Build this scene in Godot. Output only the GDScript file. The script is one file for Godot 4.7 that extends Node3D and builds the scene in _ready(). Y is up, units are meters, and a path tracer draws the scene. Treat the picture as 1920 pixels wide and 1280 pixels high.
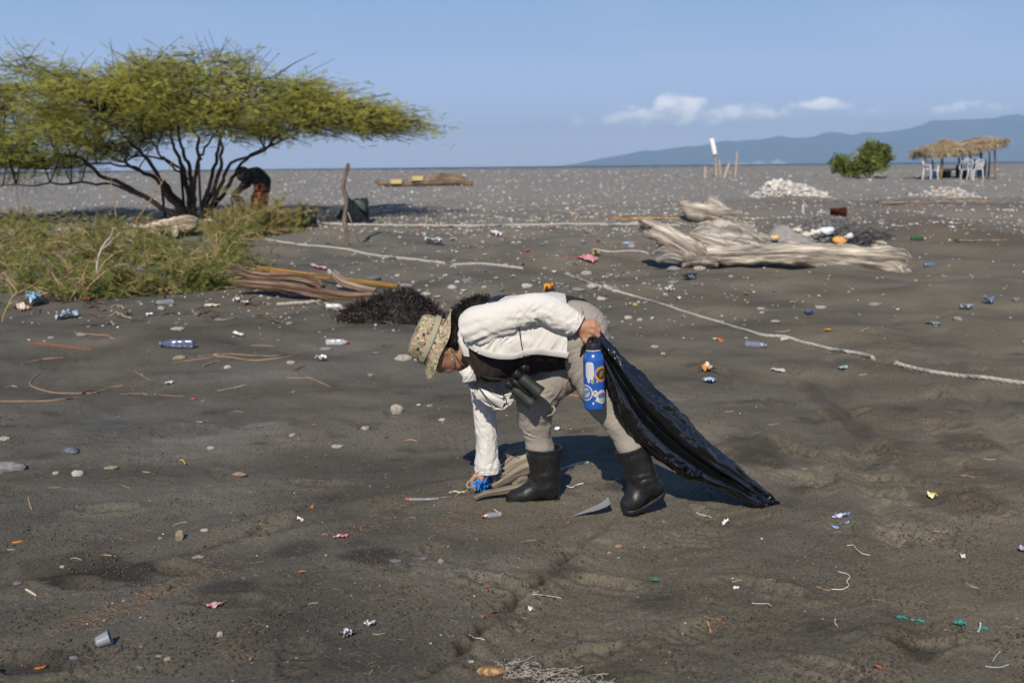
extends Node3D
# A beach clean-up on dark volcanic sand: metres, y up, the camera looks along -z.

const FPX := 2133.333          # 40 mm lens on a 36 x 24 mm frame
var cam_basis := Basis()
var cam_pos := Vector3(0, 1.5, 0)
var rng := RandomNumberGenerator.new()
var na := FastNoiseLite.new()
var nb := FastNoiseLite.new()
var nc := FastNoiseLite.new()
var taken := {}
var M := {}                     # shared materials


# ---------------------------------------------------------------- mesh builder
class MB:
	var v := PackedVector3Array()
	var n := PackedVector3Array()
	var uv := PackedVector2Array()
	var c := PackedColorArray()
	var ix := PackedInt32Array()
	var has_uv := false
	var has_c := false
	func vert(p: Vector3, t := Vector2.ZERO, col := Color.WHITE) -> int:
		v.append(p)
		uv.append(t)
		c.append(col)
		return v.size() - 1
	func tri(a: int, b: int, d: int) -> void:   # counter-clockwise from outside
		ix.append(a); ix.append(d); ix.append(b)
	func quad(a: int, b: int, d: int, e: int) -> void:
		ix.append(a); ix.append(d); ix.append(b)
		ix.append(a); ix.append(e); ix.append(d)
	func normals() -> void:
		n.resize(v.size())
		n.fill(Vector3.ZERO)
		for i in range(0, ix.size(), 3):
			var a := ix[i]
			var b := ix[i + 1]
			var d := ix[i + 2]
			var f := (v[d] - v[a]).cross(v[b] - v[a])
			n[a] += f
			n[b] += f
			n[d] += f
		for i in n.size():
			n[i] = n[i].normalized() if n[i].length_squared() > 1e-24 else Vector3.UP
	func displace(f: Callable) -> void:
		normals()
		for i in v.size():
			v[i] += n[i] * float(f.call(v[i], n[i]))
	func shift(t: Transform3D, from := 0) -> void:
		for i in range(from, v.size()):
			v[i] = t * v[i]
	# a swept tube through pts with radii; flat squeezes along the binormal
	func tube(pts: Array, radii: Array, sides := 6, caps := true, col := Color.WHITE, flat := 1.0) -> void:
		var base := v.size()
		var m := pts.size()
		var side := Vector3.ZERO
		var length := 0.0
		for i in m:
			var t: Vector3 = (pts[mini(i + 1, m - 1)] - pts[maxi(i - 1, 0)]).normalized()
			if side == Vector3.ZERO:
				side = t.cross(Vector3.UP if absf(t.y) < 0.9 else Vector3.RIGHT).normalized()
			side = (side - t * side.dot(t)).normalized()
			var up := t.cross(side)
			if i > 0:
				length += pts[i].distance_to(pts[i - 1])
			for k in sides:
				var a := TAU * k / sides
				vert(pts[i] + (side * cos(a) + up * sin(a) * flat) * radii[i], Vector2(float(k) / sides, length), col)
		for i in m - 1:
			for k in sides:
				var k2 := (k + 1) % sides
				quad(base + i * sides + k, base + i * sides + k2, base + (i + 1) * sides + k2, base + (i + 1) * sides + k)
		if caps:
			var p0 := vert(pts[0], Vector2.ZERO, col)
			var p1 := vert(pts[m - 1], Vector2.ZERO, col)
			for k in sides:
				var k2 := (k + 1) % sides
				tri(p0, base + k2, base + k)
				tri(p1, base + (m - 1) * sides + k, base + (m - 1) * sides + k2)
	# rows of points; closed joins the last point of a row to its first
	func rows(rr: Array, closed: bool, col := Color.WHITE) -> void:
		var base := v.size()
		var w: int = rr[0].size()
		for i in rr.size():
			for k in w:
				vert(rr[i][k], Vector2(float(k) / (w if closed else w - 1), float(i) / (rr.size() - 1)), col)
		for i in rr.size() - 1:
			for k in (w if closed else w - 1):
				var k2 := (k + 1) % w
				quad(base + i * w + k, base + i * w + k2, base + (i + 1) * w + k2, base + (i + 1) * w + k)
	func lathe(prof: Array, sides: int, t := Transform3D(), col := Color.WHITE) -> void:   # prof: Vector2(radius, height), bottom to top
		var rr := []
		for p in prof:
			var r := PackedVector3Array()
			for k in sides:
				var a := -TAU * k / sides
				r.append(t * Vector3(cos(a) * p.x, p.y, sin(a) * p.x))
			rr.append(r)
		rows(rr, true, col)
	func box(t: Transform3D, s: Vector3, col := Color.WHITE, bev := 0.0) -> void:
		var h := s / 2.0
		for ax in 3:
			for sg in [-1.0, 1.0]:
				var e := Vector3.ZERO
				e[ax] = sg
				var a := Vector3.ZERO
				a[(ax + 1) % 3] = 1.0
				var b := Vector3.ZERO
				b[(ax + 2) % 3] = 1.0
				if sg < 0:
					var q := a
					a = b
					b = q
				var w := v.size()
				for st in [[-1, -1], [1, -1], [1, 1], [-1, 1]]:
					var p: Vector3 = e + a * st[0] + b * st[1]
					var q := Vector3(p.x * h.x, p.y * h.y, p.z * h.z)
					if bev > 0.0:
						q -= Vector3(a.x + b.x, a.y + b.y, a.z + b.z) * Vector3(signf(p.x), signf(p.y), signf(p.z)) * bev
					vert(t * q, Vector2(st[0] * 0.5 + 0.5, st[1] * 0.5 + 0.5), col)
				quad(w, w + 1, w + 2, w + 3)
	func ball(t: Transform3D, u := 10, w := 7, col := Color.WHITE) -> void:
		var base := v.size()
		for i in w + 1:
			var la := PI * i / w - PI / 2
			for k in u:
				var lo := -TAU * k / u
				vert(t * Vector3(cos(la) * cos(lo), sin(la), cos(la) * sin(lo)), Vector2(float(k) / u, float(i) / w), col)
		for i in w:
			for k in u:
				var k2 := (k + 1) % u
				if i > 0:
					tri(base + i * u + k, base + i * u + k2, base + (i + 1) * u + k)
				if i < w - 1:
					tri(base + i * u + k2, base + (i + 1) * u + k2, base + (i + 1) * u + k)
	func clip(f: Callable) -> void:      # keeps where f(p) >= 0, cutting faces cleanly
		var val := PackedFloat32Array()
		for p in v:
			val.append(f.call(p))
		var made := {}
		var out := PackedInt32Array()
		for i in range(0, ix.size(), 3):
			var keep := []
			for s in 3:
				var a := ix[i + s]
				var b := ix[i + (s + 1) % 3]
				if val[a] >= 0:
					keep.append(a)
				if (val[a] >= 0) != (val[b] >= 0):
					var key := Vector2i(mini(a, b), maxi(a, b))
					if not made.has(key):
						var w := val[a] / (val[a] - val[b])
						made[key] = vert(v[a].lerp(v[b], w), uv[a].lerp(uv[b], w), c[a].lerp(c[b], w))
						val.append(0.0)
					keep.append(made[key])
			for s in range(1, keep.size() - 1):
				out.append(keep[0]); out.append(keep[s]); out.append(keep[s + 1])
		ix = out
	func weld(eps := 1e-4) -> void:
		var seen := {}
		var to := PackedInt32Array()
		for p in v:
			var key := Vector3i((p / eps).round())
			if not seen.has(key):
				seen[key] = to.size()
			to.append(seen[key])
		for i in ix.size():
			ix[i] = to[ix[i]]
	func shell(th: float) -> void:       # gives an open sheet a thickness, rims closed
		normals()
		var m := v.size()
		for i in m:
			vert(v[i] - n[i] * th, uv[i], c[i])
		var edges := {}
		var w := ix.size()
		for i in range(0, w, 3):
			for s in 3:
				var a := ix[i + s]
				var b := ix[i + (s + 1) % 3]
				if edges.has(Vector2i(b, a)):
					edges.erase(Vector2i(b, a))
				else:
					edges[Vector2i(a, b)] = true
		for i in range(0, w, 3):
			ix.append(ix[i] + m); ix.append(ix[i + 2] + m); ix.append(ix[i + 1] + m)
		for e in edges:
			ix.append(e.y); ix.append(e.x); ix.append(e.x + m)
			ix.append(e.y); ix.append(e.x + m); ix.append(e.y + m)
	func mesh(colors := false) -> ArrayMesh:
		normals()
		var a := []
		a.resize(Mesh.ARRAY_MAX)
		a[Mesh.ARRAY_VERTEX] = v
		a[Mesh.ARRAY_NORMAL] = n
		a[Mesh.ARRAY_TEX_UV] = uv
		if colors:
			a[Mesh.ARRAY_COLOR] = c
		a[Mesh.ARRAY_INDEX] = ix
		var m := ArrayMesh.new()
		m.add_surface_from_arrays(Mesh.PRIMITIVE_TRIANGLES, a)
		return m


# ---------------------------------------------------------------- naming
func numbered(called: String) -> String:
	var k: int = taken.get(called, 0)
	taken[called] = k + 1
	return called if k == 0 else "%s_%03d" % [called, k]

func tag(o: Node3D, label: String, category: String, group := "", kind := "") -> Node3D:
	if label: o.set_meta("label", label)
	if category: o.set_meta("category", category)
	if group: o.set_meta("group", group)
	if kind: o.set_meta("kind", kind)
	return o

func thing(called: String, label: String, category: String, at := Vector3.ZERO, turn := 0.0, group := "") -> Node3D:
	var o := Node3D.new()
	o.name = numbered(called)
	add_child(o)
	o.position = at
	o.rotation.y = turn
	tag(o, label, category, group)
	return o

func put(called: String, m: Mesh, mat: Material, parent: Node3D = self, at := Transform3D()) -> MeshInstance3D:
	var o := MeshInstance3D.new()
	o.name = numbered(called) if parent == self else called
	o.mesh = m
	o.material_override = mat
	o.transform = at
	parent.add_child(o, true)
	return o

func obj(called: String, b: MB, mat: Material, parent: Node3D = self, colors := false) -> MeshInstance3D:
	return put(called, b.mesh(colors), mat, parent)

# a part whose points were given in the world's coordinates
func objw(called: String, b: MB, mat: Material, parent: Node3D, colors := false) -> MeshInstance3D:
	var o := put(called, b.mesh(colors), mat, parent)
	o.transform = parent.global_transform.affine_inverse()
	return o

func struct(called: String, b: MB, mat: Material, colors := false) -> MeshInstance3D:
	var o := obj(called, b, mat, self, colors)
	o.set_meta("kind", "structure")
	return o

func many(called: String, m: Mesh, mat: Material, xf: Array, cols: Array, parent: Node3D = self, stuff := true) -> MultiMeshInstance3D:
	var mm := MultiMesh.new()
	mm.transform_format = MultiMesh.TRANSFORM_3D
	mm.use_colors = cols.size() > 0
	mm.mesh = m
	mm.instance_count = xf.size()
	for i in xf.size():
		mm.set_instance_transform(i, xf[i])
		if cols.size():
			mm.set_instance_color(i, cols[i])
	var o := MultiMeshInstance3D.new()
	o.name = numbered(called) if parent == self else called
	o.multimesh = mm
	o.material_override = mat
	parent.add_child(o, true)
	if parent != self:
		o.transform = parent.global_transform.affine_inverse()
	if stuff:
		o.set_meta("kind", "stuff")
	return o


# ---------------------------------------------------------------- materials
func lin(r: float, g: float, b: float) -> Color:
	return Color(r, g, b).linear_to_srgb()

func mat(r: float, g: float, b: float, rough := 0.8, spec := 0.5) -> StandardMaterial3D:
	var m := StandardMaterial3D.new()
	m.albedo_color = lin(r, g, b)
	m.roughness = rough
	m.metallic_specular = spec
	return m

func tinted(rough := 0.85, spec := 0.4) -> StandardMaterial3D:
	var m := StandardMaterial3D.new()
	m.vertex_color_use_as_albedo = true
	m.roughness = rough
	m.metallic_specular = spec
	return m

func noise_tex(freq: float, oct: int, size: int, seed_: int, kind := FastNoiseLite.TYPE_SIMPLEX_SMOOTH) -> ImageTexture:
	var f := FastNoiseLite.new()
	f.noise_type = kind
	f.seed = seed_
	f.frequency = freq
	f.fractal_octaves = oct
	var im := f.get_seamless_image(size, size)
	return ImageTexture.create_from_image(im)

func relief(m: StandardMaterial3D, tex: Texture2D, cm: float, tile: float, world := false) -> StandardMaterial3D:
	m.heightmap_enabled = true
	m.heightmap_texture = tex
	m.heightmap_scale = cm
	m.uv1_triplanar = true
	m.uv1_world_triplanar = world
	m.uv1_scale = Vector3.ONE / tile
	return m

# multiplies the albedo by a two-tone noise (mapped like the relief)
func mottled(m: StandardMaterial3D, seed_: int, freq: float, dark: float, size := 256) -> StandardMaterial3D:
	var f := FastNoiseLite.new()
	f.seed = seed_
	f.frequency = freq
	f.fractal_octaves = 5
	f.fractal_gain = 0.62
	var im := f.get_seamless_image(size, size)
	im.convert(Image.FORMAT_RGB8)
	for y in size:
		for x in size:
			var k := im.get_pixel(x, y).r
			var q := lerpf(dark, 1.0, clampf((k - 0.25) * 2.0, 0, 1))
			im.set_pixel(x, y, Color(q, q, q))
	m.albedo_texture = ImageTexture.create_from_image(im)
	return m


# ---------------------------------------------------------------- where things stand
func ray(px: float, py: float) -> Vector3:      # px, py in the photograph's 1920 x 1280 grid
	return cam_basis * Vector3((px - 960.0) / FPX, -(py - 640.0) / FPX, -1.0)

func on_z(px: float, py: float, z: float) -> Vector3:
	var d := ray(px, py)
	return cam_pos + d * ((z - cam_pos.z) / d.z)

func on_ground(px: float, py: float) -> Vector3:
	var d := ray(px, py)
	var last := 2.0
	var t := 2.0
	while t < 160.0:
		var p := cam_pos + d * t
		if p.y < gh(p.x, p.z):
			break
		last = t
		t *= 1.02
	for i in 14:
		var mid := (last + t) / 2
		var p := cam_pos + d * mid
		if p.y < gh(p.x, p.z):
			t = mid
		else:
			last = mid
	var q := cam_pos + d * t
	q.y = gh(q.x, q.z)
	return q

func drop(x: float, z: float, up := 0.0) -> Vector3:
	return Vector3(x, gh(x, z) + up, z)

# beach profile: distance inland-to-sea, height
const PROFILE := [[-40.0, 0.0], [0.0, 0.0], [6.5, 0.0], [10.0, 0.06], [14.0, 0.18], [18.0, 0.37], [22.5, 0.55], [28.0, 0.62], [38.0, 0.66], [55.0, 0.75], [80.0, 1.02], [100.0, 1.22], [112.0, 1.27], [122.0, 1.16], [135.0, 0.3], [150.0, -1.3], [200.0, -6.0]]

func profile(d: float) -> float:
	var i := 1
	while i < PROFILE.size() - 2 and PROFILE[i + 1][0] < d:
		i += 1
	var t := clampf((d - PROFILE[i][0]) / (PROFILE[i + 1][0] - PROFILE[i][0]), 0, 1)
	var w: float = PROFILE[i + 1][0] - PROFILE[i][0]
	var m0: float = (PROFILE[i + 1][1] - PROFILE[i - 1][1]) / (PROFILE[i + 1][0] - PROFILE[i - 1][0]) * w
	var j := mini(i + 2, PROFILE.size() - 1)
	var m1: float = (PROFILE[j][1] - PROFILE[i][1]) / (PROFILE[j][0] - PROFILE[i][0]) * w
	return (2 * t * t * t - 3 * t * t + 1) * PROFILE[i][1] + (t * t * t - 2 * t * t + t) * m0 + (3 * t * t - 2 * t * t * t) * PROFILE[i + 1][1] + (t * t * t - t * t) * m1

var profile_lut := PackedFloat32Array()
var prints := {}

func add_print(x: float, z: float, turn: float, long: float, wide: float, deep: float) -> void:
	var q := [x, z, cos(turn), sin(turn), long, wide, deep]
	var r := long * 1.9
	for i in range(floori((x - r) * 2), floori((x + r) * 2) + 1):
		for k in range(floori((z - r) * 2), floori((z + r) * 2) + 1):
			var key := Vector2i(i, k)
			if not prints.has(key):
				prints[key] = []
			prints[key].append(q)

func along(x: float, z: float, a: Vector2, b: Vector2) -> Vector2:   # (signed distance to a line, share along it)
	var d := b - a
	var p := Vector2(x, z) - a
	var t := p.dot(d) / d.length_squared()
	return Vector2(p.cross(d) / d.length(), t)

func gh(x: float, z: float) -> float:
	var d := clampf(-z, -30.0, 199.0)
	var k := (d + 30.0) * 4.0
	var i := int(k)
	var h := lerpf(profile_lut[i], profile_lut[i + 1], k - i)
	var dist := sqrt(x * x + z * z)
	h += na.get_noise_2d(x * 0.5, z * 0.5) * 0.055 * clampf(dist / 7.0, 0.35, 2.2)
	if dist > 34.0:
		return h
	var fade := clampf((34.0 - dist) / 18.0, 0.0, 1.0)
	h += fade * (nb.get_noise_2d(x * 2.1, z * 2.1) * 0.012 + nc.get_noise_2d(x * 5.0, z * 6.0) * 0.0028)
	if dist < 13.0:
		var rough := clampf(nb.get_noise_2d(x * 0.6 + 40.0, z * 0.9) * 1.6 + 0.55, 0.15, 1.0) * clampf((13.0 - dist) / 4.0, 0, 1)
		var e := nc.get_noise_2d(x * 19.0, z * 19.0)
		h += rough * (e * 0.0013 + maxf(0.0, na.get_noise_2d(x * 38.0, z * 38.0) - 0.36) * 0.016)
		var churn := clampf(na.get_noise_2d(x * 0.45 + 3.0, z * 0.6) * 2.4 + 0.15 + 0.12 * x, 0.0, 1.0) * clampf((13.0 - dist) / 4.0, 0, 1)
		h += churn * (0.0050 * nc.get_noise_2d(x * 9.0, z * 11.0) + 0.0030 * absf(nb.get_noise_2d(x * 17.0, z * 17.0)))
		# the dug edge of a wheel track that runs from the lower middle towards the walker's heel
		var s := along(x, z, Vector2(-0.36, -3.0), Vector2(0.40, -4.68))
		var wob := s.x + 0.035 * nb.get_noise_2d(s.y * 5.0, 3.0) + 0.014 * nc.get_noise_2d(s.y * 30.0, 8.0)
		if s.y > -0.4 and s.y < 1.15 and absf(wob) < 0.6:
			var on := smoothstep(-0.4, 0.0, s.y) * smoothstep(1.15, 0.7, s.y) * clampf(0.6 + 1.2 * nb.get_noise_2d(s.y * 9.0, 77.0), 0.22, 1.0)
			h -= on * 0.062 * exp(-pow(wob / 0.021, 2.0))
			h += on * 0.022 * exp(-pow((wob + 0.06) / 0.05, 2.0))
			h -= 0.014 * smoothstep(-0.02, -0.12, wob) * smoothstep(-0.6, -0.3, wob) * smoothstep(1.15, 0.8, s.y)
		# old wheel ruts on the right
		for q in [[Vector2(1.25, -3.2), Vector2(2.35, -8.2)], [Vector2(2.0, -3.0), Vector2(3.2, -8.0)], [Vector2(-2.6, -3.6), Vector2(-0.2, -5.2)]]:
			var w := along(x, z, q[0], q[1])
			if absf(w.x) < 0.4 and w.y > -0.3 and w.y < 1.3:
				var a := w.x + 0.05 * nb.get_noise_2d(w.y * 4.0, 9.0)
				h += 0.019 * (-exp(-pow(a / 0.06, 2.0)) + 0.7 * exp(-pow((absf(a) - 0.13) / 0.05, 2.0))) * smoothstep(1.3, 0.9, w.y)
		var cell: Array = prints.get(Vector2i(floori(x * 2), floori(z * 2)), [])
		for f in cell:
			var dx: float = x - f[0]
			var dz: float = z - f[1]
			var u: float = (dx * f[2] + dz * f[3]) / f[4]
			var w: float = (-dx * f[3] + dz * f[2]) / f[5]
			var rr := u * u + w * w
			if rr < 3.6:
				var edge := 1.0 + 0.25 * nc.get_noise_2d(x * 14.0, z * 14.0)
				var tread := 0.0
				if rr < 1.0:
					tread = 0.003 * signf(sin(u * 15.0))
				h += f[6] * (-smoothstep(1.15 * edge, 0.5, rr) + 0.55 * exp(-pow((sqrt(rr) - 1.3 * edge) / 0.26, 2.0))) + tread
	return h


func _ready() -> void:
	rng.seed = 7
	for q in [[na, 11], [nb, 23], [nc, 37]]:
		q[0].noise_type = FastNoiseLite.TYPE_SIMPLEX_SMOOTH
		q[0].seed = q[1]
		q[0].frequency = 1.0
		q[0].fractal_octaves = 2
	nb.fractal_octaves = 3
	for i in 920:
		profile_lut.append(profile(i / 4.0 - 30.0))

	# camera
	var cam := Camera3D.new()
	cam.name = "camera"
	cam.position = cam_pos
	cam.rotation_degrees = Vector3(-8.75, 0.0, -0.58)
	cam.fov = 33.398
	cam.near = 0.05
	cam.far = 30000.0
	var lens := CameraAttributesPhysical.new()
	lens.frustum_focal_length = 40.0
	lens.frustum_focus_distance = 4.95
	lens.frustum_near = 0.05
	lens.frustum_far = 30000.0
	lens.exposure_aperture = 3.4
	cam.attributes = lens
	add_child(cam)
	cam_basis = cam.transform.basis

	# sky, air and exposure
	var we := WorldEnvironment.new()
	we.name = "world_environment"
	var e := Environment.new()
	e.background_mode = Environment.BG_SKY
	e.sky = Sky.new()
	e.sky.sky_material = make_sky()
	e.background_energy_multiplier = 1.0
	e.tonemap_mode = Environment.TONE_MAPPER_LINEAR
	e.tonemap_exposure = 1.25
	e.sdfgi_enabled = true
	e.ssao_enabled = true
	e.ssil_enabled = true
	e.fog_enabled = true
	e.fog_density = 0.00016
	e.fog_light_color = lin(0.47, 0.725, 1.0)
	we.environment = e
	add_child(we)

	# sun: behind the camera, a little to the left, 36 degrees up
	var sun := DirectionalLight3D.new()
	sun.name = "sun"
	sun.light_energy = 1.45
	sun.light_color = Color(1.0, 0.955, 0.89)
	sun.light_angular_distance = 0.53
	sun.shadow_enabled = true
	sun.rotation_degrees = Vector3(-36.5, -11.0, 0.0)
	add_child(sun)

	make_materials()
	set_prints()
	build_ground()
	build_far()
	build_person()
	build_held()
	build_tree()
	build_shrubs()
	build_far_bush()
	make_stones()
	build_wood()
	build_ropes()
	build_hut()
	build_far_person()
	build_hand_things()
	build_stones()
	build_litter()
	build_twigs()
	build_ground_cover()
	#BUILD
	rng.seed = 99


# ---------------------------------------------------------------- sky
func sky_color(el: float) -> Color:
	var stops := [[0.0, Color(1.08, 1.03, 1.22)], [1.5, Color(1.04, 1.00, 1.22)], [2.1, Color(0.88, 0.90, 1.18)], [2.6, Color(0.70, 0.78, 1.08)], [3.2, Color(0.56, 0.67, 0.97)], [5.5, Color(0.355, 0.478, 0.74)], [8.5, Color(0.245, 0.377, 0.64)], [16.0, Color(0.12, 0.225, 0.46)], [35.0, Color(0.05, 0.12, 0.30)], [90.0, Color(0.025, 0.07, 0.20)]]
	for i in range(1, stops.size()):
		if el < stops[i][0]:
			var t: float = (el - stops[i - 1][0]) / (stops[i][0] - stops[i - 1][0])
			return stops[i - 1][1].lerp(stops[i][1], t)
	return stops[-1][1]

func make_sky() -> PanoramaSkyMaterial:
	var w := 4096
	var h := 2048
	var im := Image.create(w, h, false, Image.FORMAT_RGB8)
	for y in h:
		var el := 90.0 - (y + 0.5) * 180.0 / h
		var col := sky_color(maxf(el, 0.0))
		im.fill_rect(Rect2i(0, y, w, 1), (col * 0.625).linear_to_srgb())
	# thin veils all round and a bank of fair-weather cloud over the far coast
	var f := FastNoiseLite.new()
	f.seed = 5
	f.frequency = 1.0
	f.fractal_octaves = 5
	var banks := [[6.2, 2.2, 1.7, 0.65, 0.85], [8.2, 2.75, 1.5, 0.75, 1.0], [9.2, 2.25, 3.2, 0.6, 0.95], [11.4, 2.4, 1.9, 0.55, 0.9], [13.0, 2.3, 1.6, 0.4, 0.55], [15.2, 2.7, 1.7, 0.45, 0.85], [17.5, 2.4, 2.2, 0.35, 0.4], [3.4, 2.0, 0.6, 0.3, 0.5], [21.5, 2.4, 3.5, 0.35, 0.35]]
	for y in range(int((90.0 - 14.0) / 180.0 * h), int((90.0 - 0.2) / 180.0 * h)):
		var el := 90.0 - (y + 0.5) * 180.0 / h
		var base := sky_color(el)
		for x in range(w / 2 - 460, w / 2 + 460):
			var az := (x + 0.5 - w / 2) * 360.0 / w
			var veil := clampf(f.get_noise_2d(az * 0.05 + 9.0, el * 0.22 + az * 0.02) * 1.4 + 0.12, 0.0, 1.0) * 0.16 * smoothstep(0.5, 4.0, el)
			veil *= smoothstep(40.0, 34.0, absf(az)) * smoothstep(14.0, 11.0, el)
			var dens := 0.0
			for b in banks:
				var dx: float = (az - b[0]) / b[2]
				if absf(dx) > 1.6:
					continue
				var dy: float = (el - b[1]) / b[3]
				if dy < 0.0:
					dy *= 1.7
				dens = maxf(dens, b[4] * clampf(1.15 - sqrt(dx * dx + dy * dy), 0.0, 1.0))
			var c := base.lerp(Color(0.60, 0.66, 0.76), veil)
			if dens > 0.0:
				var puff := f.get_noise_2d(az * 0.55, el * 1.15) * 0.75 + f.get_noise_2d(az * 1.9 + 30.0, el * 2.4) * 0.35
				var d := clampf(dens * 1.35 + puff * 0.85 - 0.2, 0.0, 1.0)
				var lit := clampf(0.55 + (f.get_noise_2d(az * 0.55 + 0.16, el * 1.15 - 0.28) - f.get_noise_2d(az * 0.55, el * 1.15)) * -2.0, 0.0, 1.0)
				c = c.lerp(Color(1.05, 1.02, 1.14).lerp(Color(1.58, 1.50, 1.45), lit), smoothstep(0.0, 0.65, d) * 0.95)
			im.set_pixel((x + w / 2) % w, y, (c * 0.625).linear_to_srgb())
	var m := PanoramaSkyMaterial.new()
	m.panorama = ImageTexture.create_from_image(im)
	m.energy_multiplier = 1.6
	return m


# ---------------------------------------------------------------- materials
func make_materials() -> void:
	# sand: a grain map (grey levels round white, times the vertex colour) and its relief
	var size := 1024
	var f := FastNoiseLite.new()
	f.seed = 3
	f.frequency = 0.09
	f.fractal_octaves = 5
	f.fractal_gain = 0.75
	var im := f.get_seamless_image(size, size)
	im.convert(Image.FORMAT_RGB8)
	var r := RandomNumberGenerator.new()
	r.seed = 4
	for y in size:
		for x in size:
			var k := im.get_pixel(x, y).r
			var q := 0.70 + (k - 0.5) * 0.42 + r.randf_range(-0.13, 0.13)
			im.set_pixel(x, y, Color(q, q * 0.992, q * 0.98))
	for i in 9000:
		var b := r.randf()
		var t := r.randf_range(0.75, 1.0)
		var c := Color(0.95, 0.93, 0.89) * t if b < 0.16 else Color(0.36, 0.35, 0.34) * t if b < 0.72 else Color(0.78, 0.68, 0.56) * t
		var sz := 1 if i % 3 == 0 else 2 if i % 7 else 3
		im.fill_rect(Rect2i(r.randi() % size, r.randi() % size, sz + r.randi() % 2, sz), c)
	var g := StandardMaterial3D.new()
	g.vertex_color_use_as_albedo = true
	g.albedo_texture = ImageTexture.create_from_image(im)
	g.roughness = 0.93
	g.metallic_specular = 0.22
	relief(g, noise_tex(0.16, 4, 1024, 8), 0.05, 1.55, true)
	M.sand = g
	M.cloth_tex = noise_tex(0.18, 3, 256, 12)
	M.weave = noise_tex(0.35, 2, 256, 13)
	M.grain_tex = noise_tex(0.05, 5, 512, 14)
	M.bark_tex = noise_tex(0.06, 5, 256, 15)
	var rf := FastNoiseLite.new()
	rf.seed = 19
	rf.noise_type = FastNoiseLite.TYPE_SIMPLEX_SMOOTH
	rf.fractal_type = FastNoiseLite.FRACTAL_RIDGED
	rf.frequency = 0.016
	rf.fractal_octaves = 4
	rf.domain_warp_enabled = true
	rf.domain_warp_amplitude = 25.0
	M.crumple = ImageTexture.create_from_image(rf.get_seamless_image(512, 512))
	# wood grain: noise drawn out along the length
	var gf := FastNoiseLite.new()
	gf.seed = 20
	gf.frequency = 0.045
	gf.fractal_octaves = 5
	gf.fractal_gain = 0.65
	var gi := gf.get_seamless_image(256, 48)
	gi.resize(256, 512, Image.INTERPOLATE_CUBIC)
	M.wood_height = ImageTexture.create_from_image(gi)
	var gc := Image.create(256, 512, false, Image.FORMAT_RGB8)
	for y in 512:
		for x in 256:
			var q := gi.get_pixel(x, y).r
			var t := lerpf(0.62, 1.0, clampf((q - 0.3) * 2.2, 0, 1))
			if q < 0.30:
				t *= lerpf(0.45, 1.0, q / 0.30)
			gc.set_pixel(x, y, Color(t, t * 0.985, t * 0.96))
	M.wood_color = ImageTexture.create_from_image(gc)


# ---------------------------------------------------------------- ground
func set_prints() -> void:
	var r := RandomNumberGenerator.new()
	r.seed = 21
	for q in [[505, 985, 1.5], [560, 1240, 1.2], [1440, 1100, 0.5], [1480, 700, 1.3], [1550, 780, 1.5], [1700, 1000, 1.0], [1720, 1190, 0.4], [1840, 700, 1.2], [800, 1040, 1.6], [150, 1090, 0.2], [330, 1060, 0.3], [1300, 1180, 2.2], [1130, 1080, 0.4], [60, 1240, 0.4], [1520, 900, 1.1], [1400, 820, 1.9], [1630, 640, 1.0], [1780, 600, 1.3], [270, 740, 0.2], [480, 800, 2.8], [600, 900, 0.2], [740, 780, 1.2], [1660, 860, 1.4], [1850, 950, 1.3], [200, 950, 2.9], [420, 1130, 0.3], [1090, 1230, 2.6], [930, 1090, 0.6], [1560, 1250, 0.8]]:
		var d := ray(q[0], q[1])
		var t := -cam_pos.y / d.y
		add_print(d.x * t, d.z * t, q[2] + r.randf_range(-0.3, 0.3), r.randf_range(0.13, 0.155), r.randf_range(0.052, 0.066), r.randf_range(0.010, 0.020))
	for i in 46:      # where people walked on the right
		var z := -r.randf_range(4.2, 9.5)
		add_print(r.randf_range(0.16, 0.42) * -z, z, r.randf_range(0.8, 2.2), r.randf_range(0.11, 0.15), r.randf_range(0.045, 0.062), r.randf_range(0.009, 0.020))
	for i in 70:
		add_print(r.randf_range(-4.0, 5.0), -r.randf_range(2.6, 11.0), r.randf() * TAU, r.randf_range(0.06, 0.30), r.randf_range(0.05, 0.2), r.randf_range(0.003, 0.012))

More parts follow.
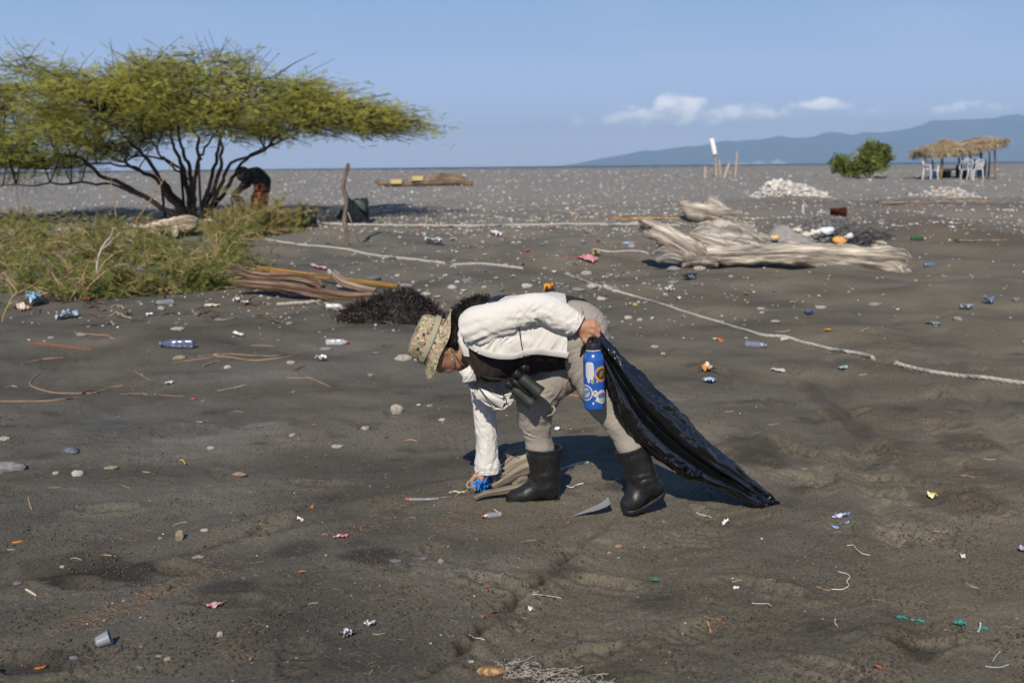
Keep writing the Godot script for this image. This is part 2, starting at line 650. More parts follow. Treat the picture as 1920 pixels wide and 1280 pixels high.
func build_ground() -> void:
	var angles := PackedFloat32Array()
	var cols := 600
	for i in cols + 1:
		angles.append(deg_to_rad(lerpf(-33.0, 33.0, float(i) / cols)))
	for i in range(1, 64):
		angles.append(deg_to_rad(lerpf(33.0, 327.0, i / 64.0)))
	var radii := PackedFloat32Array()
	var q := 0.4
	while q < 200.0:
		radii.append(q)
		q *= 1.06 if q < 2.5 else 1.0030 if q < 7.5 else 1.006 if q < 20.0 else 1.014
	# tones that belong to the sand: dusty dry patches and dug-up damp ones
	var tones := []
	for t in [[330, 800, 230, 62, 0.29, 0.280, 0.252, 0.7], [520, 690, 260, 40, 0.29, 0.278, 0.25, 0.5], [170, 1062, 150, 30, 0.07, 0.064, 0.054, 0.85], [420, 1110, 60, 30, 0.08, 0.072, 0.06, 0.6], [700, 1048, 70, 18, 0.07, 0.066, 0.06, 0.8], [1400, 842, 70, 30, 0.12, 0.115, 0.085, 0.8], [1722, 1196, 52, 22, 0.10, 0.095, 0.07, 0.85], [60, 1245, 110, 30, 0.07, 0.064, 0.055, 0.8], [1780, 930, 90, 34, 0.12, 0.10, 0.08, 0.6], [1820, 830, 60, 24, 0.11, 0.10, 0.08, 0.6], [860, 1050, 130, 40, 0.25, 0.235, 0.21, 0.5], [700, 1190, 150, 50, 0.22, 0.205, 0.18, 0.45], [1440, 1105, 60, 16, 0.30, 0.28, 0.25, 0.5], [1300, 1230, 200, 40, 0.25, 0.225, 0.185, 0.4], [1640, 700, 260, 60, 0.27, 0.235, 0.19, 0.5], [560, 1030, 60, 18, 0.08, 0.074, 0.062, 0.6], [1250, 1120, 70, 24, 0.12, 0.11, 0.09, 0.5], [940, 860, 160, 20, 0.12, 0.108, 0.09, 0.4], [1560, 760, 30, 60, 0.13, 0.112, 0.09, 0.5]]:
		var d0 := ray(t[0], t[1])
		var d1 := ray(t[0], t[1] - t[3])
		var d2 := ray(t[0], t[1] + t[3])
		var s0 := -cam_pos.y / d0.y
		tones.append([d0.x * s0, d0.z * s0, t[2] / FPX * s0, absf(d1.z * cam_pos.y / d1.y - d2.z * cam_pos.y / d2.y) * 0.5, Color(t[4], t[5], t[6]), t[7]])
	var b := MB.new()
	var nr := radii.size()
	var w := angles.size()
	b.v.resize(nr * w)
	b.c.resize(nr * w)
	b.uv.resize(nr * w)
	var k := 0
	for i in nr:
		var rr := radii[i]
		for j in w:
			var x := sin(angles[j]) * rr
			var z := -cos(angles[j]) * rr
			b.v[k] = Vector3(x, gh(x, z), z)
			# drier and greyer on the left and far, browner on the right; damp patches where the surface was turned over
			var side := clampf(0.5 + x / (2.2 + rr * 0.34) * 0.55 + 0.5 * na.get_noise_2d(x * 0.45 + 7.0, z * 0.3), 0.0, 1.0)
			var dry := clampf(0.5 + 1.1 * nb.get_noise_2d(x * 0.7 + 3.0, z * 1.1), 0.0, 1.0)
			var damp := clampf(nb.get_noise_2d(x * 1.7 - 20.0, z * 2.2) * 2.2 - 0.75, 0.0, 1.0) * clampf((14.0 - rr) / 6.0, 0, 1)
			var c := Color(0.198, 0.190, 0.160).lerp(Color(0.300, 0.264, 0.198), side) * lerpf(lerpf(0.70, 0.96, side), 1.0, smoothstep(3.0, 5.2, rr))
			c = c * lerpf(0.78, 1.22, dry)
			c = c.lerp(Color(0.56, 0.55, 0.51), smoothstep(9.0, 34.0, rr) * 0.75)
			c = c.lerp(Color(0.095, 0.086, 0.073), damp * 0.8)
			if rr < 10.0 and j <= cols:
				for t in tones:
					var ex: float = (x - t[0]) / t[2]
					var ez: float = (z - t[1]) / t[3]
					var eq := ex * ex + ez * ez
					if eq < 2.6:
						c = c.lerp(t[4] * lerpf(0.8, 1.2, dry), t[5] * smoothstep(1.25, 0.25, eq + 0.9 * nb.get_noise_2d(x * 2.3, z * 2.3)))
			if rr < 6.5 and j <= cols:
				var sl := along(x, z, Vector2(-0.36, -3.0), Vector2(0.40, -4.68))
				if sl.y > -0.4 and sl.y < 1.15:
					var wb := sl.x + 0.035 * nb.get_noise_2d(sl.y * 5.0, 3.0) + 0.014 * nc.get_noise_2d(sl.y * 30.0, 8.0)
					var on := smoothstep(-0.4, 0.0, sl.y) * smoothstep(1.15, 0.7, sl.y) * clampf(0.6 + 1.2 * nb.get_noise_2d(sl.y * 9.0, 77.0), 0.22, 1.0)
					c = c.lerp(Color(0.030, 0.026, 0.021), on * exp(-pow(wb / 0.020, 2.0)) * 0.95)  # trench painted near black: its shade put into the colour over damp sand
			if x > 3.0 and rr > 13.0:   # a belt of rust-brown flotsam dust across the right
				var belt := exp(-pow((rr - 19.0 - 2.0 * na.get_noise_2d(x * 0.2, 4.0)) / 3.2, 2.0)) + 0.7 * exp(-pow((rr - 27.0) / 2.5, 2.0))
				c = c.lerp(Color(0.20, 0.155, 0.118), clampf(belt, 0, 1) * smoothstep(3.0, 8.0, x) * 0.75)
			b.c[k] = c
			k += 1
	for i in nr - 1:
		for j in w:
			var j2 := (j + 1) % w
			b.quad(i * w + j, i * w + j2, (i + 1) * w + j2, (i + 1) * w + j)
	# a lid over the small hole under the camera
	var mid := b.vert(Vector3(0, 0, 0), Vector2.ZERO, Color(0.09, 0.08, 0.07))
	for j in w:
		b.tri(mid, (j + 1) % w, j)
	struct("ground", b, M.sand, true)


# ---------------------------------------------------------------- sea and far coast
func build_far() -> void:
	var b := MB.new()
	var rows := []
	for d in [118.0, 160.0, 240.0, 400.0, 800.0, 2000.0, 5000.0, 12800.0]:
		var r := PackedVector3Array()
		for i in 25:
			var a := deg_to_rad(lerpf(60.0, -60.0, i / 24.0))
			r.append(Vector3(sin(a) * d, -0.9, -cos(a) * d))
		rows.append(r)
	b.rows(rows, false)
	var sea := mat(0.004, 0.02, 0.085, 0.7, 0.0)
	relief(sea, noise_tex(0.05, 4, 256, 31), 40.0, 22.0, true)
	struct("sea", b, sea)

	# the hills: one ridge of land with spurs, 9 km out beyond the bay
	var h := MB.new()
	var crest := [[1040, 0], [1080, 4], [1130, 14], [1200, 24], [1300, 33], [1400, 45], [1480, 47], [1560, 51], [1640, 55], [1700, 62], [1780, 77], [1850, 80], [1920, 78], [2100, 88], [2350, 60], [2600, 0]]
	var rr := []
	var nd := 26
	for k in nd + 1:
		var t := float(k) / nd
		var r := PackedVector3Array()
		for i in 241:
			var px := lerpf(1030.0, 2600.0, i / 240.0)
			var s := 1
			while s < crest.size() - 1 and crest[s][0] < px:
				s += 1
			var u := clampf((px - crest[s - 1][0]) / float(crest[s][0] - crest[s - 1][0]), 0, 1)
			var top := lerpf(crest[s - 1][1], crest[s][1], u)
			var d := 9000.0 + 3600.0 * t
			var ht := top / FPX * 10800.0
			var spur := 1.0 + 0.3 * nb.get_noise_2d(px * 0.011, t * 2.4) * (1.0 - t * 0.8)
			var y := ht * sin(minf(t * 2.0, 1.0) * PI / 2) * (spur if t < 0.5 else 1.0) * (1.0 if t <= 0.5 else cos((t - 0.5) * PI))
			r.append(Vector3((px - 960.0) / FPX * (d if t < 0.5 else 10800.0 + (t - 0.5) * 3600.0), -3.0 + y, -d))
		rr.append(r)
	h.rows(rr, false)
	var hm := mat(0.105, 0.115, 0.12, 0.95, 0.1)
	struct("hills", h, hm)

	# pale quarried cliffs at the foot of the hills
	for q in [[1398, 22, 6], [1430, 16, 8], [1464, 20, 9], [1350, 14, 4]]:
		var c := MB.new()
		var cx: float = (q[0] - 960.0) / FPX * 8900.0
		var ww: float = q[1] / FPX * 8900.0
		var hh: float = q[2] / FPX * 8900.0
		var r2 := []
		for k in 5:
			var r := PackedVector3Array()
			for i in 13:
				var u := i / 12.0
				var prof := sin(u * PI) * (0.75 + 0.4 * na.get_noise_2d(u * 3.0, q[0]))
				r.append(Vector3(cx + (u - 0.5) * 2.0 * ww, -2.0 + hh * prof * k / 4.0 + 2.0, -8850.0 - 260.0 * k / 4.0 - 40.0 * na.get_noise_2d(u * 6.0, k)))
			r2.append(r)
		c.rows(r2, false)
		struct("cliff", c, mat(0.62, 0.56, 0.5, 0.9))


# ---------------------------------------------------------------- smooth bodies: capsules joined by a smooth minimum, meshed as surface nets
# prims: [a, b, ra, rb] for a tapered capsule, or [Transform3D] for an ellipsoid (its basis columns are the half axes)
func nets(b: MB, prims: Array, cell: float, k: float, col := Color.WHITE) -> void:
	var lo := Vector3.INF
	var hi := -Vector3.INF
	var reach := 3.5 * k + 2.5 * cell
	var boxes := []
	for p in prims:
		var l: Vector3
		var h: Vector3
		if p.size() == 1:
			var t: Transform3D = p[0]
			var e := Vector3(Vector3(t.basis.x.x, t.basis.y.x, t.basis.z.x).length(), Vector3(t.basis.x.y, t.basis.y.y, t.basis.z.y).length(), Vector3(t.basis.x.z, t.basis.y.z, t.basis.z.z).length())
			l = t.origin - e
			h = t.origin + e
		else:
			l = (p[0] - Vector3.ONE * p[2]).min(p[1] - Vector3.ONE * p[3])
			h = (p[0] + Vector3.ONE * p[2]).max(p[1] + Vector3.ONE * p[3])
		boxes.append([l, h])
		lo = lo.min(l)
		hi = hi.max(h)
	lo -= Vector3.ONE * (reach + cell)
	hi += Vector3.ONE * (reach + cell)
	var nx := int((hi.x - lo.x) / cell) + 2
	var ny := int((hi.y - lo.y) / cell) + 2
	var nz := int((hi.z - lo.z) / cell) + 2
	var acc := PackedFloat32Array()
	acc.resize(nx * ny * nz)
	for n in prims.size():
		var p: Array = prims[n]
		var i0 := Vector3i(((boxes[n][0] - Vector3.ONE * reach - lo) / cell).floor())
		var i1 := Vector3i(((boxes[n][1] + Vector3.ONE * reach - lo) / cell).ceil())
		var ball: bool = p.size() == 1
		var inv := Transform3D()
		var least := 0.0
		var a := Vector3.ZERO
		var ab := Vector3.ZERO
		var l2 := 1.0
		var ra := 0.0
		var dr := 0.0
		if ball:
			inv = p[0].affine_inverse()
			least = minf(p[0].basis.x.length(), minf(p[0].basis.y.length(), p[0].basis.z.length()))
		else:
			a = p[0]
			ab = p[1] - p[0]
			l2 = maxf(ab.length_squared(), 1e-9)
			ra = p[2]
			dr = p[3] - p[2]
		for z in range(i0.z, i1.z + 1):
			for y in range(i0.y, i1.y + 1):
				var row := (z * ny + y) * nx
				var q := lo + Vector3(i0.x, y, z) * cell
				for x in range(i0.x, i1.x + 1):
					var d: float
					if ball:
						d = ((inv * q).length() - 1.0) * least
					else:
						var w := q - a
						var t := clampf(w.dot(ab) / l2, 0.0, 1.0)
						d = (w - ab * t).length() - ra - dr * t
					if d < reach:
						acc[row + x] += exp(-maxf(d, -20.0 * k) / k)
					q.x += cell
	var vid := PackedInt32Array()
	vid.resize(nx * ny * nz)
	vid.fill(-1)
	var off := [0, 1, nx, nx + 1, nx * ny, nx * ny + 1, nx * ny + nx, nx * ny + nx + 1]
	var EDGES := [0, 1, 0, 2, 0, 4, 1, 3, 1, 5, 2, 3, 2, 6, 3, 7, 4, 5, 4, 6, 5, 7, 6, 7]
	var f := PackedFloat32Array()
	f.resize(8)
	for z in nz - 1:
		for y in ny - 1:
			var row := (z * ny + y) * nx
			for x in nx - 1:
				var i := row + x
				var inside := 0
				for s in 8:
					if acc[i + off[s]] > 1.0:
						inside += 1
				if inside == 0 or inside == 8:
					continue
				for s in 8:
					var g := acc[i + off[s]]
					f[s] = -log(maxf(g, 1e-4))
				var sum := Vector3.ZERO
				var count := 0
				for e in 12:
					var c0: int = EDGES[e * 2]
					var c1: int = EDGES[e * 2 + 1]
					if (f[c0] < 0.0) == (f[c1] < 0.0):
						continue
					var w := f[c0] / (f[c0] - f[c1])
					sum += Vector3(lerpf(c0 & 1, c1 & 1, w), lerpf((c0 >> 1) & 1, (c1 >> 1) & 1, w), lerpf(c0 >> 2, c1 >> 2, w))
					count += 1
				vid[i] = b.vert(lo + (Vector3(x, y, z) + sum / count) * cell, Vector2.ZERO, col)
	var step := [1, nx, nx * ny]
	for z in range(1, nz - 1):
		for y in range(1, ny - 1):
			var row := (z * ny + y) * nx
			for x in range(1, nx - 1):
				var i := row + x
				var here := acc[i] > 1.0
				for ax in 3:
					if here == (acc[i + step[ax]] > 1.0):
						continue
					var u: int = step[(ax + 1) % 3]
					var w: int = step[(ax + 2) % 3]
					if here:
						b.quad(vid[i - u - w], vid[i - w], vid[i], vid[i - u])
					else:
						b.quad(vid[i - u - w], vid[i - u], vid[i], vid[i - w])


# ---------------------------------------------------------------- the bending woman
const PZ := -4.9                # the plane she stands in

func W(px: float, py: float, dz := 0.0) -> Vector3:
	return on_z(px, py, PZ + dz)

func chain(list: Array) -> Array:      # [px, py, dz, r] stations to capsules
	var out := []
	for i in list.size() - 1:
		out.append([W(list[i][0], list[i][1], list[i][2]), W(list[i + 1][0], list[i + 1][1], list[i + 1][2]), list[i][3], list[i + 1][3]])
	return out

func ell(c: Vector3, x: Vector3, y: Vector3, z: Vector3) -> Array:
	return [Transform3D(Basis(x, y, z), c)]

# smooth path through stations: every entry of a station is interpolated
func flow(list: Array, n: int) -> Array:
	var out := []
	for i in n:
		var s := float(i) / (n - 1) * (list.size() - 1)
		var k := mini(int(s), list.size() - 2)
		var t := s - k
		var row := []
		for c in list[0].size():
			row.append(cubic_interpolate(list[k][c], list[k + 1][c], list[maxi(k - 1, 0)][c], list[mini(k + 2, list.size() - 1)][c], t))
		out.append(row)
	return out

# a cloth tube along [px, py, dz, ry, rz] stations
func cloth_tube(b: MB, list: Array, n: int, sides: int, wrinkle: Callable, hollow := 0.0) -> void:
	var st := flow(list, n)
	var rr := []
	var pts := []
	for s in st:
		pts.append(W(s[0], s[1], s[2]))
	for i in n:
		var t: Vector3 = (pts[mini(i + 1, n - 1)] - pts[maxi(i - 1, 0)]).normalized()
		var side := Vector3.BACK - t * t.z
		side = side.normalized()
		var up := side.cross(t).normalized()
		var r := PackedVector3Array()
		for k in sides:
			var a := TAU * k / sides
			var d := side * cos(a) * float(st[i][4]) + up * sin(a) * float(st[i][3])
			r.append(pts[i] + d + d.normalized() * float(wrinkle.call(float(i) / (n - 1), a)))
		rr.append(r)
	if hollow > 0.0:      # turn the end inwards so that the opening has a rim
		var last: PackedVector3Array = rr[-1]
		var c: Vector3 = pts[-1]
		for q in [[0.90, 0.002], [0.86, -0.012], [0.80, -0.05]]:
			var t: Vector3 = (pts[-1] - pts[-2]).normalized()
			var r := PackedVector3Array()
			for p in last:
				r.append(c + (p - c) * q[0] + t * q[1])
			rr.append(r)
	b.rows(rr, true)

func build_person() -> void:
	var base := W(1080, 945, 0.0)
	base.y = 0.0
	var who := thing("person", "woman in white shirt, grey trousers and black rubber boots bending to pick up litter", "person", base)
	var skin := mat(0.35, 0.185, 0.11, 0.5, 0.4)
	relief(skin, M.weave, 0.05, 0.05)
	skin.subsurf_scatter_enabled = true
	skin.subsurf_scatter_strength = 0.12

	# ---- body: one surface from head to ankles
	var body := MB.new()
	var prims := []
	for s in [-1.0, 1.0]:
		prims += chain([[1078, 630, 0.05 * s, 0.09], [1010, 632, 0.035 * s, 0.082], [950, 640, 0.04 * s, 0.085], [915, 640, 0.05 * s, 0.07]])
	prims += chain([[905, 640, 0.0, 0.06], [880, 655, 0.0, 0.05], [858, 660, 0.0, 0.05]])
	prims += chain([[898, 622, 0.11, 0.05], [945, 600, 0.158, 0.040], [1005, 580, 0.180, 0.034], [1050, 592, 0.185, 0.031], [1086, 611, 0.187, 0.026]])
	prims += chain([[905, 668, -0.16, 0.042], [907, 760, -0.19, 0.030], [909, 790, -0.19, 0.030], [912, 884, -0.2, 0.025]])
	prims += chain([[1090, 645, 0.075, 0.085], [1112, 712, 0.084, 0.060], [1130, 752, 0.095, 0.046], [1161, 791, 0.11, 0.040], [1186, 842, 0.12, 0.036], [1200, 890, 0.12, 0.04]])
	prims += chain([[1075, 660, -0.06, 0.08], [1010, 738, -0.06, 0.056], [1003, 760, -0.07, 0.048], [1004, 798, -0.10, 0.042], [1014, 842, -0.12, 0.036], [1020, 890, -0.12, 0.04]])
	nets(body, prims, 0.013, 0.02)
	var U := Vector3(-0.95, 0.31, 0.02).normalized()      # towards the top of the head
	var F := Vector3(-0.31, -0.95, 0.02).normalized()     # where the face looks
	var S := U.cross(F).normalized()
	if S.z < 0: S = -S
	var nose := W(827, 698.5, 0.0)
	var at := func(down: float, back: float, side: float) -> Vector3: return nose - U * down - F * back + S * side
	prims = [
		ell(at.call(-0.048, 0.102, 0.0), U * 0.094, F * 0.094, S * 0.075),        # skull
		ell(at.call(-0.02, 0.072, 0.0), U * 0.085, F * 0.058, S * 0.064),         # face
		[at.call(0.062, 0.052, 0.0), at.call(0.07, 0.048, 0.0), 0.021, 0.017],     # chin
		[at.call(-0.006, 0.012, 0.0), at.call(-0.045, 0.032, 0.0), 0.0125, 0.009],   # nose
		[at.call(-0.002, 0.022, 0.012), at.call(-0.002, 0.022, -0.012), 0.010, 0.010],
		[at.call(0.022, 0.024, 0.016), at.call(0.022, 0.024, -0.016), 0.008, 0.008],   # lips
		[at.call(0.033, 0.026, 0.014), at.call(0.033, 0.026, -0.014), 0.009, 0.009],
		[at.call(-0.052, 0.034, 0.03), at.call(-0.052, 0.034, -0.03), 0.012, 0.012],   # brow
	]
	for s in [-1.0, 1.0]:
		prims.append([at.call(0.005, 0.115, 0.056 * s), at.call(0.058, 0.062, 0.022 * s), 0.020, 0.019])   # jaw
		prims.append([at.call(-0.018, 0.045, 0.042 * s), at.call(-0.012, 0.09, 0.06 * s), 0.018, 0.016])     # cheek
		prims.append([at.call(-0.045, 0.108, 0.079 * s), at.call(-0.012, 0.103, 0.078 * s), 0.014, 0.009])   # ear
		prims.append([at.call(-0.05, 0.116, 0.082 * s), at.call(-0.03, 0.121, 0.081 * s), 0.010, 0.009])
		prims.append([at.call(-0.038, 0.042, 0.03 * s), at.call(-0.038, 0.043, 0.032 * s), 0.013, 0.013])      # eyelids
	prims += chain([[848, 657, 0.0, 0.052], [868, 657, 0.0, 0.050], [885, 652, 0.0, 0.053]])
	prims.append([at.call(0.03, 0.09, 0.0), W(872, 668, 0.0), 0.035, 0.04])
	nets(body, prims, 0.0042, 0.006)
	# left hand: a fist that holds the neck of the bag and the bottle's loop
	var H := func(x: float, y: float, z: float) -> Vector3: return W(x, y, z - (0.063 if z > 0.0 else 0.0))
	prims = [[H.call(1083, 611, 0.25), H.call(1092, 613, 0.255), 0.024, 0.025]]
	var kn := [[1112.0, 603.0, 0.268], [1113.5, 612.0, 0.276], [1112.0, 622.0, 0.276], [1108.0, 632.0, 0.268]]
	for i in 4:
		var p: Array = kn[i]
		prims.append([H.call(1090, 608 + i * 3.4, 0.255), H.call(p[0], p[1], p[2]), 0.0135, 0.0115])
		var w: float = [0.0078, 0.0088, 0.0092, 0.009][i]
		var m := [p[0] + [8.5, 9.5, 9.0, 9.0][i], p[1] + [6.0, 6.5, 7.0, 8.0][i], p[2] - 0.004]
		var tip := [m[0] - 2.0, m[1] + 6.5, p[2] - 0.03]
		prims.append([H.call(p[0], p[1], p[2]), H.call(m[0], m[1], m[2]), w + 0.001, w])
		prims.append([H.call(m[0], m[1], m[2]), H.call(tip[0], tip[1], tip[2]), w, w - 0.001])
		prims.append([H.call(tip[0], tip[1], tip[2]), H.call(tip[0] - 7.0, tip[1] + 1.0, tip[2] - 0.006), w - 0.001, w - 0.002])
	prims.append([H.call(1090, 622, 0.25), H.call(1098, 638, 0.262), 0.0145, 0.0115])
	prims.append([H.call(1098, 638, 0.262), H.call(1108, 643.5, 0.268), 0.0105, 0.0095])
	prims.append([H.call(1108, 643.5, 0.268), H.call(1117, 643, 0.262), 0.0095, 0.0075])
	nets(body, prims, 0.0034, 0.0035)
	# right hand: fingers and thumb pinch the blue net
	prims = [[H.call(910, 884, -0.2), H.call(902, 892, -0.195), 0.023, 0.021]]
	for i in 4:
		var z := -0.225 + i * 0.018
		prims.append([H.call(908, 886, -0.21 + i * 0.008), H.call(895 - i * 1.5, 893, z), 0.013, 0.0105])
		prims.append([H.call(895 - i * 1.5, 893, z), H.call(886 - i * 0.5, 901, z + 0.002), 0.0098, 0.0088])
		prims.append([H.call(886 - i * 0.5, 901, z + 0.002), H.call(887, 909 + i, z + 0.004), 0.0088, 0.0078])
		prims.append([H.call(887, 909 + i, z + 0.004), H.call(891, 915 + i, z + 0.004), 0.0078, 0.0065])
	prims.append([H.call(905, 892, -0.175), H.call(901, 901, -0.16), 0.0125, 0.0105])
	prims.append([H.call(901, 901, -0.16), H.call(897, 910, -0.165), 0.0100, 0.0085])
	prims.append([H.call(897, 910, -0.165), H.call(894, 916, -0.175), 0.0085, 0.0065])
	nets(body, prims, 0.0036, 0.0035)
	objw("body", body, skin, who)
	# lips, eyes
	var eye := MB.new()
	for s in [-1.0, 1.0]:
		eye.ball(Transform3D(Basis().scaled(Vector3.ONE * 0.0118), at.call(-0.037, 0.036, 0.0315 * s)), 12, 8)
		var e2 := MB.new()
		e2.ball(Transform3D(Basis().scaled(Vector3.ONE * 0.0118), at.call(-0.037, 0.0335, 0.0315 * s)), 12, 8)
		objw("eye", e2, mat(0.10, 0.06, 0.04, 0.2), who)
		var br := MB.new()
		br.tube([at.call(-0.060, 0.024, 0.012 * s), at.call(-0.064, 0.027, 0.03 * s), at.call(-0.058, 0.04, 0.05 * s)], [0.0035, 0.004, 0.002], 6)
		objw("eyebrow", br, mat(0.012, 0.009, 0.008, 0.8), who)
	var lip := MB.new()
	lip.tube([at.call(0.0225, 0.026, -0.022), at.call(0.0215, 0.0165, 0.0), at.call(0.0225, 0.026, 0.022)], [0.003, 0.0065, 0.003], 8)
	lip.tube([at.call(0.0325, 0.027, -0.02), at.call(0.034, 0.0175, 0.0), at.call(0.0325, 0.027, 0.02)], [0.003, 0.0075, 0.003], 8)
	objw("lips", lip, mat(0.24, 0.085, 0.065, 0.5), who)

	# ---- under layer
	var under := MB.new()
	prims = []
	for s in [-1.0, 1.0]:
		prims += chain([[908, 642, 0.02 * s, 0.096], [955, 634, 0.0 * s, 0.116], [1010, 631, 0.0 * s, 0.128], [1062, 622, 0.015 * s, 0.126], [1078, 622, 0.03 * s, 0.122]])
		prims.append(ell(W(922, 680, 0.035 * s), Vector3(0.085, 0, 0), Vector3(0, 0.072, 0), Vector3(0, 0, 0.055)))
	prims.append([W(896, 672, 0.0), W(888, 664, 0.0), 0.06, 0.05])
	nets(under, prims, 0.0115, 0.02)
	under.displace(func(p: Vector3, _n: Vector3) -> float: return 0.0065 * fold(p.x * 15.0 + p.y * 3.0, p.y * 4.0 + p.z * 5.0) + 0.003 * nb.get_noise_3d(p.x * 9.0, p.y * 9.0, p.z * 9.0))
	var um := mat(0.034, 0.027, 0.025, 0.9, 0.2)
	relief(um, M.weave, 0.06, 0.06)
	objw("under_shirt", under, um, who)

	# ---- trousers
	var tr := MB.new()
	prims = []
	for s in [-1.0, 1.0]:
		prims.append(ell(W(1081, 619, 0.066 * s), Vector3(0.132, 0, 0), Vector3(0, 0.130, 0), Vector3(0, 0, 0.100)))
	prims += chain([[1094, 640, 0.075, 0.108], [1107, 690, 0.082, 0.088], [1118, 722, 0.088, 0.077], [1131, 752, 0.095, 0.068], [1161, 791, 0.11, 0.059], [1184, 838, 0.12, 0.055], [1191, 856, 0.12, 0.053]])
	prims += chain([[1076, 650, -0.06, 0.102], [1048, 700, -0.055, 0.092], [1006, 742, -0.06, 0.080], [1003, 760, -0.07, 0.073], [1003, 795, -0.10, 0.064], [1012, 838, -0.12, 0.056], [1014, 856, -0.12, 0.054]])
	nets(tr, prims, 0.0072, 0.011)
	var knee_n := W(1131, 752, 0.095)
	var knee_f := W(1004, 752, -0.065)
	var hip := W(1085, 660, 0.0)
	tr.displace(func(p: Vector3, n: Vector3) -> float:
		var d := 0.0
		var wob := nb.get_noise_3d(p.x * 5.0, p.y * 5.0, p.z * 8.0)
		for q in [knee_n, knee_f]:
			var near: float = exp(-pow(p.distance_to(q) / 0.12, 2.0))
			var ax: float = (p - hip).dot((q - hip).normalized())
			var front := clampf(0.75 + n.x * 0.6, 0.2, 1.3)      # tight over the knee, bunched behind it
			d += near * 0.0068 * front * fold(ax * 17.0 + wob * 0.8, wob * 1.6 + p.z * 3.0)
		var crotch: float = exp(-pow(p.distance_to(hip + Vector3(-0.03, -0.06, 0)) / 0.20, 2.0))
		var fan := (p - hip - Vector3(0.07, 0.07, 0))
		d += crotch * 0.0080 * fold(atan2(fan.y, fan.x) * 5.2 + wob * 0.5, fan.length() * 3.0 + p.z * 2.0)
		var low := smoothstep(0.62, 0.34, p.y)
		d += 0.0055 * low * clampf(0.35 + wob * 1.4, 0.0, 1.0) * fold(p.y * 19.0 + p.x * 7.0 + wob * 0.7, p.z * 4.0 + p.x * 3.0)
		var seat: float = exp(-pow(p.distance_to(hip + Vector3(0.06, 0.10, 0.08)) / 0.12, 2.0))
		d += seat * 0.0060 * fold(p.x * 8.0 - p.y * 7.0, p.y * 4.0 + p.z * 2.0)
		return d + 0.004 * nb.get_noise_3d(p.x * 8.0, p.y * 8.0, p.z * 8.0))
	var tm := mat(0.275, 0.250, 0.217, 0.85, 0.25)
	relief(tm, M.weave, 0.05, 0.05)
	objw("trousers", tr, tm, who)
	# seams and the strap loop on the far knee
	var seam := MB.new()
	for off in [0.0, 0.012]:
		var line := []
		for i in 12:
			var t := i / 11.0
			line.append(W(1092 + 38 * t * t, 575 + 62 * t + off * 200.0, 0.168 - 0.03 * t * t))
		seam.tube(line, filled(12, 0.0016), 5)
	objw("seam", seam, mat(0.20, 0.18, 0.155, 0.9), who)
	var pkt := MB.new()
	var prr := []
	for i in 10:
		var r := PackedVector3Array()
		for k in 8:
			var u := i / 9.0
			var v := k / 7.0
			var q := W(1098 + 24 * u - 3 * v, 588 + 8 * u + 26 * v, 0.0)
			var c := W(1081, 619, 0.066)
			var dd := (q + Vector3(0, 0, 0.14) - c)
			var e := Vector3(dd.x / 0.132, dd.y / 0.130, 0.0)
			r.append(Vector3(q.x, q.y, c.z + 0.100 * sqrt(maxf(0.02, 1.0 - e.x * e.x - e.y * e.y)) + 0.008))
		prr.append(r)
	pkt.rows(prr, false)
	pkt.shell(0.002)
	objw("pocket", pkt, tm, who)
	var loop := MB.new()
	loop.tube([W(1034, 752, -0.02), W(1041, 768, 0.0), W(1036, 777, 0.005), W(1024, 781, 0.0), W(1014, 777, -0.01)], [0.006, 0.007, 0.007, 0.007, 0.006], 6, true, Color.WHITE, 0.3)
	objw("strap_loop", loop, tm, who)

	build_shirt(who)
	build_boots(who)
	build_hat(who, skin)

func filled(n: int, x: float) -> Array:
	var a := []
	a.resize(n)
	a.fill(x)
	return a

# cloth folds: ridged noise drawn out along one direction
func fold(x: float, y: float) -> float:
	var w := nb.get_noise_2d(x * 0.5 + 13.0, y * 0.5) * 0.9
	return 1.0 - 2.2 * absf(na.get_noise_2d(x + w, y + w * 0.6))

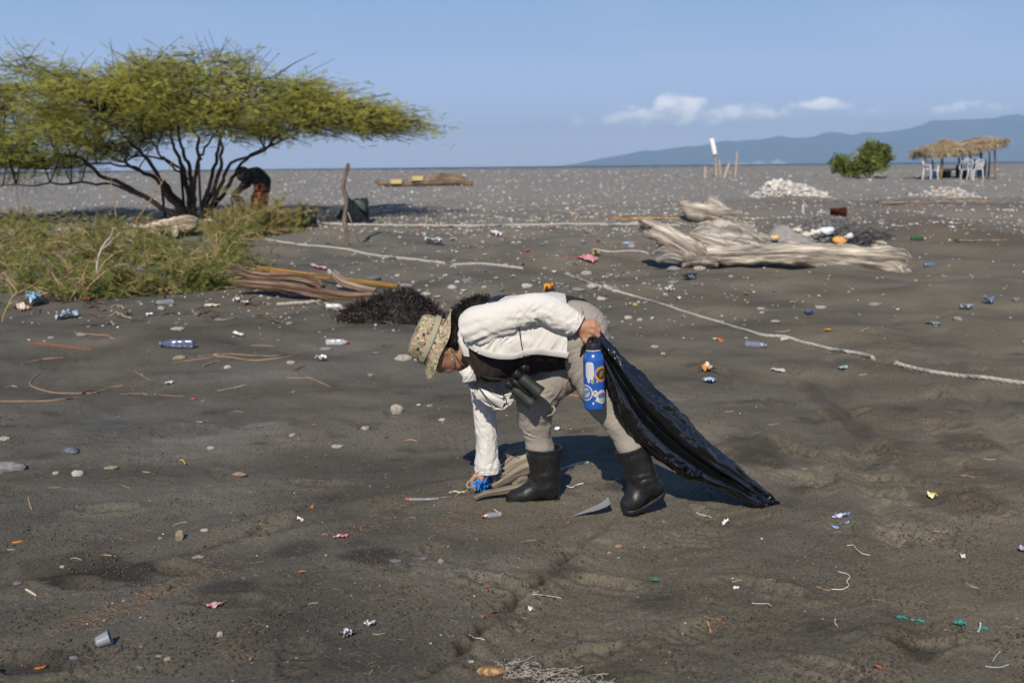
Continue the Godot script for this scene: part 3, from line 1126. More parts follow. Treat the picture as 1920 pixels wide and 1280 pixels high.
func build_shirt(who: Node3D) -> void:
	var white := mat(0.56, 0.545, 0.51, 0.82, 0.25)
	relief(white, M.weave, 0.04, 0.04)
	# [Tpx, Tpy, Npx, Npy, Nz, Fpx, Fpy, Fz, half width, width share near the top]
	var st := [
		[874, 602, 862, 630, 0.060, 862, 668, -0.070, 0.085, 0.6],
		[896, 577, 873, 646, 0.105, 870, 704, -0.03, 0.165, 0.72],
		[926, 561, 896, 661, 0.150, 882, 728, 0.03, 0.172, 0.74],
		[962, 554, 926, 671, 0.172, 906, 750, 0.06, 0.176, 0.74],
		[1002, 551, 962, 673, 0.172, 934, 766, 0.07, 0.176, 0.74],
		[1036, 550, 1003, 664, 0.172, 966, 748, 0.06, 0.176, 0.74],
		[1050, 551, 1030, 666, 0.172, 1000, 715, -0.06, 0.174, 0.74],
		[1060, 553, 1064, 671, 0.172, 1055, 690, -0.15, 0.172, 0.72]]
	var n := 84
	var m := 88
	var rr := []
	for s in flow(st, n):
		var top := W(s[0], s[1], 0.0)
		var near := W(s[2], s[3], s[4])
		var far := W(s[5], s[6], s[7])
		var w: float = s[8]
		var ctrl := [near, near.lerp(Vector3(lerpf(near.x, top.x, 0.5), lerpf(near.y, top.y, 0.5), top.z + w), 0.95), Vector3(lerpf(near.x, top.x, 0.88), lerpf(near.y, top.y, 0.88), top.z + w * s[9]), top,
			Vector3(top.x, lerpf(near.y, top.y, 0.88), top.z - w * s[9]), Vector3(lerpf(far.x, top.x, 0.5), lerpf(near.y, top.y, 0.45), top.z - w), Vector3(lerpf(far.x, top.x, 0.15), minf(near.y - 0.02, far.y + 0.10), top.z - w * 0.85), far]
		var r := PackedVector3Array()
		for i in m:
			var q := float(i) / (m - 1) * (ctrl.size() - 1)
			var k := mini(int(q), ctrl.size() - 2)
			r.append(ctrl[k].cubic_interpolate(ctrl[k + 1], ctrl[maxi(k - 1, 0)], ctrl[mini(k + 2, ctrl.size() - 1)], q - k))
		rr.append(r)
	var torso := MB.new()
	torso.rows(rr, false)
	torso.normals()
	var c: Vector3 = W(980, 625, 0.0)
	if torso.n[(n / 2) * m + m / 2].dot(Vector3.UP) < 0:
		for i in range(0, torso.ix.size(), 3):
			var q := torso.ix[i]
			torso.ix[i] = torso.ix[i + 1]
			torso.ix[i + 1] = q
	var pit := W(935, 628, 0.2)
	torso.displace(func(p: Vector3, _n: Vector3) -> float:
		var near: float = exp(-pow((p - pit).length() / 0.13, 2.0))
		var r: Vector3 = p - pit
		var rays := sin(atan2(r.y, r.x) * 15.0 + 2.5 * nb.get_noise_3d(p.x * 7.0, p.y * 7.0, p.z * 7.0))
		var hang := fold((p.x - p.y * 0.5) * 9.0, p.y * 2.5 + p.z * 3.0)
		var low := smoothstep(c.y + 0.02, c.y - 0.10, p.y)
		return near * 0.0075 * rays + (0.002 + 0.0085 * low) * hang + 0.004 * nb.get_noise_3d(p.x * 6.0, p.y * 9.0, p.z * 6.0))
	torso.shell(0.0022)
	objw("shirt", torso, white, who)

	# sleeves
	var near_sleeve := MB.new()
	cloth_tube(near_sleeve, [[884, 616, 0.095, 0.078, 0.075], [897, 611, 0.120, 0.086, 0.074], [918, 604, 0.142, 0.080, 0.066], [946, 595, 0.160, 0.072, 0.058], [975, 584, 0.172, 0.066, 0.054], [1005, 577, 0.180, 0.062, 0.052], [1034, 583, 0.184, 0.061, 0.052], [1058, 596, 0.186, 0.057, 0.050], [1075, 605, 0.187, 0.051, 0.048], [1084.5, 610.5, 0.187, 0.046, 0.046]], 120, 64,
		func(u: float, a: float) -> float:
			var under := 0.5 - 0.5 * sin(a)
			var elbow := exp(-pow((u - 0.52) / 0.2, 2.0))
			var sh := exp(-pow((u - 0.12) / 0.14, 2.0))
			var d := elbow * (0.25 + under) * 0.0068 * fold(u * 10.0 + cos(a) * 0.9, a * 0.55 + 4.0)
			d += sh * 0.0072 * under * sin(a * 13.0 + u * 5.0 + 2.0 * nb.get_noise_2d(u * 5.0, a))
			d += (0.0014 + 0.0062 * under) * fold(u * 4.0 + a * 0.6, a * 0.8 + u * 1.2)
			d += smoothstep(0.72, 0.86, u) * 0.0035 * fold(u * 13.0, a * 0.8 + 9.0) * smoothstep(0.97, 0.9, u)
			return d if u < 0.97 else 0.0015, 1.0)
	objw("sleeve", near_sleeve, white, who)
	var far_sleeve := MB.new()
	cloth_tube(far_sleeve, [[915, 640, -0.12, 0.08, 0.08], [908, 690, -0.17, 0.07, 0.07], [906, 730, -0.185, 0.055, 0.055], [907, 755, -0.19, 0.048, 0.05], [910, 790, -0.192, 0.045, 0.047], [913, 825, -0.195, 0.045, 0.047], [913, 855, -0.198, 0.050, 0.049], [914, 876, -0.2, 0.055, 0.05], [914.5, 886, -0.2, 0.055, 0.05]], 110, 56,
		func(u: float, a: float) -> float:
			var d := 0.0035 * exp(-pow((u - 0.52) / 0.14, 2.0)) * fold(u * 11.0 + cos(a), a * 0.7 + 2.0)
			d += 0.0055 * fold(u * 3.6 + 3.0, a * 0.9 + u * 2.0)
			d += 0.004 * smoothstep(0.74, 0.84, u) * fold(u * 15.0 + 1.0, a * 0.8) * smoothstep(0.965, 0.92, u)
			return d if u < 0.965 else 0.001, 1.0)
	objw("sleeve", far_sleeve, white, who)

	# placket with buttons along the near front edge, collar, pocket on the hanging panel
	var pl := MB.new()
	var edge := flow([[861, 631, 0.062], [873, 647, 0.108], [896, 662, 0.157], [926, 671.5, 0.182], [962, 673, 0.197], [985, 666, 0.20], [1003, 664, 0.2142], [1030, 666.5, 0.202], [1064, 671, 0.2142]], 70)
	var strip := []
	for q in edge.size():
		var s: Array = edge[q]
		var low := W(s[0], s[1], s[2])
		var r := PackedVector3Array()
		for k in [[0.0, -0.001], [0.0, 0.0025], [0.012, 0.0042], [0.024, 0.0048], [0.026, 0.001]]:
			r.append(low + Vector3(k[0] * 0.2, k[0], k[1] + k[0] * 0.35))
		strip.append(r)
	pl.rows(strip, false)
	objw("placket", pl, white, who)
	for s in [[893, 657, 0.167], [927, 666, 0.188], [963, 668.5, 0.188], [1009, 659, 0.188]]:
		var bt := MB.new()
		bt.lathe([Vector2(0.0, 0.0), Vector2(0.0058, 0.0), Vector2(0.0058, 0.0022), Vector2(0.0045, 0.0028), Vector2(0.0, 0.002)], 12, Transform3D(Basis(Vector3.RIGHT, PI / 2), W(s[0], s[1], s[2])))
		objw("button", bt, mat(0.62, 0.56, 0.42, 0.4), who)
	var col := MB.new()
	var cr := []
	for i in 26:
		var a := lerpf(-0.35, PI + 0.75, i / 25.0)
		var r := PackedVector3Array()
		for k in [[0.076, 0.0], [0.074, 0.022], [0.080, 0.030], [0.092, 0.020], [0.102, -0.006]]:
			var cc := W(877, 645, 0.0)
			var ax := Vector3(-0.85, -0.12, 0.0).normalized()
			var yy := Vector3(-0.12, 0.85, 0.0).normalized()
			r.append(cc + yy * sin(a) * k[0] * 1.15 + Vector3.BACK * cos(a) * k[0] * 1.05 + ax * k[1] * (1.0 + 0.25 * sin(a * 3.0)))
		cr.append(r)
	col.rows(cr, false)
	objw("collar", col, white, who)
	var lap := MB.new()       # the collar point that hangs open below the throat
	var lr := []
	for i in 12:
		var u := i / 11.0
		var r := PackedVector3Array()
		for k in 12:
			var v := k / 11.0
			# from the throat (u 0) out to the hanging point (u 1)
			var x := lerpf(lerpf(886, 893, v), lerpf(860, 866, v), u) + 5.0 * sin(v * PI) * u
			var y := lerpf(lerpf(678, 713, v), lerpf(697, 717, v), u) + 3.0 * sin(u * PI) * (1.0 - v)
			r.append(W(x, y, 0.062 + 0.016 * sin(u * PI) + 0.010 * sin(v * 3.4) + 0.006 * fold(u * 2.0, v * 2.4)))
		lr.append(r)
	lap.rows(lr, false)
	lap.shell(0.002)
	objw("collar", lap, white, who)
	var pk := MB.new()
	var pr := []
	for i in 9:
		var r := PackedVector3Array()
		for k in 7:
			var u := i / 8.0
			var v := k / 6.0
			r.append(W(898 + 50 * u - 6 * v, 727 + 18 * u + 20 * v, 0.060 + 0.03 * u + 0.024 * sin(v * PI) * sin(u * PI) - 0.012 * v))
		pr.append(r)
	pk.rows(pr, false)
	pk.shell(0.002)
	objw("pocket", pk, white, who)
	# dark shoulder strap that shows on the back
	var sp := MB.new()
	var sl := []
	for s in [[921, 566, 0.10], [928, 560, 0.055], [936, 556.6, 0.01], [950, 555, -0.04]]:
		sl.append(W(s[0], s[1], s[2]))
	sp.tube(sl, [0.02, 0.022, 0.022, 0.02], 10, true, Color.WHITE, 0.3)
	objw("shoulder_strap", sp, mat(0.010, 0.011, 0.022, 0.7), who)

func build_boots(who: Node3D) -> void:
	var rub := mat(0.024, 0.0245, 0.025, 0.42, 0.45)
	relief(rub, M.grain_tex, 0.12, 0.25)
	rub.albedo_texture = dusty(41)
	for far in [true, false]:
		var b := MB.new()
		var prims := []
		var lip: Vector3
		var ax: Vector3
		var sole := []
		if far:
			prims = chain([[1020, 830, -0.12, 0.075], [1020, 850, -0.12, 0.073], [1022, 882, -0.12, 0.061], [1023, 905, -0.12, 0.055]])
			prims += chain([[1023, 905, -0.12, 0.052], [1032, 922, -0.12, 0.04]])
			prims += chain([[1021, 908, -0.12, 0.050], [997, 920, -0.12, 0.038], [974, 930, -0.12, 0.027], [961, 932.5, -0.12, 0.021]])
			prims += chain([[984, 928, -0.145, 0.026], [966, 932, -0.135, 0.022]])
			prims += chain([[984, 928, -0.095, 0.026], [966, 932, -0.105, 0.022]])
			lip = W(1020, 838, -0.12)
			ax = (W(1021, 860, -0.12) - W(1020, 838, -0.12)).normalized()
			sole = [[948, 936, -0.12, 0.018], [956, 936.5, -0.12, 0.036], [975, 937, -0.122, 0.046], [1000, 937, -0.12, 0.040], [1022, 936, -0.12, 0.035], [1040, 934.5, -0.12, 0.037], [1050, 933.5, -0.12, 0.026]]
		else:
			prims = chain([[1182, 830, 0.12, 0.067], [1187, 850, 0.12, 0.065], [1200, 882, 0.12, 0.056], [1207, 902, 0.12, 0.053]])
			prims += chain([[1207, 902, 0.12, 0.050], [1228, 914, 0.12, 0.038]])
			prims += chain([[1206, 906, 0.12, 0.050], [1197, 925, 0.125, 0.042], [1184, 941, 0.135, 0.032], [1178, 946, 0.138, 0.027]])
			prims += chain([[1192, 938, 0.165, 0.027], [1180, 947, 0.16, 0.022]])
			prims += chain([[1190, 936, 0.10, 0.027], [1178, 945, 0.11, 0.022]])
			lip = W(1184.5, 836.5, 0.12)
			ax = (W(1193, 862, 0.12) - W(1184, 836, 0.12)).normalized()
			sole = [[1167, 953, 0.14, 0.020], [1173, 954, 0.14, 0.037], [1186, 953, 0.136, 0.046], [1203, 947, 0.128, 0.041], [1220, 938, 0.122, 0.036], [1236, 927, 0.12, 0.037], [1246, 920, 0.12, 0.026]]
		nets(b, prims, 0.0068, 0.012)
		b.clip(func(p: Vector3) -> float: return (p - lip).dot(ax))
		b.displace(func(p: Vector3, n: Vector3) -> float:
			var h := (p - lip).dot(ax)
			var ankle: float = exp(-pow((h - 0.145) / 0.05, 2.0))
			var d := 0.0020 * ankle * sin(h * 120.0 + 7.0 * nb.get_noise_3d(p.x * 7.0, p.y * 7.0, p.z * 7.0))
			d += 0.0035 * smoothstep(0.018, 0.010, h)
			return d + 0.0025 * nb.get_noise_3d(p.x * 9.0, p.y * 9.0, p.z * 9.0))
		b.shell(0.004)
		var boot := objw("boot", b, rub, who)
		var s := MB.new()
		var rr := []
		for q in flow(sole, 30):
			var c := W(q[0], q[1], q[2])
			var r := PackedVector3Array()
			for k in [[-1.0, 0.006], [-1.06, 0.0], [-1.04, -0.012], [-0.9, -0.016], [0.9, -0.016], [1.04, -0.012], [1.06, 0.0], [1.0, 0.006]]:
				r.append(c + Vector3(0, k[1], k[0] * q[3]))
			rr.append(r)
		s.rows(rr, true)
		for e in [0, 29]:
			var k0 := s.vert(W(flow(sole, 30)[e][0], flow(sole, 30)[e][1], sole[0][2]))
			for k in 8:
				if e == 0: s.tri(k0, e * 8 + (k + 1) % 8, e * 8 + k)
				else: s.tri(k0, e * 8 + k, e * 8 + (k + 1) % 8)
		var so := objw("sole", s, rub, who)
		so.reparent(boot)
		for k in 9:       # tread bars under the sole
			var q: Array = flow(sole, 30)[3 + k * 3]
			var t := MB.new()
			t.box(Transform3D(Basis(), W(q[0], q[1], q[2]) + Vector3(0, -0.019, 0)), Vector3(0.011, 0.008, q[3] * 1.9), Color.WHITE, 0.002)
			objw("tread", t, rub, boot)
		var lip_ring := MB.new()
		var ring := []
		var side := Vector3.BACK
		var fw := ax.cross(side).normalized()
		for k in 33:
			var a := TAU * k / 32
			ring.append(lip + ax * 0.006 + (side * cos(a) + fw * sin(a)) * (0.0775 if far else 0.0695))
		lip_ring.tube(ring, filled(33, 0.0042), 8, false)
		objw("boot_rim", lip_ring, rub, boot)

func mottle_rough() -> ImageTexture:
	return M.grain_tex

func dusty(seed_: int) -> ImageTexture:
	var f := FastNoiseLite.new()
	f.seed = seed_
	f.frequency = 0.03
	f.fractal_octaves = 5
	var im := f.get_seamless_image(256, 256)
	im.convert(Image.FORMAT_RGB8)
	for y in 256:
		for x in 256:
			var k := im.get_pixel(x, y).r
			var q := clampf((k - 0.55) * 3.0, 0.0, 1.0)
			im.set_pixel(x, y, Color(0.72, 0.72, 0.72).lerp(Color(1.0, 0.97, 0.9), q))
	return ImageTexture.create_from_image(im)

func camo() -> ImageTexture:
	var size := 512
	var im := Image.create(size, size, false, Image.FORMAT_RGB8)
	var layers := []
	for i in 5:
		var f := FastNoiseLite.new()
		f.seed = 60 + i
		f.frequency = [0.012, 0.016, 0.02, 0.028, 0.035][i]
		f.fractal_octaves = 3
		f.domain_warp_enabled = true
		f.domain_warp_amplitude = 18.0
		layers.append(f.get_seamless_image(size, size))
	var cols := [lin(0.36, 0.28, 0.19), lin(0.22, 0.235, 0.11), lin(0.20, 0.135, 0.085), lin(0.46, 0.40, 0.30), lin(0.055, 0.040, 0.028)]
	for y in size:
		for x in size:
			var c: Color = cols[0]
			if layers[0].get_pixel(x, y).r > 0.52: c = cols[1]
			if layers[1].get_pixel(x, y).r > 0.60: c = cols[2]
			if layers[2].get_pixel(x, y).r > 0.66: c = cols[3]
			if layers[3].get_pixel(x, y).r > 0.72: c = cols[4]
			if layers[4].get_pixel(x, y).r > 0.74: c = lin(0.52, 0.47, 0.38)
			im.set_pixel(x, y, c)
	return ImageTexture.create_from_image(im)

func build_hat(who: Node3D, skin: Material) -> void:
	var cm := StandardMaterial3D.new()
	cm.albedo_texture = camo()
	cm.roughness = 0.9
	cm.metallic_specular = 0.2
	relief(cm, M.weave, 0.05, 0.42)
	var c := W(817, 641, 0.0)
	var A := Vector3(-0.905, 0.405, 0.10).normalized()
	var F := Vector3(-0.42, -0.90, 0.0)
	F = (F - A * F.dot(A)).normalized()
	var S := A.cross(F).normalized()
	var hat := MB.new()
	var rr := []
	for q in [[0.100, 0.0], [0.100, 0.045], [0.098, 0.070], [0.090, 0.082], [0.074, 0.088], [0.036, 0.0925], [0.004, 0.096], [-0.002, 0.104], [-0.007, 0.120], [-0.012, 0.138], [-0.016, 0.153], [-0.0175, 0.1535]]:
		var r := PackedVector3Array()
		for k in 72:
			var a := TAU * k / 72
			var o: float = maxf(q[1] - 0.096, 0.0) / 0.0575
			var f := 1.10 * F * cos(a) + (0.92 - 0.16 * o) * S * sin(a)
			var dent := 0.0035 * fold(a * 1.5, q[0] * 22.0) + 0.004 * nb.get_noise_2d(cos(a) * 1.8 + q[0] * 9.0, sin(a) * 1.8)
			var droop := -o * (0.016 * sin(a) * sin(a) - 0.014 * cos(a) * o * (-1.0 if cos(a) > 0 else 0.4)) + o * 0.016 * maxf(0.0, -cos(a)) + o * 0.006 * sin(5.0 * a + 1.0)
			r.append(c + f * (q[1] + dent * (0.4 if o > 0 else 1.0)) + A * (q[0] + droop + dent * 0.5))
		rr.append(r)
	hat.rows(rr, true)
	hat.normals()
	if hat.n[72 * 6].dot(hat.v[72 * 6] - c) < 0:
		for i in range(0, hat.ix.size(), 3):
			var q := hat.ix[i]
			hat.ix[i] = hat.ix[i + 1]
			hat.ix[i + 1] = q
	hat.shell(0.002)
	var h := objw("bush_hat", hat, cm, who)
	var band := MB.new()
	rr = []
	for q in [[0.020, 0.0985], [0.020, 0.1012], [0.042, 0.0992], [0.042, 0.0955]]:
		var r := PackedVector3Array()
		for k in 72:
			var a := TAU * k / 72
			var w: float = q[1] + 0.0026 * (1.0 if absf(sin(a * 4.0)) > 0.25 else 0.2)
			r.append(c + (1.10 * F * cos(a) + 0.92 * S * sin(a)) * w + A * q[0])
		rr.append(r)
	band.rows(rr, true)
	var bm := mat(0.30, 0.29, 0.21, 0.9, 0.2)
	relief(bm, M.weave, 0.05, 0.05)
	objw("hat_band", band, bm, h)
	for q in [[-0.25, 0.068], [0.45, 0.066]]:
		var a: float = PI / 2 - q[0] if S.z > 0 else -PI / 2 + q[0]
		var f := 1.10 * F * cos(a) + 0.92 * S * sin(a)
		var p: Vector3 = c + f * 0.0915 + A * q[1]
		var y := f.normalized()
		var x := y.cross(A).normalized()
		var ey := MB.new()
		ey.lathe([Vector2(0.0, 0.002), Vector2(0.0035, 0.002), Vector2(0.005, 0.0035), Vector2(0.0065, 0.0015), Vector2(0.0065, -0.002)], 14, Transform3D(Basis(x, y, x.cross(y)), p))
		objw("eyelet", ey, mat(0.02, 0.02, 0.02, 0.5), h)
	# chin cord and earring
	var cord := MB.new()
	cord.tube([W(846, 652, 0.082), W(853, 664, 0.086), W(862, 676, 0.080), W(870, 686, 0.062), W(873, 693, 0.03), W(872, 694, 0.0)], [0.0022, 0.0022, 0.0022, 0.0022, 0.0022, 0.0022], 6)
	objw("chin_cord", cord, mat(0.16, 0.17, 0.13, 0.8), who)
	var ring := MB.new()
	var pts := []
	for k in 17:
		pts.append(W(847, 668, 0.088) + Vector3(sin(TAU * k / 16) * 0.006, cos(TAU * k / 16) * 0.009, 0.0))
	ring.tube(pts, filled(17, 0.0012), 5, false)
	ring.ball(Transform3D(Basis().scaled(Vector3(0.004, 0.006, 0.004)), W(848.5, 674, 0.088)), 8, 6)
	objw("earring", ring, mat(0.25, 0.24, 0.22, 0.3), who)

	# hair: a bushy puff behind the neck, combed back from under the hat
	var hm := mat(0.010, 0.0075, 0.0065, 0.6, 0.3)
	var hair := MB.new()
	var lumps := [[852, 612, 0.0, 0.058], [866, 596, 0.02, 0.055], [880, 583, -0.01, 0.052], [894, 573, 0.0, 0.042], [908, 566, -0.01, 0.030], [850, 632, 0.045, 0.042], [855, 630, -0.04, 0.045], [846, 646, 0.055, 0.025]]
	var prims := []
	for l in lumps:
		prims.append([W(l[0], l[1], l[2]), W(l[0] + 1, l[1], l[2]), l[3] * 0.86, l[3] * 0.86])
	nets(hair, prims, 0.007, 0.008)
	hair.displace(func(p: Vector3, _n: Vector3) -> float: return 0.010 * nb.get_noise_3d(p.x * 34.0, p.y * 34.0, p.z * 34.0))
	var r := RandomNumberGenerator.new()
	r.seed = 17
	for i in 1500:
		var l: Array = lumps[[0, 1, 2, 3, 4, 1, 2, 0, 5, 6, 3, 7][i % 12]]
		var d := Vector3(r.randfn(), r.randfn(), r.randfn()).normalized()
		var p := W(l[0], l[1], l[2]) + d * float(l[3]) * r.randf_range(0.82, 1.0)
		var x := d.cross(Vector3(r.randfn(), r.randfn(), r.randfn())).normalized()
		var y := d.cross(x)
		var rad := r.randf_range(0.003, 0.007)
		var n := 7
		var pp := []
		var ph := r.randf() * TAU
		for k in n:
			var a := ph + k * 1.15
			pp.append(p + d * (k * r.randf_range(0.0014, 0.0032)) + (x * cos(a) + y * sin(a)) * rad)
		hair.tube(pp, filled(n, 0.0011), 3, false)
	objw("hair", hair, hm, who)


# ---------------------------------------------------------------- what she carries
func build_held() -> void:
	# blue bottle
	var foot := W(1115, 765.5, 0.225)
	var root := thing("water_bottle", "blue metal water bottle with round stickers hanging below the woman's fist", "bottle", foot)
	var R := 0.0448
	var prof := [Vector2(0.0, 0.002), Vector2(R * 0.84, 0.002), Vector2(R * 0.90, 0.0), Vector2(R * 0.97, 0.004), Vector2(R, 0.012), Vector2(R, 0.09), Vector2(R, 0.170), Vector2(R, 0.205), Vector2(R * 0.985, 0.215), Vector2(R * 0.93, 0.226), Vector2(R * 0.84, 0.235), Vector2(R * 0.70, 0.242), Vector2(R * 0.62, 0.246), Vector2(R * 0.60, 0.252), Vector2(0.0, 0.252)]
	var b := MB.new()
	b.lathe(prof, 48)
	var lean := Transform3D(Basis(Vector3.BACK, 0.022))
	b.shift(lean)
	var bm := mat(0.010, 0.075, 0.31, 0.30, 0.5)
	bm.clearcoat_enabled = true
	bm.clearcoat = 0.5
	bm.clearcoat_roughness = 0.15
	obj("flask", b, bm, root)
	var cap := MB.new()
	cap.lathe([Vector2(0.0, 0.252), Vector2(0.029, 0.252), Vector2(0.0295, 0.256), Vector2(0.0295, 0.276), Vector2(0.027, 0.280), Vector2(0.0, 0.281)], 28, lean)
	var lp := []
	for i in 15:
		var a := PI * i / 14.0
		lp.append(lean * Vector3(cos(a) * 0.024, 0.276 + sin(a) * 0.030, 0.0))
	cap.tube(lp, filled(15, 0.006), 8, true, Color.WHITE, 0.6)
	obj("cap", cap, mat(0.012, 0.013, 0.018, 0.45), root)
	var rim := MB.new()
	rim.lathe([Vector2(R * 0.62, 0.245), Vector2(R * 0.70, 0.2455), Vector2(R * 0.70, 0.249), Vector2(R * 0.61, 0.2515)], 28, lean)
	obj("neck_ring", rim, mat(0.30, 0.32, 0.36, 0.3), root)
	# stickers: thin skins that follow the wall
	var white := [0.48, 0.48, 0.50]
	for q in [
		[-0.46, 0.168, 0.0185, 0.036, white, 4.0], [-0.58, 0.128, 0.006, 0.013, white, 2.0],
		[0.72, 0.152, 0.0330, 0.0330, [0.55, 0.22, 0.03], 2.0], [0.72, 0.152, 0.0235, 0.0235, [0.045, 0.045, 0.02], 2.0], [0.80, 0.156, 0.012, 0.010, [0.10, 0.16, 0.03], 2.0], [0.66, 0.146, 0.009, 0.007, [0.30, 0.08, 0.03], 2.0],
		[-0.95, 0.074, 0.0340, 0.0340, white, 2.0], [-0.95, 0.074, 0.0290, 0.0290, [0.03, 0.09, 0.33], 2.0], [-0.95, 0.074, 0.0215, 0.0215, [0.30, 0.34, 0.42], 2.0], [-0.86, 0.080, 0.016, 0.006, [0.08, 0.10, 0.16], 2.0], [-1.02, 0.068, 0.013, 0.007, [0.16, 0.19, 0.26], 2.5], [-0.90, 0.063, 0.010, 0.004, [0.42, 0.42, 0.40], 2.0],
		[0.70, 0.056, 0.0270, 0.0290, white, 2.0], [0.72, 0.060, 0.020, 0.014, [0.05, 0.12, 0.30], 2.0], [0.66, 0.044, 0.016, 0.009, [0.35, 0.42, 0.22], 2.0], [0.78, 0.072, 0.008, 0.006, [0.55, 0.12, 0.08], 2.0],
		[-0.22, 0.124, 0.0058, 0.0105, [0.60, 0.55, 0.10], 2.0], [-0.22, 0.124, 0.0038, 0.0075, [0.05, 0.17, 0.05], 2.0], [0.22, 0.121, 0.003, 0.004, white, 2.0],
		[0.03, 0.072, 0.010, 0.014, [0.55, 0.48, 0.30], 2.0], [0.0, 0.076, 0.005, 0.006, [0.12, 0.18, 0.22], 2.0], [0.20, 0.042, 0.008, 0.005, [0.45, 0.47, 0.50], 3.0], [-0.17, 0.030, 0.004, 0.006, [0.55, 0.5, 0.36], 2.0], [0.36, 0.036, 0.006, 0.004, white, 2.0]]:
		var st := MB.new()
		var layer: float = 0.0006 + 0.0004 * float(q[2] < 0.03) + 0.0004 * float(q[2] < 0.0235) + 0.0003 * float(q[2] < 0.015)
		var ring := 28
		for lay in [[0.0, 1.0], [0.5, 1.0], [1.0, 1.0], [1.0, 0.0]]:
			for k in ring:
				var a := TAU * k / ring
				var pw: float = 2.0 / q[5]
				var ex: float = signf(cos(a)) * pow(absf(cos(a)), pw) * q[2] * lay[0]
				var ey: float = signf(sin(a)) * pow(absf(sin(a)), pw) * q[3] * lay[0]
				var an: float = q[0] + ex / R
				st.vert(lean * Vector3(sin(an) * (R + layer * lay[1]), q[1] + ey, cos(an) * (R + layer * lay[1])))
		for i in 3:
			for k in ring:
				var k2 := (k + 1) % ring
				st.quad(i * ring + k, (i + 1) * ring + k, (i + 1) * ring + k2, i * ring + k2)
		obj("sticker", st, mat(q[4][0] * 0.9, q[4][1] * 0.9, q[4][2] * 0.9, 0.5), root)

	# binoculars
	var mid := W(976, 728, 0.11)
	var bin := thing("binoculars", "dark green and black binoculars hanging from the woman's chest by a cord", "binoculars", mid)
	var gm := mat(0.022, 0.026, 0.022, 0.55, 0.4)
	relief(gm, M.weave, 0.04, 0.03)
	var km := mat(0.010, 0.010, 0.011, 0.45, 0.4)
	for q in [[965, 697, 1014, 737.5, 0.135], [950.5, 717, 999, 757.5, 0.10]]:
		var p0 := W(q[0], q[1], q[4])
		var p1 := W(q[2], q[3], q[4] + 0.015)
		var y := (p1 - p0).normalized()
		var x := y.cross(Vector3.BACK).normalized()
		var len := p0.distance_to(p1)
		var t := Transform3D(Basis(x, y, x.cross(y)), p0)
		var barrel := MB.new()
		barrel.lathe([Vector2(0.0, 0.034), Vector2(0.016, 0.034), Vector2(0.0215, 0.040), Vector2(0.0255, 0.048), Vector2(0.0262, 0.066), Vector2(0.0252, 0.080), Vector2(0.0258, 0.110), Vector2(0.0285, len - 0.016), Vector2(0.0292, len - 0.012), Vector2(0.0292, len), Vector2(0.0262, len), Vector2(0.0255, len - 0.010), Vector2(0.0, len - 0.012)], 32, t)
		var br := objw("barrel", barrel, gm, bin)
		var cup := MB.new()
		cup.lathe([Vector2(0.0, 0.006), Vector2(0.010, 0.003), Vector2(0.016, 0.0), Vector2(0.0195, 0.001), Vector2(0.0202, 0.006), Vector2(0.0198, 0.020), Vector2(0.0165, 0.023), Vector2(0.0165, 0.036), Vector2(0.0, 0.036)], 28, t)
		objw("eyecup", cup, km, bin)
		var glass := MB.new()
		glass.lathe([Vector2(0.0, len - 0.009), Vector2(0.0240, len - 0.0115), Vector2(0.0, len - 0.0118)], 24, t)
		objw("lens", glass, mat(0.012, 0.010, 0.020, 0.05, 0.8), br)
	var hinge := MB.new()
	var a0 := W(962, 712, 0.120)
	var a1 := W(990, 737, 0.125)
	hinge.tube([a0, a0.lerp(a1, 0.05), a0.lerp(a1, 0.45), a0.lerp(a1, 0.5), a1.lerp(a0, 0.02), a1], [0.010, 0.0165, 0.0165, 0.011, 0.011, 0.006], 20)
	hinge.tube([W(979, 713, 0.135), W(965, 732, 0.105)], [0.014, 0.014], 12, true, Color.WHITE, 0.9)
	hinge.tube([W(1000, 731, 0.14), W(987, 748, 0.112)], [0.009, 0.009], 12)
	objw("focus_hinge", hinge, km, bin)
	var st := MB.new()
	var l1 := flow([[972, 600, 0.205], [975, 628, 0.197], [979, 652, 0.190], [983, 667, 0.184], [985, 690, 0.15], [978, 702, 0.14]], 24)
	var l2 := flow([[879, 671, 0.075], [886, 690, 0.095], [905, 716, 0.11], [928, 734, 0.125], [942, 739, 0.125], [957, 735, 0.115]], 30)
	var l3 := flow([[893, 718, 0.085], [910, 742, 0.11], [925, 757, 0.115], [937, 765, 0.115]], 16)
	for l in [l1, l2, l3, flow([[942, 739, 0.125], [948, 745, 0.13], [950, 756, 0.128]], 8), flow([[881, 668, 0.06], [896, 698, 0.08], [915, 708, 0.09], [940, 711, 0.10], [955, 712, 0.11]], 18)]:
		var pts := []
		for s in l:
			pts.append(W(s[0], s[1], s[2]))
		st.tube(pts, filled(pts.size(), 0.0021), 6)
	st.ball(Transform3D(Basis().scaled(Vector3(0.010, 0.008, 0.007)), W(942, 738, 0.127)), 10, 8)
	st.ball(Transform3D(Basis().scaled(Vector3(0.022, 0.019, 0.016)), W(985, 689, 0.13)), 12, 8)
	objw("strap", st, km, bin)

	# black bag dragged behind
	var tip := W(1455, 950, 0.0)
	var bag := thing("rubbish_bag", "long black plastic rubbish bag dragged behind the woman, its end on the sand", "rubbish bag", tip)
	var m := MB.new()
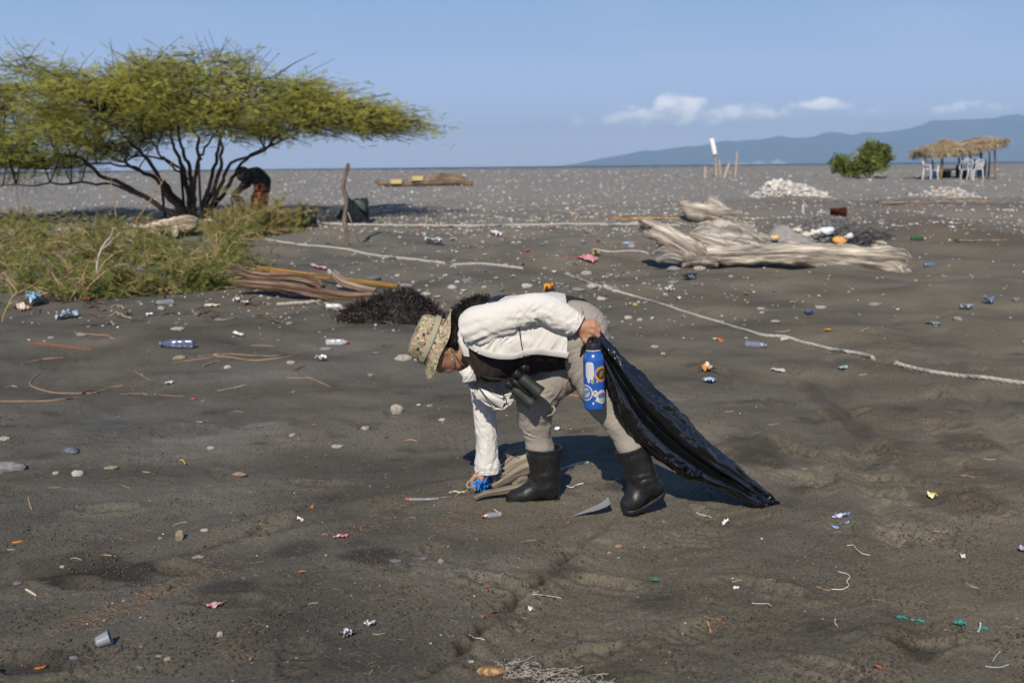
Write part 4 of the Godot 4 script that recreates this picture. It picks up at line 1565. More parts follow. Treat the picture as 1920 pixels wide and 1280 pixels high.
	# upper edge, lower edge, depth, thickness
	var stn := flow([
		[1109, 612, 1106, 634, 0.200, 0.016], [1120, 619, 1112, 646, 0.200, 0.024], [1137, 640, 1124, 668, 0.198, 0.038], [1163, 667, 1138, 708, 0.195, 0.060], [1203, 705, 1153, 752, 0.185, 0.085], [1250, 752, 1172, 802, 0.17, 0.095], [1300, 803, 1232, 858, 0.13, 0.095],
		[1350, 850, 1292, 893, 0.095, 0.085], [1400, 893, 1352, 914, 0.06, 0.070], [1438, 925, 1406, 942, 0.03, 0.056], [1455, 939, 1432, 953, 0.01, 0.044], [1460, 948, 1448, 957, 0.0, 0.022]], 190)
	var rr := []
	var ring := 96
	for i in stn.size():
		var s: Array = stn[i]
		var up := W(s[0], s[1], s[4] - 0.02)
		var dn := W(s[2], s[3], s[4] + 0.015)
		var c := (up + dn) / 2
		var half := (up - dn) / 2
		var u := float(i) / stn.size()
		var env := smoothstep(0.0, 0.2, u) * smoothstep(1.0, 0.93, u)
		var r := PackedVector3Array()
		for k in ring:
			var a := TAU * k / ring
			var ca := cos(a)
			var sa := sin(a)
			var p := c + half * ca + Vector3(0.15, 0.1, 1.0).normalized() * sa * float(s[5]) * 0.5 * (1.0 - 0.35 * ca)
			# lengthwise pleats, gathered at the fist, and cross crinkles
			var pleat := fold(ca * 2.6 + sa * 1.4 + 0.3 * u, u * 2.4 + sa * 0.5)
			var crink := fold(u * 13.0 + ca * 1.1, a * 0.55 + u * 3.0)
			var crink2 := fold(u * 27.0 - ca * 2.0, sa * 1.6 + ca * 1.2 + 5.0)
			var patchy := clampf(0.5 + 1.6 * nb.get_noise_2d(u * 4.0 + 7.0, a * 0.6), 0.0, 1.0)
			var d := 0.0085 * pleat * smoothstep(0.0, 0.06, u) + env * (0.0070 * crink * patchy + 0.0030 * crink2 * patchy) + env * 0.014 * nb.get_noise_2d(u * 5.0 + 3.0, a * 0.7)
			if sa > 0.0:      # a long hollow between an upper and a lower roll
				p.z -= 0.050 * env * sa * exp(-pow((ca + 0.12) / 0.22, 2.0)) * smoothstep(0.95, 0.6, u)
			p += (half * ca * 0.6 + Vector3.BACK * sa * 0.05).normalized() * d
			p.y = maxf(p.y, gh(p.x, p.z) + 0.002)
			r.append(p)
		rr.append(r)
	m.rows(rr, true)
	var c1 := m.vert(W(1460, 953, 0.0))
	for k in ring:
		m.tri(c1, (stn.size() - 1) * ring + k, (stn.size() - 1) * ring + (k + 1) % ring)
	var pm := mat(0.005, 0.005, 0.006, 0.20, 0.6)
	relief(pm, M.crumple, 0.28, 1.1)
	objw("bag_body", m, pm, bag)
	# loose lower flaps and the gathered mouth above the fist
	var fl := MB.new()
	for q in [[1240, 840, 1256, 866, 1290, 880, 0.16], [1268, 862, 1290, 889, 1318, 891, 0.14], [1196, 800, 1206, 822, 1236, 842, 0.19]]:
		var rows := []
		for i in 14:
			var t := i / 13.0
			var r := PackedVector3Array()
			for k in 6:
				var v := k / 5.0
				var a := W(lerpf(q[0], q[4], t), lerpf(q[1], q[5], t) - 8, q[6])
				var e := W(lerpf(q[0], q[4], t) + (q[2] - (q[0] + q[4]) / 2.0) * sin(t * PI), lerpf(q[1], q[5], t) + (q[3] - (q[1] + q[5]) / 2.0) * sin(t * PI), q[6] + 0.03 + 0.01 * sin(t * 17.0))
				r.append(a.lerp(e, v) + Vector3(0, 0, 0.008 * sin(t * 23.0 + v * 4.0)))
			rows.append(r)
		fl.rows(rows, false)
	fl.shell(0.0008)
	objw("flap", fl, pm, bag)
	var mo := MB.new()
	for q in [[1100, 640, 1092, 652, 1088, 668, 0.20], [1104, 638, 1099, 648, 1102, 656, 0.19], [1122, 640, 1130, 655, 1133, 676, 0.21], [1118, 634, 1124, 643, 1128, 662, 0.22], [1110, 636, 1106, 646, 1096, 655, 0.18]]:
		mo.tube([W(q[0], q[1], q[6]), W(q[2], q[3], q[6]), W(q[4], q[5], q[6] - 0.02)], [0.014, 0.016, 0.004], 8, true, Color.WHITE, 0.35)
	mo.displace(func(p: Vector3, _n: Vector3) -> float: return 0.003 * nb.get_noise_3d(p.x * 40.0, p.y * 40.0, p.z * 40.0))
	objw("gathered_mouth", mo, pm, bag)


# ---------------------------------------------------------------- plants
func sprig(len: float, pairs: int, leaf: float, wide: float) -> ArrayMesh:      # a feathery leaf along +x
	var b := MB.new()
	b.tube([Vector3.ZERO, Vector3(len * 0.5, len * 0.05, 0), Vector3(len, 0, 0)], [0.0028, 0.002, 0.001], 3, false)
	for i in pairs:
		var t := (i + 0.7) / pairs
		var c := Vector3(len * t, len * 0.2 * t * (1.0 - t), 0)
		for s in [-1.0, 1.0]:
			var l: float = leaf * (0.55 + 0.9 * sin(PI * (0.15 + 0.8 * t)))
			var d := Vector3(0.45, 0.18 * sin(i * 2.3 + s), s).normalized()
			var w := Vector3(1, 0, 0) * wide * 0.5 + Vector3(0, 0.3 * wide * sin(i * 1.7 + s * 2.0), 0)
			var a := b.vert(c)
			var e := b.vert(c + d * l * 0.5 + w)
			var f := b.vert(c + d * l)
			var g := b.vert(c + d * l * 0.5 - w)
			if s > 0: b.quad(a, g, f, e)
			else: b.quad(a, e, f, g)
	return b.mesh()

func leaf_mat() -> StandardMaterial3D:
	var m := tinted(0.62, 0.3)
	m.backlight_enabled = true
	m.backlight = Color(0.8, 0.8, 0.4)
	return m

func aim(p: Vector3, dir: Vector3, roll: float, size: float) -> Transform3D:
	var x := dir.normalized()
	var z := x.cross(Vector3.UP)
	z = z.normalized() if z.length() > 0.05 else Vector3.BACK
	var y := z.cross(x)
	return Transform3D(Basis(x, y, z).rotated(x, roll).scaled(Vector3.ONE * size), p)

func band(list: Array, x: float) -> float:
	var i := 1
	while i < list.size() - 1 and list[i][0] < x:
		i += 1
	var t := clampf((x - list[i - 1][0]) / float(list[i][0] - list[i - 1][0]), 0, 1)
	return lerpf(list[i - 1][1], list[i][1], t)

func leaf_tint(r: RandomNumberGenerator, k: float) -> Color:
	var c := Color(0.44, 0.42, 0.085).lerp(Color(0.27, 0.31, 0.08), k)
	c = c.lerp(Color(0.42, 0.35, 0.08), clampf(r.randfn() * 0.25 + 0.1, 0, 1))
	return c * r.randf_range(0.75, 1.2)

func build_tree() -> void:
	var r := RandomNumberGenerator.new()
	r.seed = 301
	var z0 := -22.3
	var root := on_ground(366, 409)
	var tree := thing("umbrella_thorn_tree", "wide flat-topped green thorn tree with many dark splayed stems", "tree", root)
	var bark := mat(0.062, 0.050, 0.042, 0.95, 0.1)
	relief(bark, M.bark_tex, 2.0, 0.4)
	var stems := [
		[[345, 408, 0.1, 0.085], [312, 388, 0.2, 0.075], [262, 356, 0.4, 0.065], [214, 330, 0.6, 0.055], [176, 296, 0.9, 0.045], [110, 288, 1.1, 0.03], [40, 286, 1.3, 0.018]],
		[[350, 406, -0.1, 0.08], [306, 350, -0.2, 0.07], [258, 326, -0.5, 0.055], [205, 306, -0.9, 0.04], [120, 270, -1.3, 0.025]],
		[[352, 404, 0.2, 0.075], [326, 372, 0.3, 0.07], [310, 330, 0.5, 0.06], [296, 300, 0.7, 0.05], [262, 255, 1.0, 0.03], [215, 200, 1.3, 0.02]],
		[[358, 402, 0.0, 0.085], [350, 362, -0.1, 0.075], [336, 318, -0.2, 0.06], [316, 280, -0.4, 0.045], [300, 230, -0.6, 0.03], [280, 160, -0.8, 0.018]],
		[[364, 402, 0.0, 0.08], [362, 340, 0.1, 0.06], [352, 296, 0.2, 0.05], [344, 250, 0.3, 0.035], [350, 170, 0.4, 0.018]],
		[[368, 403, 0.15, 0.075], [372, 352, 0.3, 0.06], [384, 304, 0.5, 0.05], [388, 262, 0.7, 0.04], [378, 210, 0.9, 0.03], [400, 140, 1.1, 0.018]],
		[[374, 402, -0.1, 0.075], [384, 350, -0.3, 0.06], [392, 300, -0.5, 0.048], [398, 255, -0.7, 0.035], [430, 180, -1.0, 0.018]],
		[[380, 400, 0.0, 0.07], [404, 350, 0.1, 0.06], [418, 312, 0.2, 0.05], [424, 268, 0.3, 0.04], [420, 228, 0.4, 0.03], [470, 160, 0.5, 0.015]],
		[[386, 400, -0.2, 0.07], [418, 352, -0.3, 0.06], [438, 312, -0.4, 0.045], [474, 280, -0.7, 0.036], [534, 250, -1.1, 0.028], [620, 210, -1.4, 0.018], [720, 200, -1.5, 0.01]],
		[[392, 398, 0.1, 0.065], [420, 345, 0.2, 0.055], [442, 306, 0.4, 0.04], [506, 286, 0.6, 0.034], [522, 268, 0.8, 0.030], [566, 246, 1.0, 0.024], [660, 235, 1.2, 0.015], [770, 235, 1.3, 0.008]],
		[[340, 404, 0.3, 0.055], [286, 368, 0.6, 0.045], [240, 345, 0.9, 0.036], [180, 340, 1.3, 0.028], [100, 345, 1.7, 0.016], [20, 340, 2.0, 0.008]],
		[[300, 350, -0.2, 0.04], [250, 318, -0.3, 0.035], [170, 306, -0.2, 0.024], [90, 318, 0.0, 0.012]],
		[[336, 318, -0.2, 0.04], [300, 296, 0.0, 0.032], [240, 288, 0.2, 0.022], [150, 250, 0.4, 0.012]],
		[[384, 304, 0.5, 0.035], [410, 276, 0.9, 0.028], [450, 240, 1.4, 0.018], [520, 190, 1.8, 0.01]],
		[[362, 340, 0.1, 0.035], [330, 300, 0.8, 0.028], [320, 262, 1.4, 0.02], [260, 220, 2.0, 0.01]]]
	var nodes := []
	for s in stems:
		var mb := MB.new()
		var pts := []
		var rad := []
		var fl := flow(s, 26)
		for i in fl.size():
			var q: Array = fl[i]
			var p := on_z(q[0], q[1], z0) + Vector3(0, 0, q[2])
			if i > 1:
				p += Vector3(na.get_noise_2d(i * 0.35, s[0][0]), na.get_noise_2d(i * 0.35, s[0][0] + 40), 0) * 0.05
			pts.append(p)
			rad.append(maxf(q[3] * 0.70, 0.006))
			if i > 9:
				nodes.append([p, q[3]])
		pts[0].y = minf(pts[0].y, gh(pts[0].x, pts[0].z) - 0.1)
		mb.tube(pts, rad, 8)
		objw("trunk", mb, bark, tree)
	# crown: flattened clumps, thick at the top, open towards the edge
	var top := [[-140, 170], [-60, 150], [0, 126], [60, 96], [150, 110], [250, 104], [330, 98], [420, 94], [480, 112], [560, 132], [620, 166], [700, 192], [770, 208], [830, 236]]
	var bot := [[-140, 330], [0, 345], [100, 332], [190, 304], [260, 276], [330, 262], [420, 262], [500, 268], [560, 258], [640, 240], [700, 250], [770, 256], [830, 246]]
	var twig := MB.new()
	var xf := []
	var cols := []
	var clumps := 0
	var tries := 0
	while clumps < 560 and tries < 9000:
		tries += 1
		var x := r.randf_range(-130, 800)
		var zr := 2.7 * sqrt(maxf(0.0, 1.0 - pow((x - 370) / 490.0, 2.0)))
		var dz := r.randf_range(-1, 1)
		var t := band(top, x)
		var bo := band(bot, x)
		var y0 := lerpf(t, bo, dz * dz * 0.42) + 7.0
		var y1 := lerpf(bo, t, dz * dz * 0.12) - 5.0
		var y := lerpf(y0, y1, r.randf())
		var c := on_z(x, y, z0) + Vector3(0, 0, dz * zr + 0.3)
		if nb.get_noise_3d(c.x * 0.75, c.y * 1.9, c.z * 0.75) < 0.04 + 0.18 * smoothstep(500, 800, x):
			continue
		clumps += 1
		# the branch that carries it
		var best: Array = nodes[0]
		var bd := 1e9
		for q in nodes:
			var d: float = (q[0] - c).length() + maxf(0.0, q[0].y - c.y) * 1.5
			if d < bd:
				bd = d
				best = q
		var p0: Vector3 = best[0]
		var dirv := (c - p0)
		var mid := p0.lerp(c, 0.5) + Vector3(r.randfn() * 0.08, r.randf_range(0.02, 0.16), r.randfn() * 0.08)
		var tw := flow([[p0.x, p0.y, p0.z], [mid.x, mid.y, mid.z], [c.x, c.y, c.z]], 7)
		var pp := []
		for q in tw:
			pp.append(Vector3(q[0], q[1], q[2]))
		twig.tube(pp, [0.016, 0.014, 0.012, 0.010, 0.008, 0.006, 0.004], 4, false)
		var outward := Vector3(c.x - root.x, 0.0, c.z - root.z)
		outward = (outward.normalized() * 1.0 + Vector3(dirv.x, 0, dirv.z).normalized() * 0.5 + Vector3(0, 0.10, 0))
		var tone := clampf(0.5 + nb.get_noise_3d(c.x * 0.6, c.y, c.z * 0.6) * 1.3, 0, 1)
		var edge := smoothstep(560.0, 800.0, x)
		for i in int(lerpf(66, 34, edge)):
			var d := (outward + Vector3(r.randfn(), r.randfn() * 0.5, r.randfn()) * 0.9).normalized()
			var p := c + Vector3(r.randfn() * 0.27, r.randfn() * 0.11, r.randfn() * 0.27) + outward.normalized() * r.randf_range(-0.25, 0.22)
			xf.append(aim(p, d + Vector3(0, -0.08, 0), r.randfn() * 0.7, r.randf_range(0.75, 1.3)))
			cols.append(leaf_tint(r, tone))
			if i % 7 == 0:
				twig.tube([c, p.lerp(c, 0.4) + Vector3(0, 0.02, 0), p + d * 0.2], [0.006, 0.004, 0.002], 3, false)
	# whippy shoots beyond the outline
	for q in [[30, 96, -25, -34], [120, 105, 18, -22], [230, 102, -12, -28], [330, 98, 26, -30], [395, 94, -10, -42], [440, 96, 14, -20], [500, 118, 20, -22], [560, 128, 36, -24], [640, 170, 50, -12], [700, 190, 52, -8], [780, 228, 58, 12], [760, 215, 44, -6], [760, 250, 46, 14], [720, 252, 40, 18], [640, 250, 30, 22], [560, 262, 26, 18], [20, 300, -22, 56], [60, 320, -10, 50], [110, 328, -6, 38], [250, 275, 12, 26], [-10, 330, 8, 60], [480, 270, 22, 14]]:
		for k in 3:
			var dz := r.randf_range(-1.2, 1.4)
			var a := on_z(q[0] - q[2] * 0.8, q[1] - q[3] * 0.7 + 6.0, z0) + Vector3(0, 0, dz)
			var e := on_z(q[0] + q[2] * r.randf_range(0.7, 1.1) + r.randfn() * 8, q[1] + q[3] * r.randf_range(0.6, 1.1), z0) + Vector3(0, 0, dz)
			twig.tube([a, a.lerp(e, 0.5) + Vector3(0, 0.03, 0), e], [0.008, 0.005, 0.003], 4, false)
	objw("branches", twig, bark, tree).set_meta("kind", "stuff")
	many("crown", sprig(0.15, 10, 0.021, 0.0085), leaf_mat(), xf, cols, tree)

func shrub(label: String, seed_: int, roots: Array, stems: int, reach: float, tall: float, dense: int, lean: Vector3, ripe: float) -> void:
	var r := RandomNumberGenerator.new()
	r.seed = seed_
	var at := on_ground(roots[0][0], roots[0][1])
	var o := thing("thorny_shrub", label, "shrub", at, 0.0, "")
	var wood := mat(0.36, 0.265, 0.14, 0.9, 0.2)
	var st := MB.new()
	var xf := []
	var cols := []
	for q in roots:
		var p0 := on_ground(q[0], q[1])
		for s in stems:
			var a := r.randf() * TAU
			var len := reach * r.randf_range(0.5, 1.15)
			var h := Vector3(cos(a), 0, sin(a)) + lean
			var el := r.randf_range(0.25, 1.1)
			var d := (h.normalized() * cos(el) + Vector3.UP * sin(el)).normalized()
			var p := p0 + Vector3(r.randfn() * 0.08, -0.03, r.randfn() * 0.08)
			var pts := [p]
			var n := 9
			for k in n:
				d = (d + Vector3(r.randfn() * 0.17, -0.10 + r.randfn() * 0.12, r.randfn() * 0.17)).normalized()
				p += d * len / n
				p.y = minf(p.y, p0.y + tall * r.randf_range(0.9, 1.15))
				p.y = maxf(p.y, gh(p.x, p.z) + 0.03)
				pts.append(p)
			var rad := []
			for k in n + 1:
				rad.append(lerpf(0.011, 0.0028, float(k) / n))
			st.tube(pts, rad, 4, false)
			for k in range(2, n + 1):
				for m in dense:
					var t := r.randf()
					var c: Vector3 = pts[k - 1].lerp(pts[k], t)
					var side := Vector3(r.randfn(), r.randfn() * 0.6 + 0.15, r.randfn()).normalized()
					var e := c + side * r.randf_range(0.05, 0.26)
					e.y = maxf(e.y, gh(e.x, e.z) + 0.02)
					if m % 2 == 0:
						st.tube([c, c.lerp(e, 0.5) + Vector3(0, 0.012, 0), e], [0.0042, 0.003, 0.0015], 3, false)
					if nb.get_noise_3d(e.x * 1.6, e.y * 2.6, e.z * 1.6) < 0.02:
						continue
					for j in 3:
						xf.append(aim(c.lerp(e, r.randf_range(0.4, 1.0)), side + Vector3(r.randfn(), r.randfn(), r.randfn()) * 0.6, r.randf() * TAU, r.randf_range(0.5, 1.0)))
						var col := Color(0.135, 0.185, 0.048).lerp(Color(0.28, 0.26, 0.08), clampf(r.randf() * 0.7 + ripe, 0, 1))
						cols.append(col * r.randf_range(0.7, 1.2))
	objw("stem", st, wood, o).set_meta("kind", "stuff")
	many("foliage", sprig(0.105, 9, 0.024, 0.0085), leaf_mat(), xf, cols, o)

func build_shrubs() -> void:
	shrub("low sprawling green thorn shrub nearest the bottom edge of the scrub, litter under it", 411, [[130, 560], [60, 540], [215, 552], [300, 535], [10, 500], [160, 520], [375, 540]], 15, 0.85, 0.50, 4, Vector3(0.1, 0, 0.1), 0.05)
	shrub("low feathery thorn shrub in the middle of the scrub, dead grey branch in it", 412, [[280, 490], [180, 480], [80, 470], [360, 490], [-20, 470], [410, 500]], 14, 0.95, 0.42, 4, Vector3(0.15, 0, 0), 0.12)
	shrub("yellowish thorn shrub in front of the thorn tree's trunks, beside the pale log", 413, [[40, 440], [150, 446], [200, 452], [430, 446]], 9, 1.0, 0.36, 3, Vector3(0.1, 0, 0), 0.35)
	shrub("airy yellow-green thorn shrub below the person under the tree, bare twigs showing", 414, [[440, 434], [480, 430], [520, 428], [500, 436]], 20, 1.0, 0.62, 5, Vector3(0.2, 0, 0), 0.3)
	# bare twigs and a grey dead branch standing out of the scrub
	var wood := mat(0.30, 0.21, 0.11, 0.9, 0.2)
	var r := RandomNumberGenerator.new()
	r.seed = 9
	for q in [["dead_branch", "forked grey dead branch standing up in the scrub", [[180, 505, 0.012], [184, 482, 0.012], [192, 462, 0.010], [205, 445, 0.007]], -12.6, [0.42, 0.39, 0.34]],
		["bare_shoot", "bare yellow arching shoot at the lowest corner of the scrub", [[2, 600, 0.006], [20, 560, 0.006], [30, 545, 0.005], [10, 520, 0.004]], -11.2, [0.36, 0.26, 0.13]],
		["bare_shoot", "tall bare shoots rising from the scrub before the leaning stems", [[250, 420, 0.010], [285, 370, 0.009], [310, 330, 0.007], [322, 300, 0.004]], -19.0, [0.30, 0.20, 0.10]],
		["bare_shoot", "bare forked shoot among yellow scrub near the pale log", [[218, 415, 0.008], [214, 385, 0.007], [208, 352, 0.005], [210, 330, 0.003]], -19.0, [0.30, 0.22, 0.11]]]:
		var b := MB.new()
		var pts := []
		var rad := []
		for s in flow(q[2], 14):
			pts.append(on_z(s[0], s[1], q[3]))
			rad.append(s[2])
		pts[0].y = gh(pts[0].x, pts[0].z) - 0.03
		b.tube(pts, rad, 6)
		for k in [5, 7, 9, 11]:
			var d := Vector3(r.randfn() * 0.5, 0.5, r.randfn() * 0.3) * 0.3
			b.tube([pts[k], pts[k] + d * 0.5 + Vector3(0.02, 0, 0), pts[k] + d], [rad[k] * 0.7, rad[k] * 0.5, 0.002], 5)
		var at: Vector3 = pts[0]
		b.shift(Transform3D(Basis(), -at))
		var o := obj(q[0], b, mat(q[4][0], q[4][1], q[4][2], 0.9))
		o.position = at
		tag(o, q[1], "branch")

func build_far_bush() -> void:
	var r := RandomNumberGenerator.new()
	r.seed = 77
	var p0 := on_ground(1632, 333)
	var o := thing("round_bush", "small round green tree on the open beach, left of the thatched shelter", "tree", p0)
	var z := p0.z
	var wood := MB.new()
	var xf := []
	var cols := []
	for s in [[[1634, 334], [1628, 322], [1618, 312], [1624, 296]], [[1634, 334], [1636, 318], [1650, 304], [1660, 296]], [[1632, 334], [1620, 322], [1600, 316], [1580, 310]], [[1632, 334], [1634, 312], [1638, 290]]]:
		var pts := []
		for q in flow(s, 8):
			pts.append(on_z(q[0], q[1], z) + Vector3(0, 0, r.randfn() * 0.1))
		wood.tube(pts, [0.11, 0.10, 0.09, 0.08, 0.06, 0.05, 0.035, 0.02], 6)
	objw("trunk", wood, mat(0.22, 0.17, 0.12, 0.9), o)
	for c in [[1638, 292, 20, 15, 0.9], [1622, 298, 13, 10, 0.7], [1656, 293, 14, 9, 0.7], [1640, 310, 16, 9, 0.7], [1632, 277, 12, 9, 0.6], [1588, 312, 16, 8, 0.7], [1574, 306, 9, 7, 0.5], [1602, 318, 12, 6, 0.6], [1650, 281, 9, 7, 0.5]]:
		for i in 110:
			var d := Vector3(r.randfn(), r.randfn(), r.randfn()).normalized() * pow(r.randf(), 0.4)
			var p := on_z(c[0] + d.x * c[2], c[1] - d.y * c[3], z) + Vector3(0, 0, d.z * c[4])
			if nb.get_noise_3d(p.x * 1.2, p.y * 1.2, p.z * 1.2) < -0.2:
				continue
			xf.append(aim(p, Vector3(r.randfn(), r.randfn(), r.randfn()), r.randf() * TAU, r.randf_range(0.7, 1.3)))
			cols.append(Color(0.15, 0.18, 0.045) * r.randf_range(0.6, 1.3))
	many("crown", sprig(0.34, 4, 0.13, 0.085), leaf_mat(), xf, cols, o)


# ---------------------------------------------------------------- driftwood, nets, heaps
func wood_mat(r: float, g: float, b: float, _seed: int, dark := 0.45) -> StandardMaterial3D:
	var m := mat(r * 1.15, g * 1.15, b * 1.15, 0.92, 0.15)
	m.albedo_texture = M.wood_color
	m.heightmap_enabled = true
	m.heightmap_texture = M.wood_height
	m.heightmap_scale = lerpf(2.2, 0.8, dark)
	m.uv1_scale = Vector3(1.0, 0.55, 1.0)
	return m

# a log through [px, py, radius px, extra metres towards the camera] at the depth of a ground pixel
func log_mesh(b: MB, st: Array, z: float, n: int, sides: int, rough: float, seed_: float) -> void:
	var pts := []
	var rad := []
	for s in flow(st, n):
		var p := on_z(s[0], s[1], z) + Vector3(0, 0, s[3])
		pts.append(p)
		rad.append(s[2] / FPX * -z)
	var from := b.v.size()
	b.tube(pts, rad, sides)
	var part := MB.new()
	part.v = b.v
	part.ix = b.ix
	part.normals()
	for i in range(from, b.v.size()):
		var p := b.v[i]
		b.v[i] += part.n[i] * rough * (1.2 * nb.get_noise_3d(p.x * 2.0 + seed_, p.y * 3.5, p.z * 3.5) + 0.30 * fold(cos(b.uv[i].x * TAU) * 2.2 + seed_, sin(b.uv[i].x * TAU) * 2.2 + b.uv[i].y * 0.9) + 0.75 * nb.get_noise_3d(p.x * 6.0, p.y * 9.0 + seed_, p.z * 9.0) + 0.5 * minf(0.0, na.get_noise_3d(p.x * 9.0 + seed_, p.y * 14.0, p.z * 14.0) + 0.1))

func grounded(called: String, label: String, cat: String, b: MB, m: Material, group := "", colors := false) -> MeshInstance3D:
	# moves the mesh so that its node stands at the foot of the thing
	var lo := Vector3.INF
	var hi := -Vector3.INF
	for p in b.v:
		lo = lo.min(p)
		hi = hi.max(p)
	var at := Vector3((lo.x + hi.x) / 2, lo.y, (lo.z + hi.z) / 2)
	b.shift(Transform3D(Basis(), -at))
	var o := obj(called, b, m, self, colors)
	o.position = at
	tag(o, label, cat, group)
	return o

func mound(px: float, py: float, wide: float, tall: float, deep: float, rough: float, seed_: float, peak := 0.5) -> MB:
	var c := on_ground(px, py)
	var k := -c.z / FPX
	var b := MB.new()
	var rr := []
	for i in 34:
		var r := PackedVector3Array()
		for j in 26:
			var u := i / 33.0
			var v := j / 25.0
			var w := pow(u, log(0.5) / log(peak))
			var env := pow(sin(PI * w), 0.75) * pow(sin(PI * clampf(v, 0.0, 1.0)), 0.6)
			var x := c.x + (u - 0.5) * wide * k
			var z := c.z + (0.5 - v) * deep - deep * 0.4
			var y := gh(x, z) - 0.03 + env * tall * k * (0.8 + 0.35 * na.get_noise_2d(u * 1.6 + seed_, v * 1.2))
			var f := rough * (fold(u * 6.0 + seed_, v * 4.0 + u * 3.0) - 0.3 + 0.6 * nb.get_noise_2d(u * 12.0, v * 9.0 + seed_)) * env
			r.append(Vector3(x, y + f, z + f * 0.5))
		rr.append(r)
	b.rows(rr, false)
	return b

func build_wood() -> void:
	# the big bleached trunk
	var z := on_ground(1450, 503).z
	var trunk := thing("driftwood", "big bleached driftwood trunk with a raised limb and a broad grey root plate", "driftwood", on_ground(1450, 503))
	var wm := wood_mat(0.50, 0.455, 0.40, 501, 0.5)
	var t := MB.new()
	log_mesh(t, [[1280, 482, 17, 0.05], [1330, 479, 19, 0.0], [1400, 478, 18, 0.0], [1480, 476, 20, -0.02], [1550, 479, 21, 0.0], [1610, 483, 22, 0.03], [1655, 486, 26, 0.05], [1684, 489, 24, 0.05], [1699, 496, 15, 0.05]], z, 80, 22, 0.034, 1.0)
	objw("trunk", t, wm, trunk)
	t = MB.new()
	log_mesh(t, [[1204, 419, 11, -0.1], [1218, 427, 16, -0.08], [1250, 442, 17, -0.04], [1285, 462, 18, 0.0], [1318, 481, 17, 0.04], [1345, 487, 11, 0.06]], z, 50, 18, 0.034, 4.0)
	objw("limb", t, wm, trunk)
	t = MB.new()
	log_mesh(t, [[1298, 440, 5, -0.3], [1325, 450, 9, -0.25], [1360, 461, 11, -0.15], [1400, 470, 12, -0.05]], z, 30, 14, 0.022, 6.0)
	objw("limb", t, wm, trunk)
	for q in [[[1650, 490, 14, 0.1], [1672, 502, 11, 0.14], [1682, 512, 6, 0.16]], [[1665, 480, 14, 0.0], [1688, 476, 11, 0.02], [1700, 484, 7, 0.05]], [[1640, 470, 8, -0.1], [1655, 460, 7, -0.12], [1668, 462, 5, -0.1]], [[1678, 500, 12, 0.08], [1694, 508, 9, 0.1], [1704, 514, 5, 0.1]]]:
		t = MB.new()
		log_mesh(t, q, z, 16, 12, 0.024, q[0][0])
		objw("root", t, wm, trunk)
	t = MB.new()
	var rs := RandomNumberGenerator.new()
	rs.seed = 71
	for i in 26:
		var right := i % 3 != 0
		var p := on_z(rs.randf_range(1690, 1700) if right else rs.randf_range(1203, 1212), rs.randf_range(478, 508) if right else rs.randf_range(414, 430), z + rs.randf_range(-0.05, 0.12))
		var d := Vector3(1.0 if right else -0.8, rs.randf_range(-0.3, 0.4) if right else rs.randf_range(0.1, 0.7), rs.randf_range(-0.4, 0.5)).normalized()
		t.tube([p - d * 0.1, p, p + d * rs.randf_range(0.03, 0.12)], [0.03, 0.022, 0.004], 5, true, Color.WHITE, 0.5)
	objw("splinters", t, wm, trunk).set_meta("kind", "stuff")
	# tarpaulin and net behind it
	var tarp := mat(0.30, 0.29, 0.27, 0.9, 0.15)
	mottled(tarp, 77, 0.03, 0.86, 128)
	relief(tarp, M.grain_tex, 0.8, 0.8)
	# a broad split plate of root wood that stands behind the limb
	var plate := MB.new()
	var edge_top := [[1283, 466], [1292, 448], [1304, 438], [1318, 424], [1336, 417], [1356, 414], [1378, 419], [1398, 419], [1412, 430], [1424, 444], [1440, 452], [1462, 468]]
	var gm := wood_mat(0.40, 0.385, 0.355, 540, 0.6)
	gm.uv1_scale = Vector3(0.6, 0.8, 1.0)
	var prow := []
	for i in 56:
		var x := lerpf(1284, 1461, i / 55.0)
		var r0 := PackedVector3Array()
		for j in 18:
			var v := j / 17.0
			var y := lerpf(484, band(edge_top, x) + 2.5 * nb.get_noise_2d(x * 0.13, 3.0), v)
			var p := on_z(x, y, z - 0.22 - 0.30 * v)
			p.z += 0.05 * fold(x * 0.035 + v * 0.5, v * 0.7) + 0.05 * nb.get_noise_2d(x * 0.02, v * 1.5)
			r0.append(p)
		prow.append(r0)
	plate.rows(prow, false)
	plate.shell(0.10)
	objw("root_plate", plate, gm, trunk)
	for q in [[[1232, 462, 5, -0.1], [1246, 458, 6, -0.05], [1268, 462, 8, 0.0], [1292, 472, 9, 0.0]], [[1222, 478, 3, 0.0], [1240, 468, 5, 0.0], [1262, 470, 6, 0.03], [1290, 482, 7, 0.05]], [[1232, 488, 3, 0.05], [1252, 480, 5, 0.06], [1280, 484, 6, 0.06]], [[1450, 462, 7, -0.2], [1480, 460, 9, -0.25], [1520, 466, 8, -0.2]]]:
		t = MB.new()
		log_mesh(t, q, z, 20, 10, 0.02, q[0][0])
		objw("root", t, gm, trunk)
	var net := mat(0.21, 0.205, 0.20, 0.9, 0.15)
	mottled(net, 78, 0.04, 0.5, 128)
	relief(net, M.bark_tex, 1.5, 0.4)
	grounded("fishing_net", "dark grey fishing net heaped behind the right half of the driftwood trunk", "net", mound(1580, 480, 190, 82, 0.9, 0.016, 5.0, 0.45), net)
	grounded("fishing_net", "lighter grey net heap between the root plate and the dark net", "net", mound(1490, 474, 130, 62, 0.8, 0.02, 7.0), tarp)
	var nt := MB.new()
	var r := RandomNumberGenerator.new()
	r.seed = 31
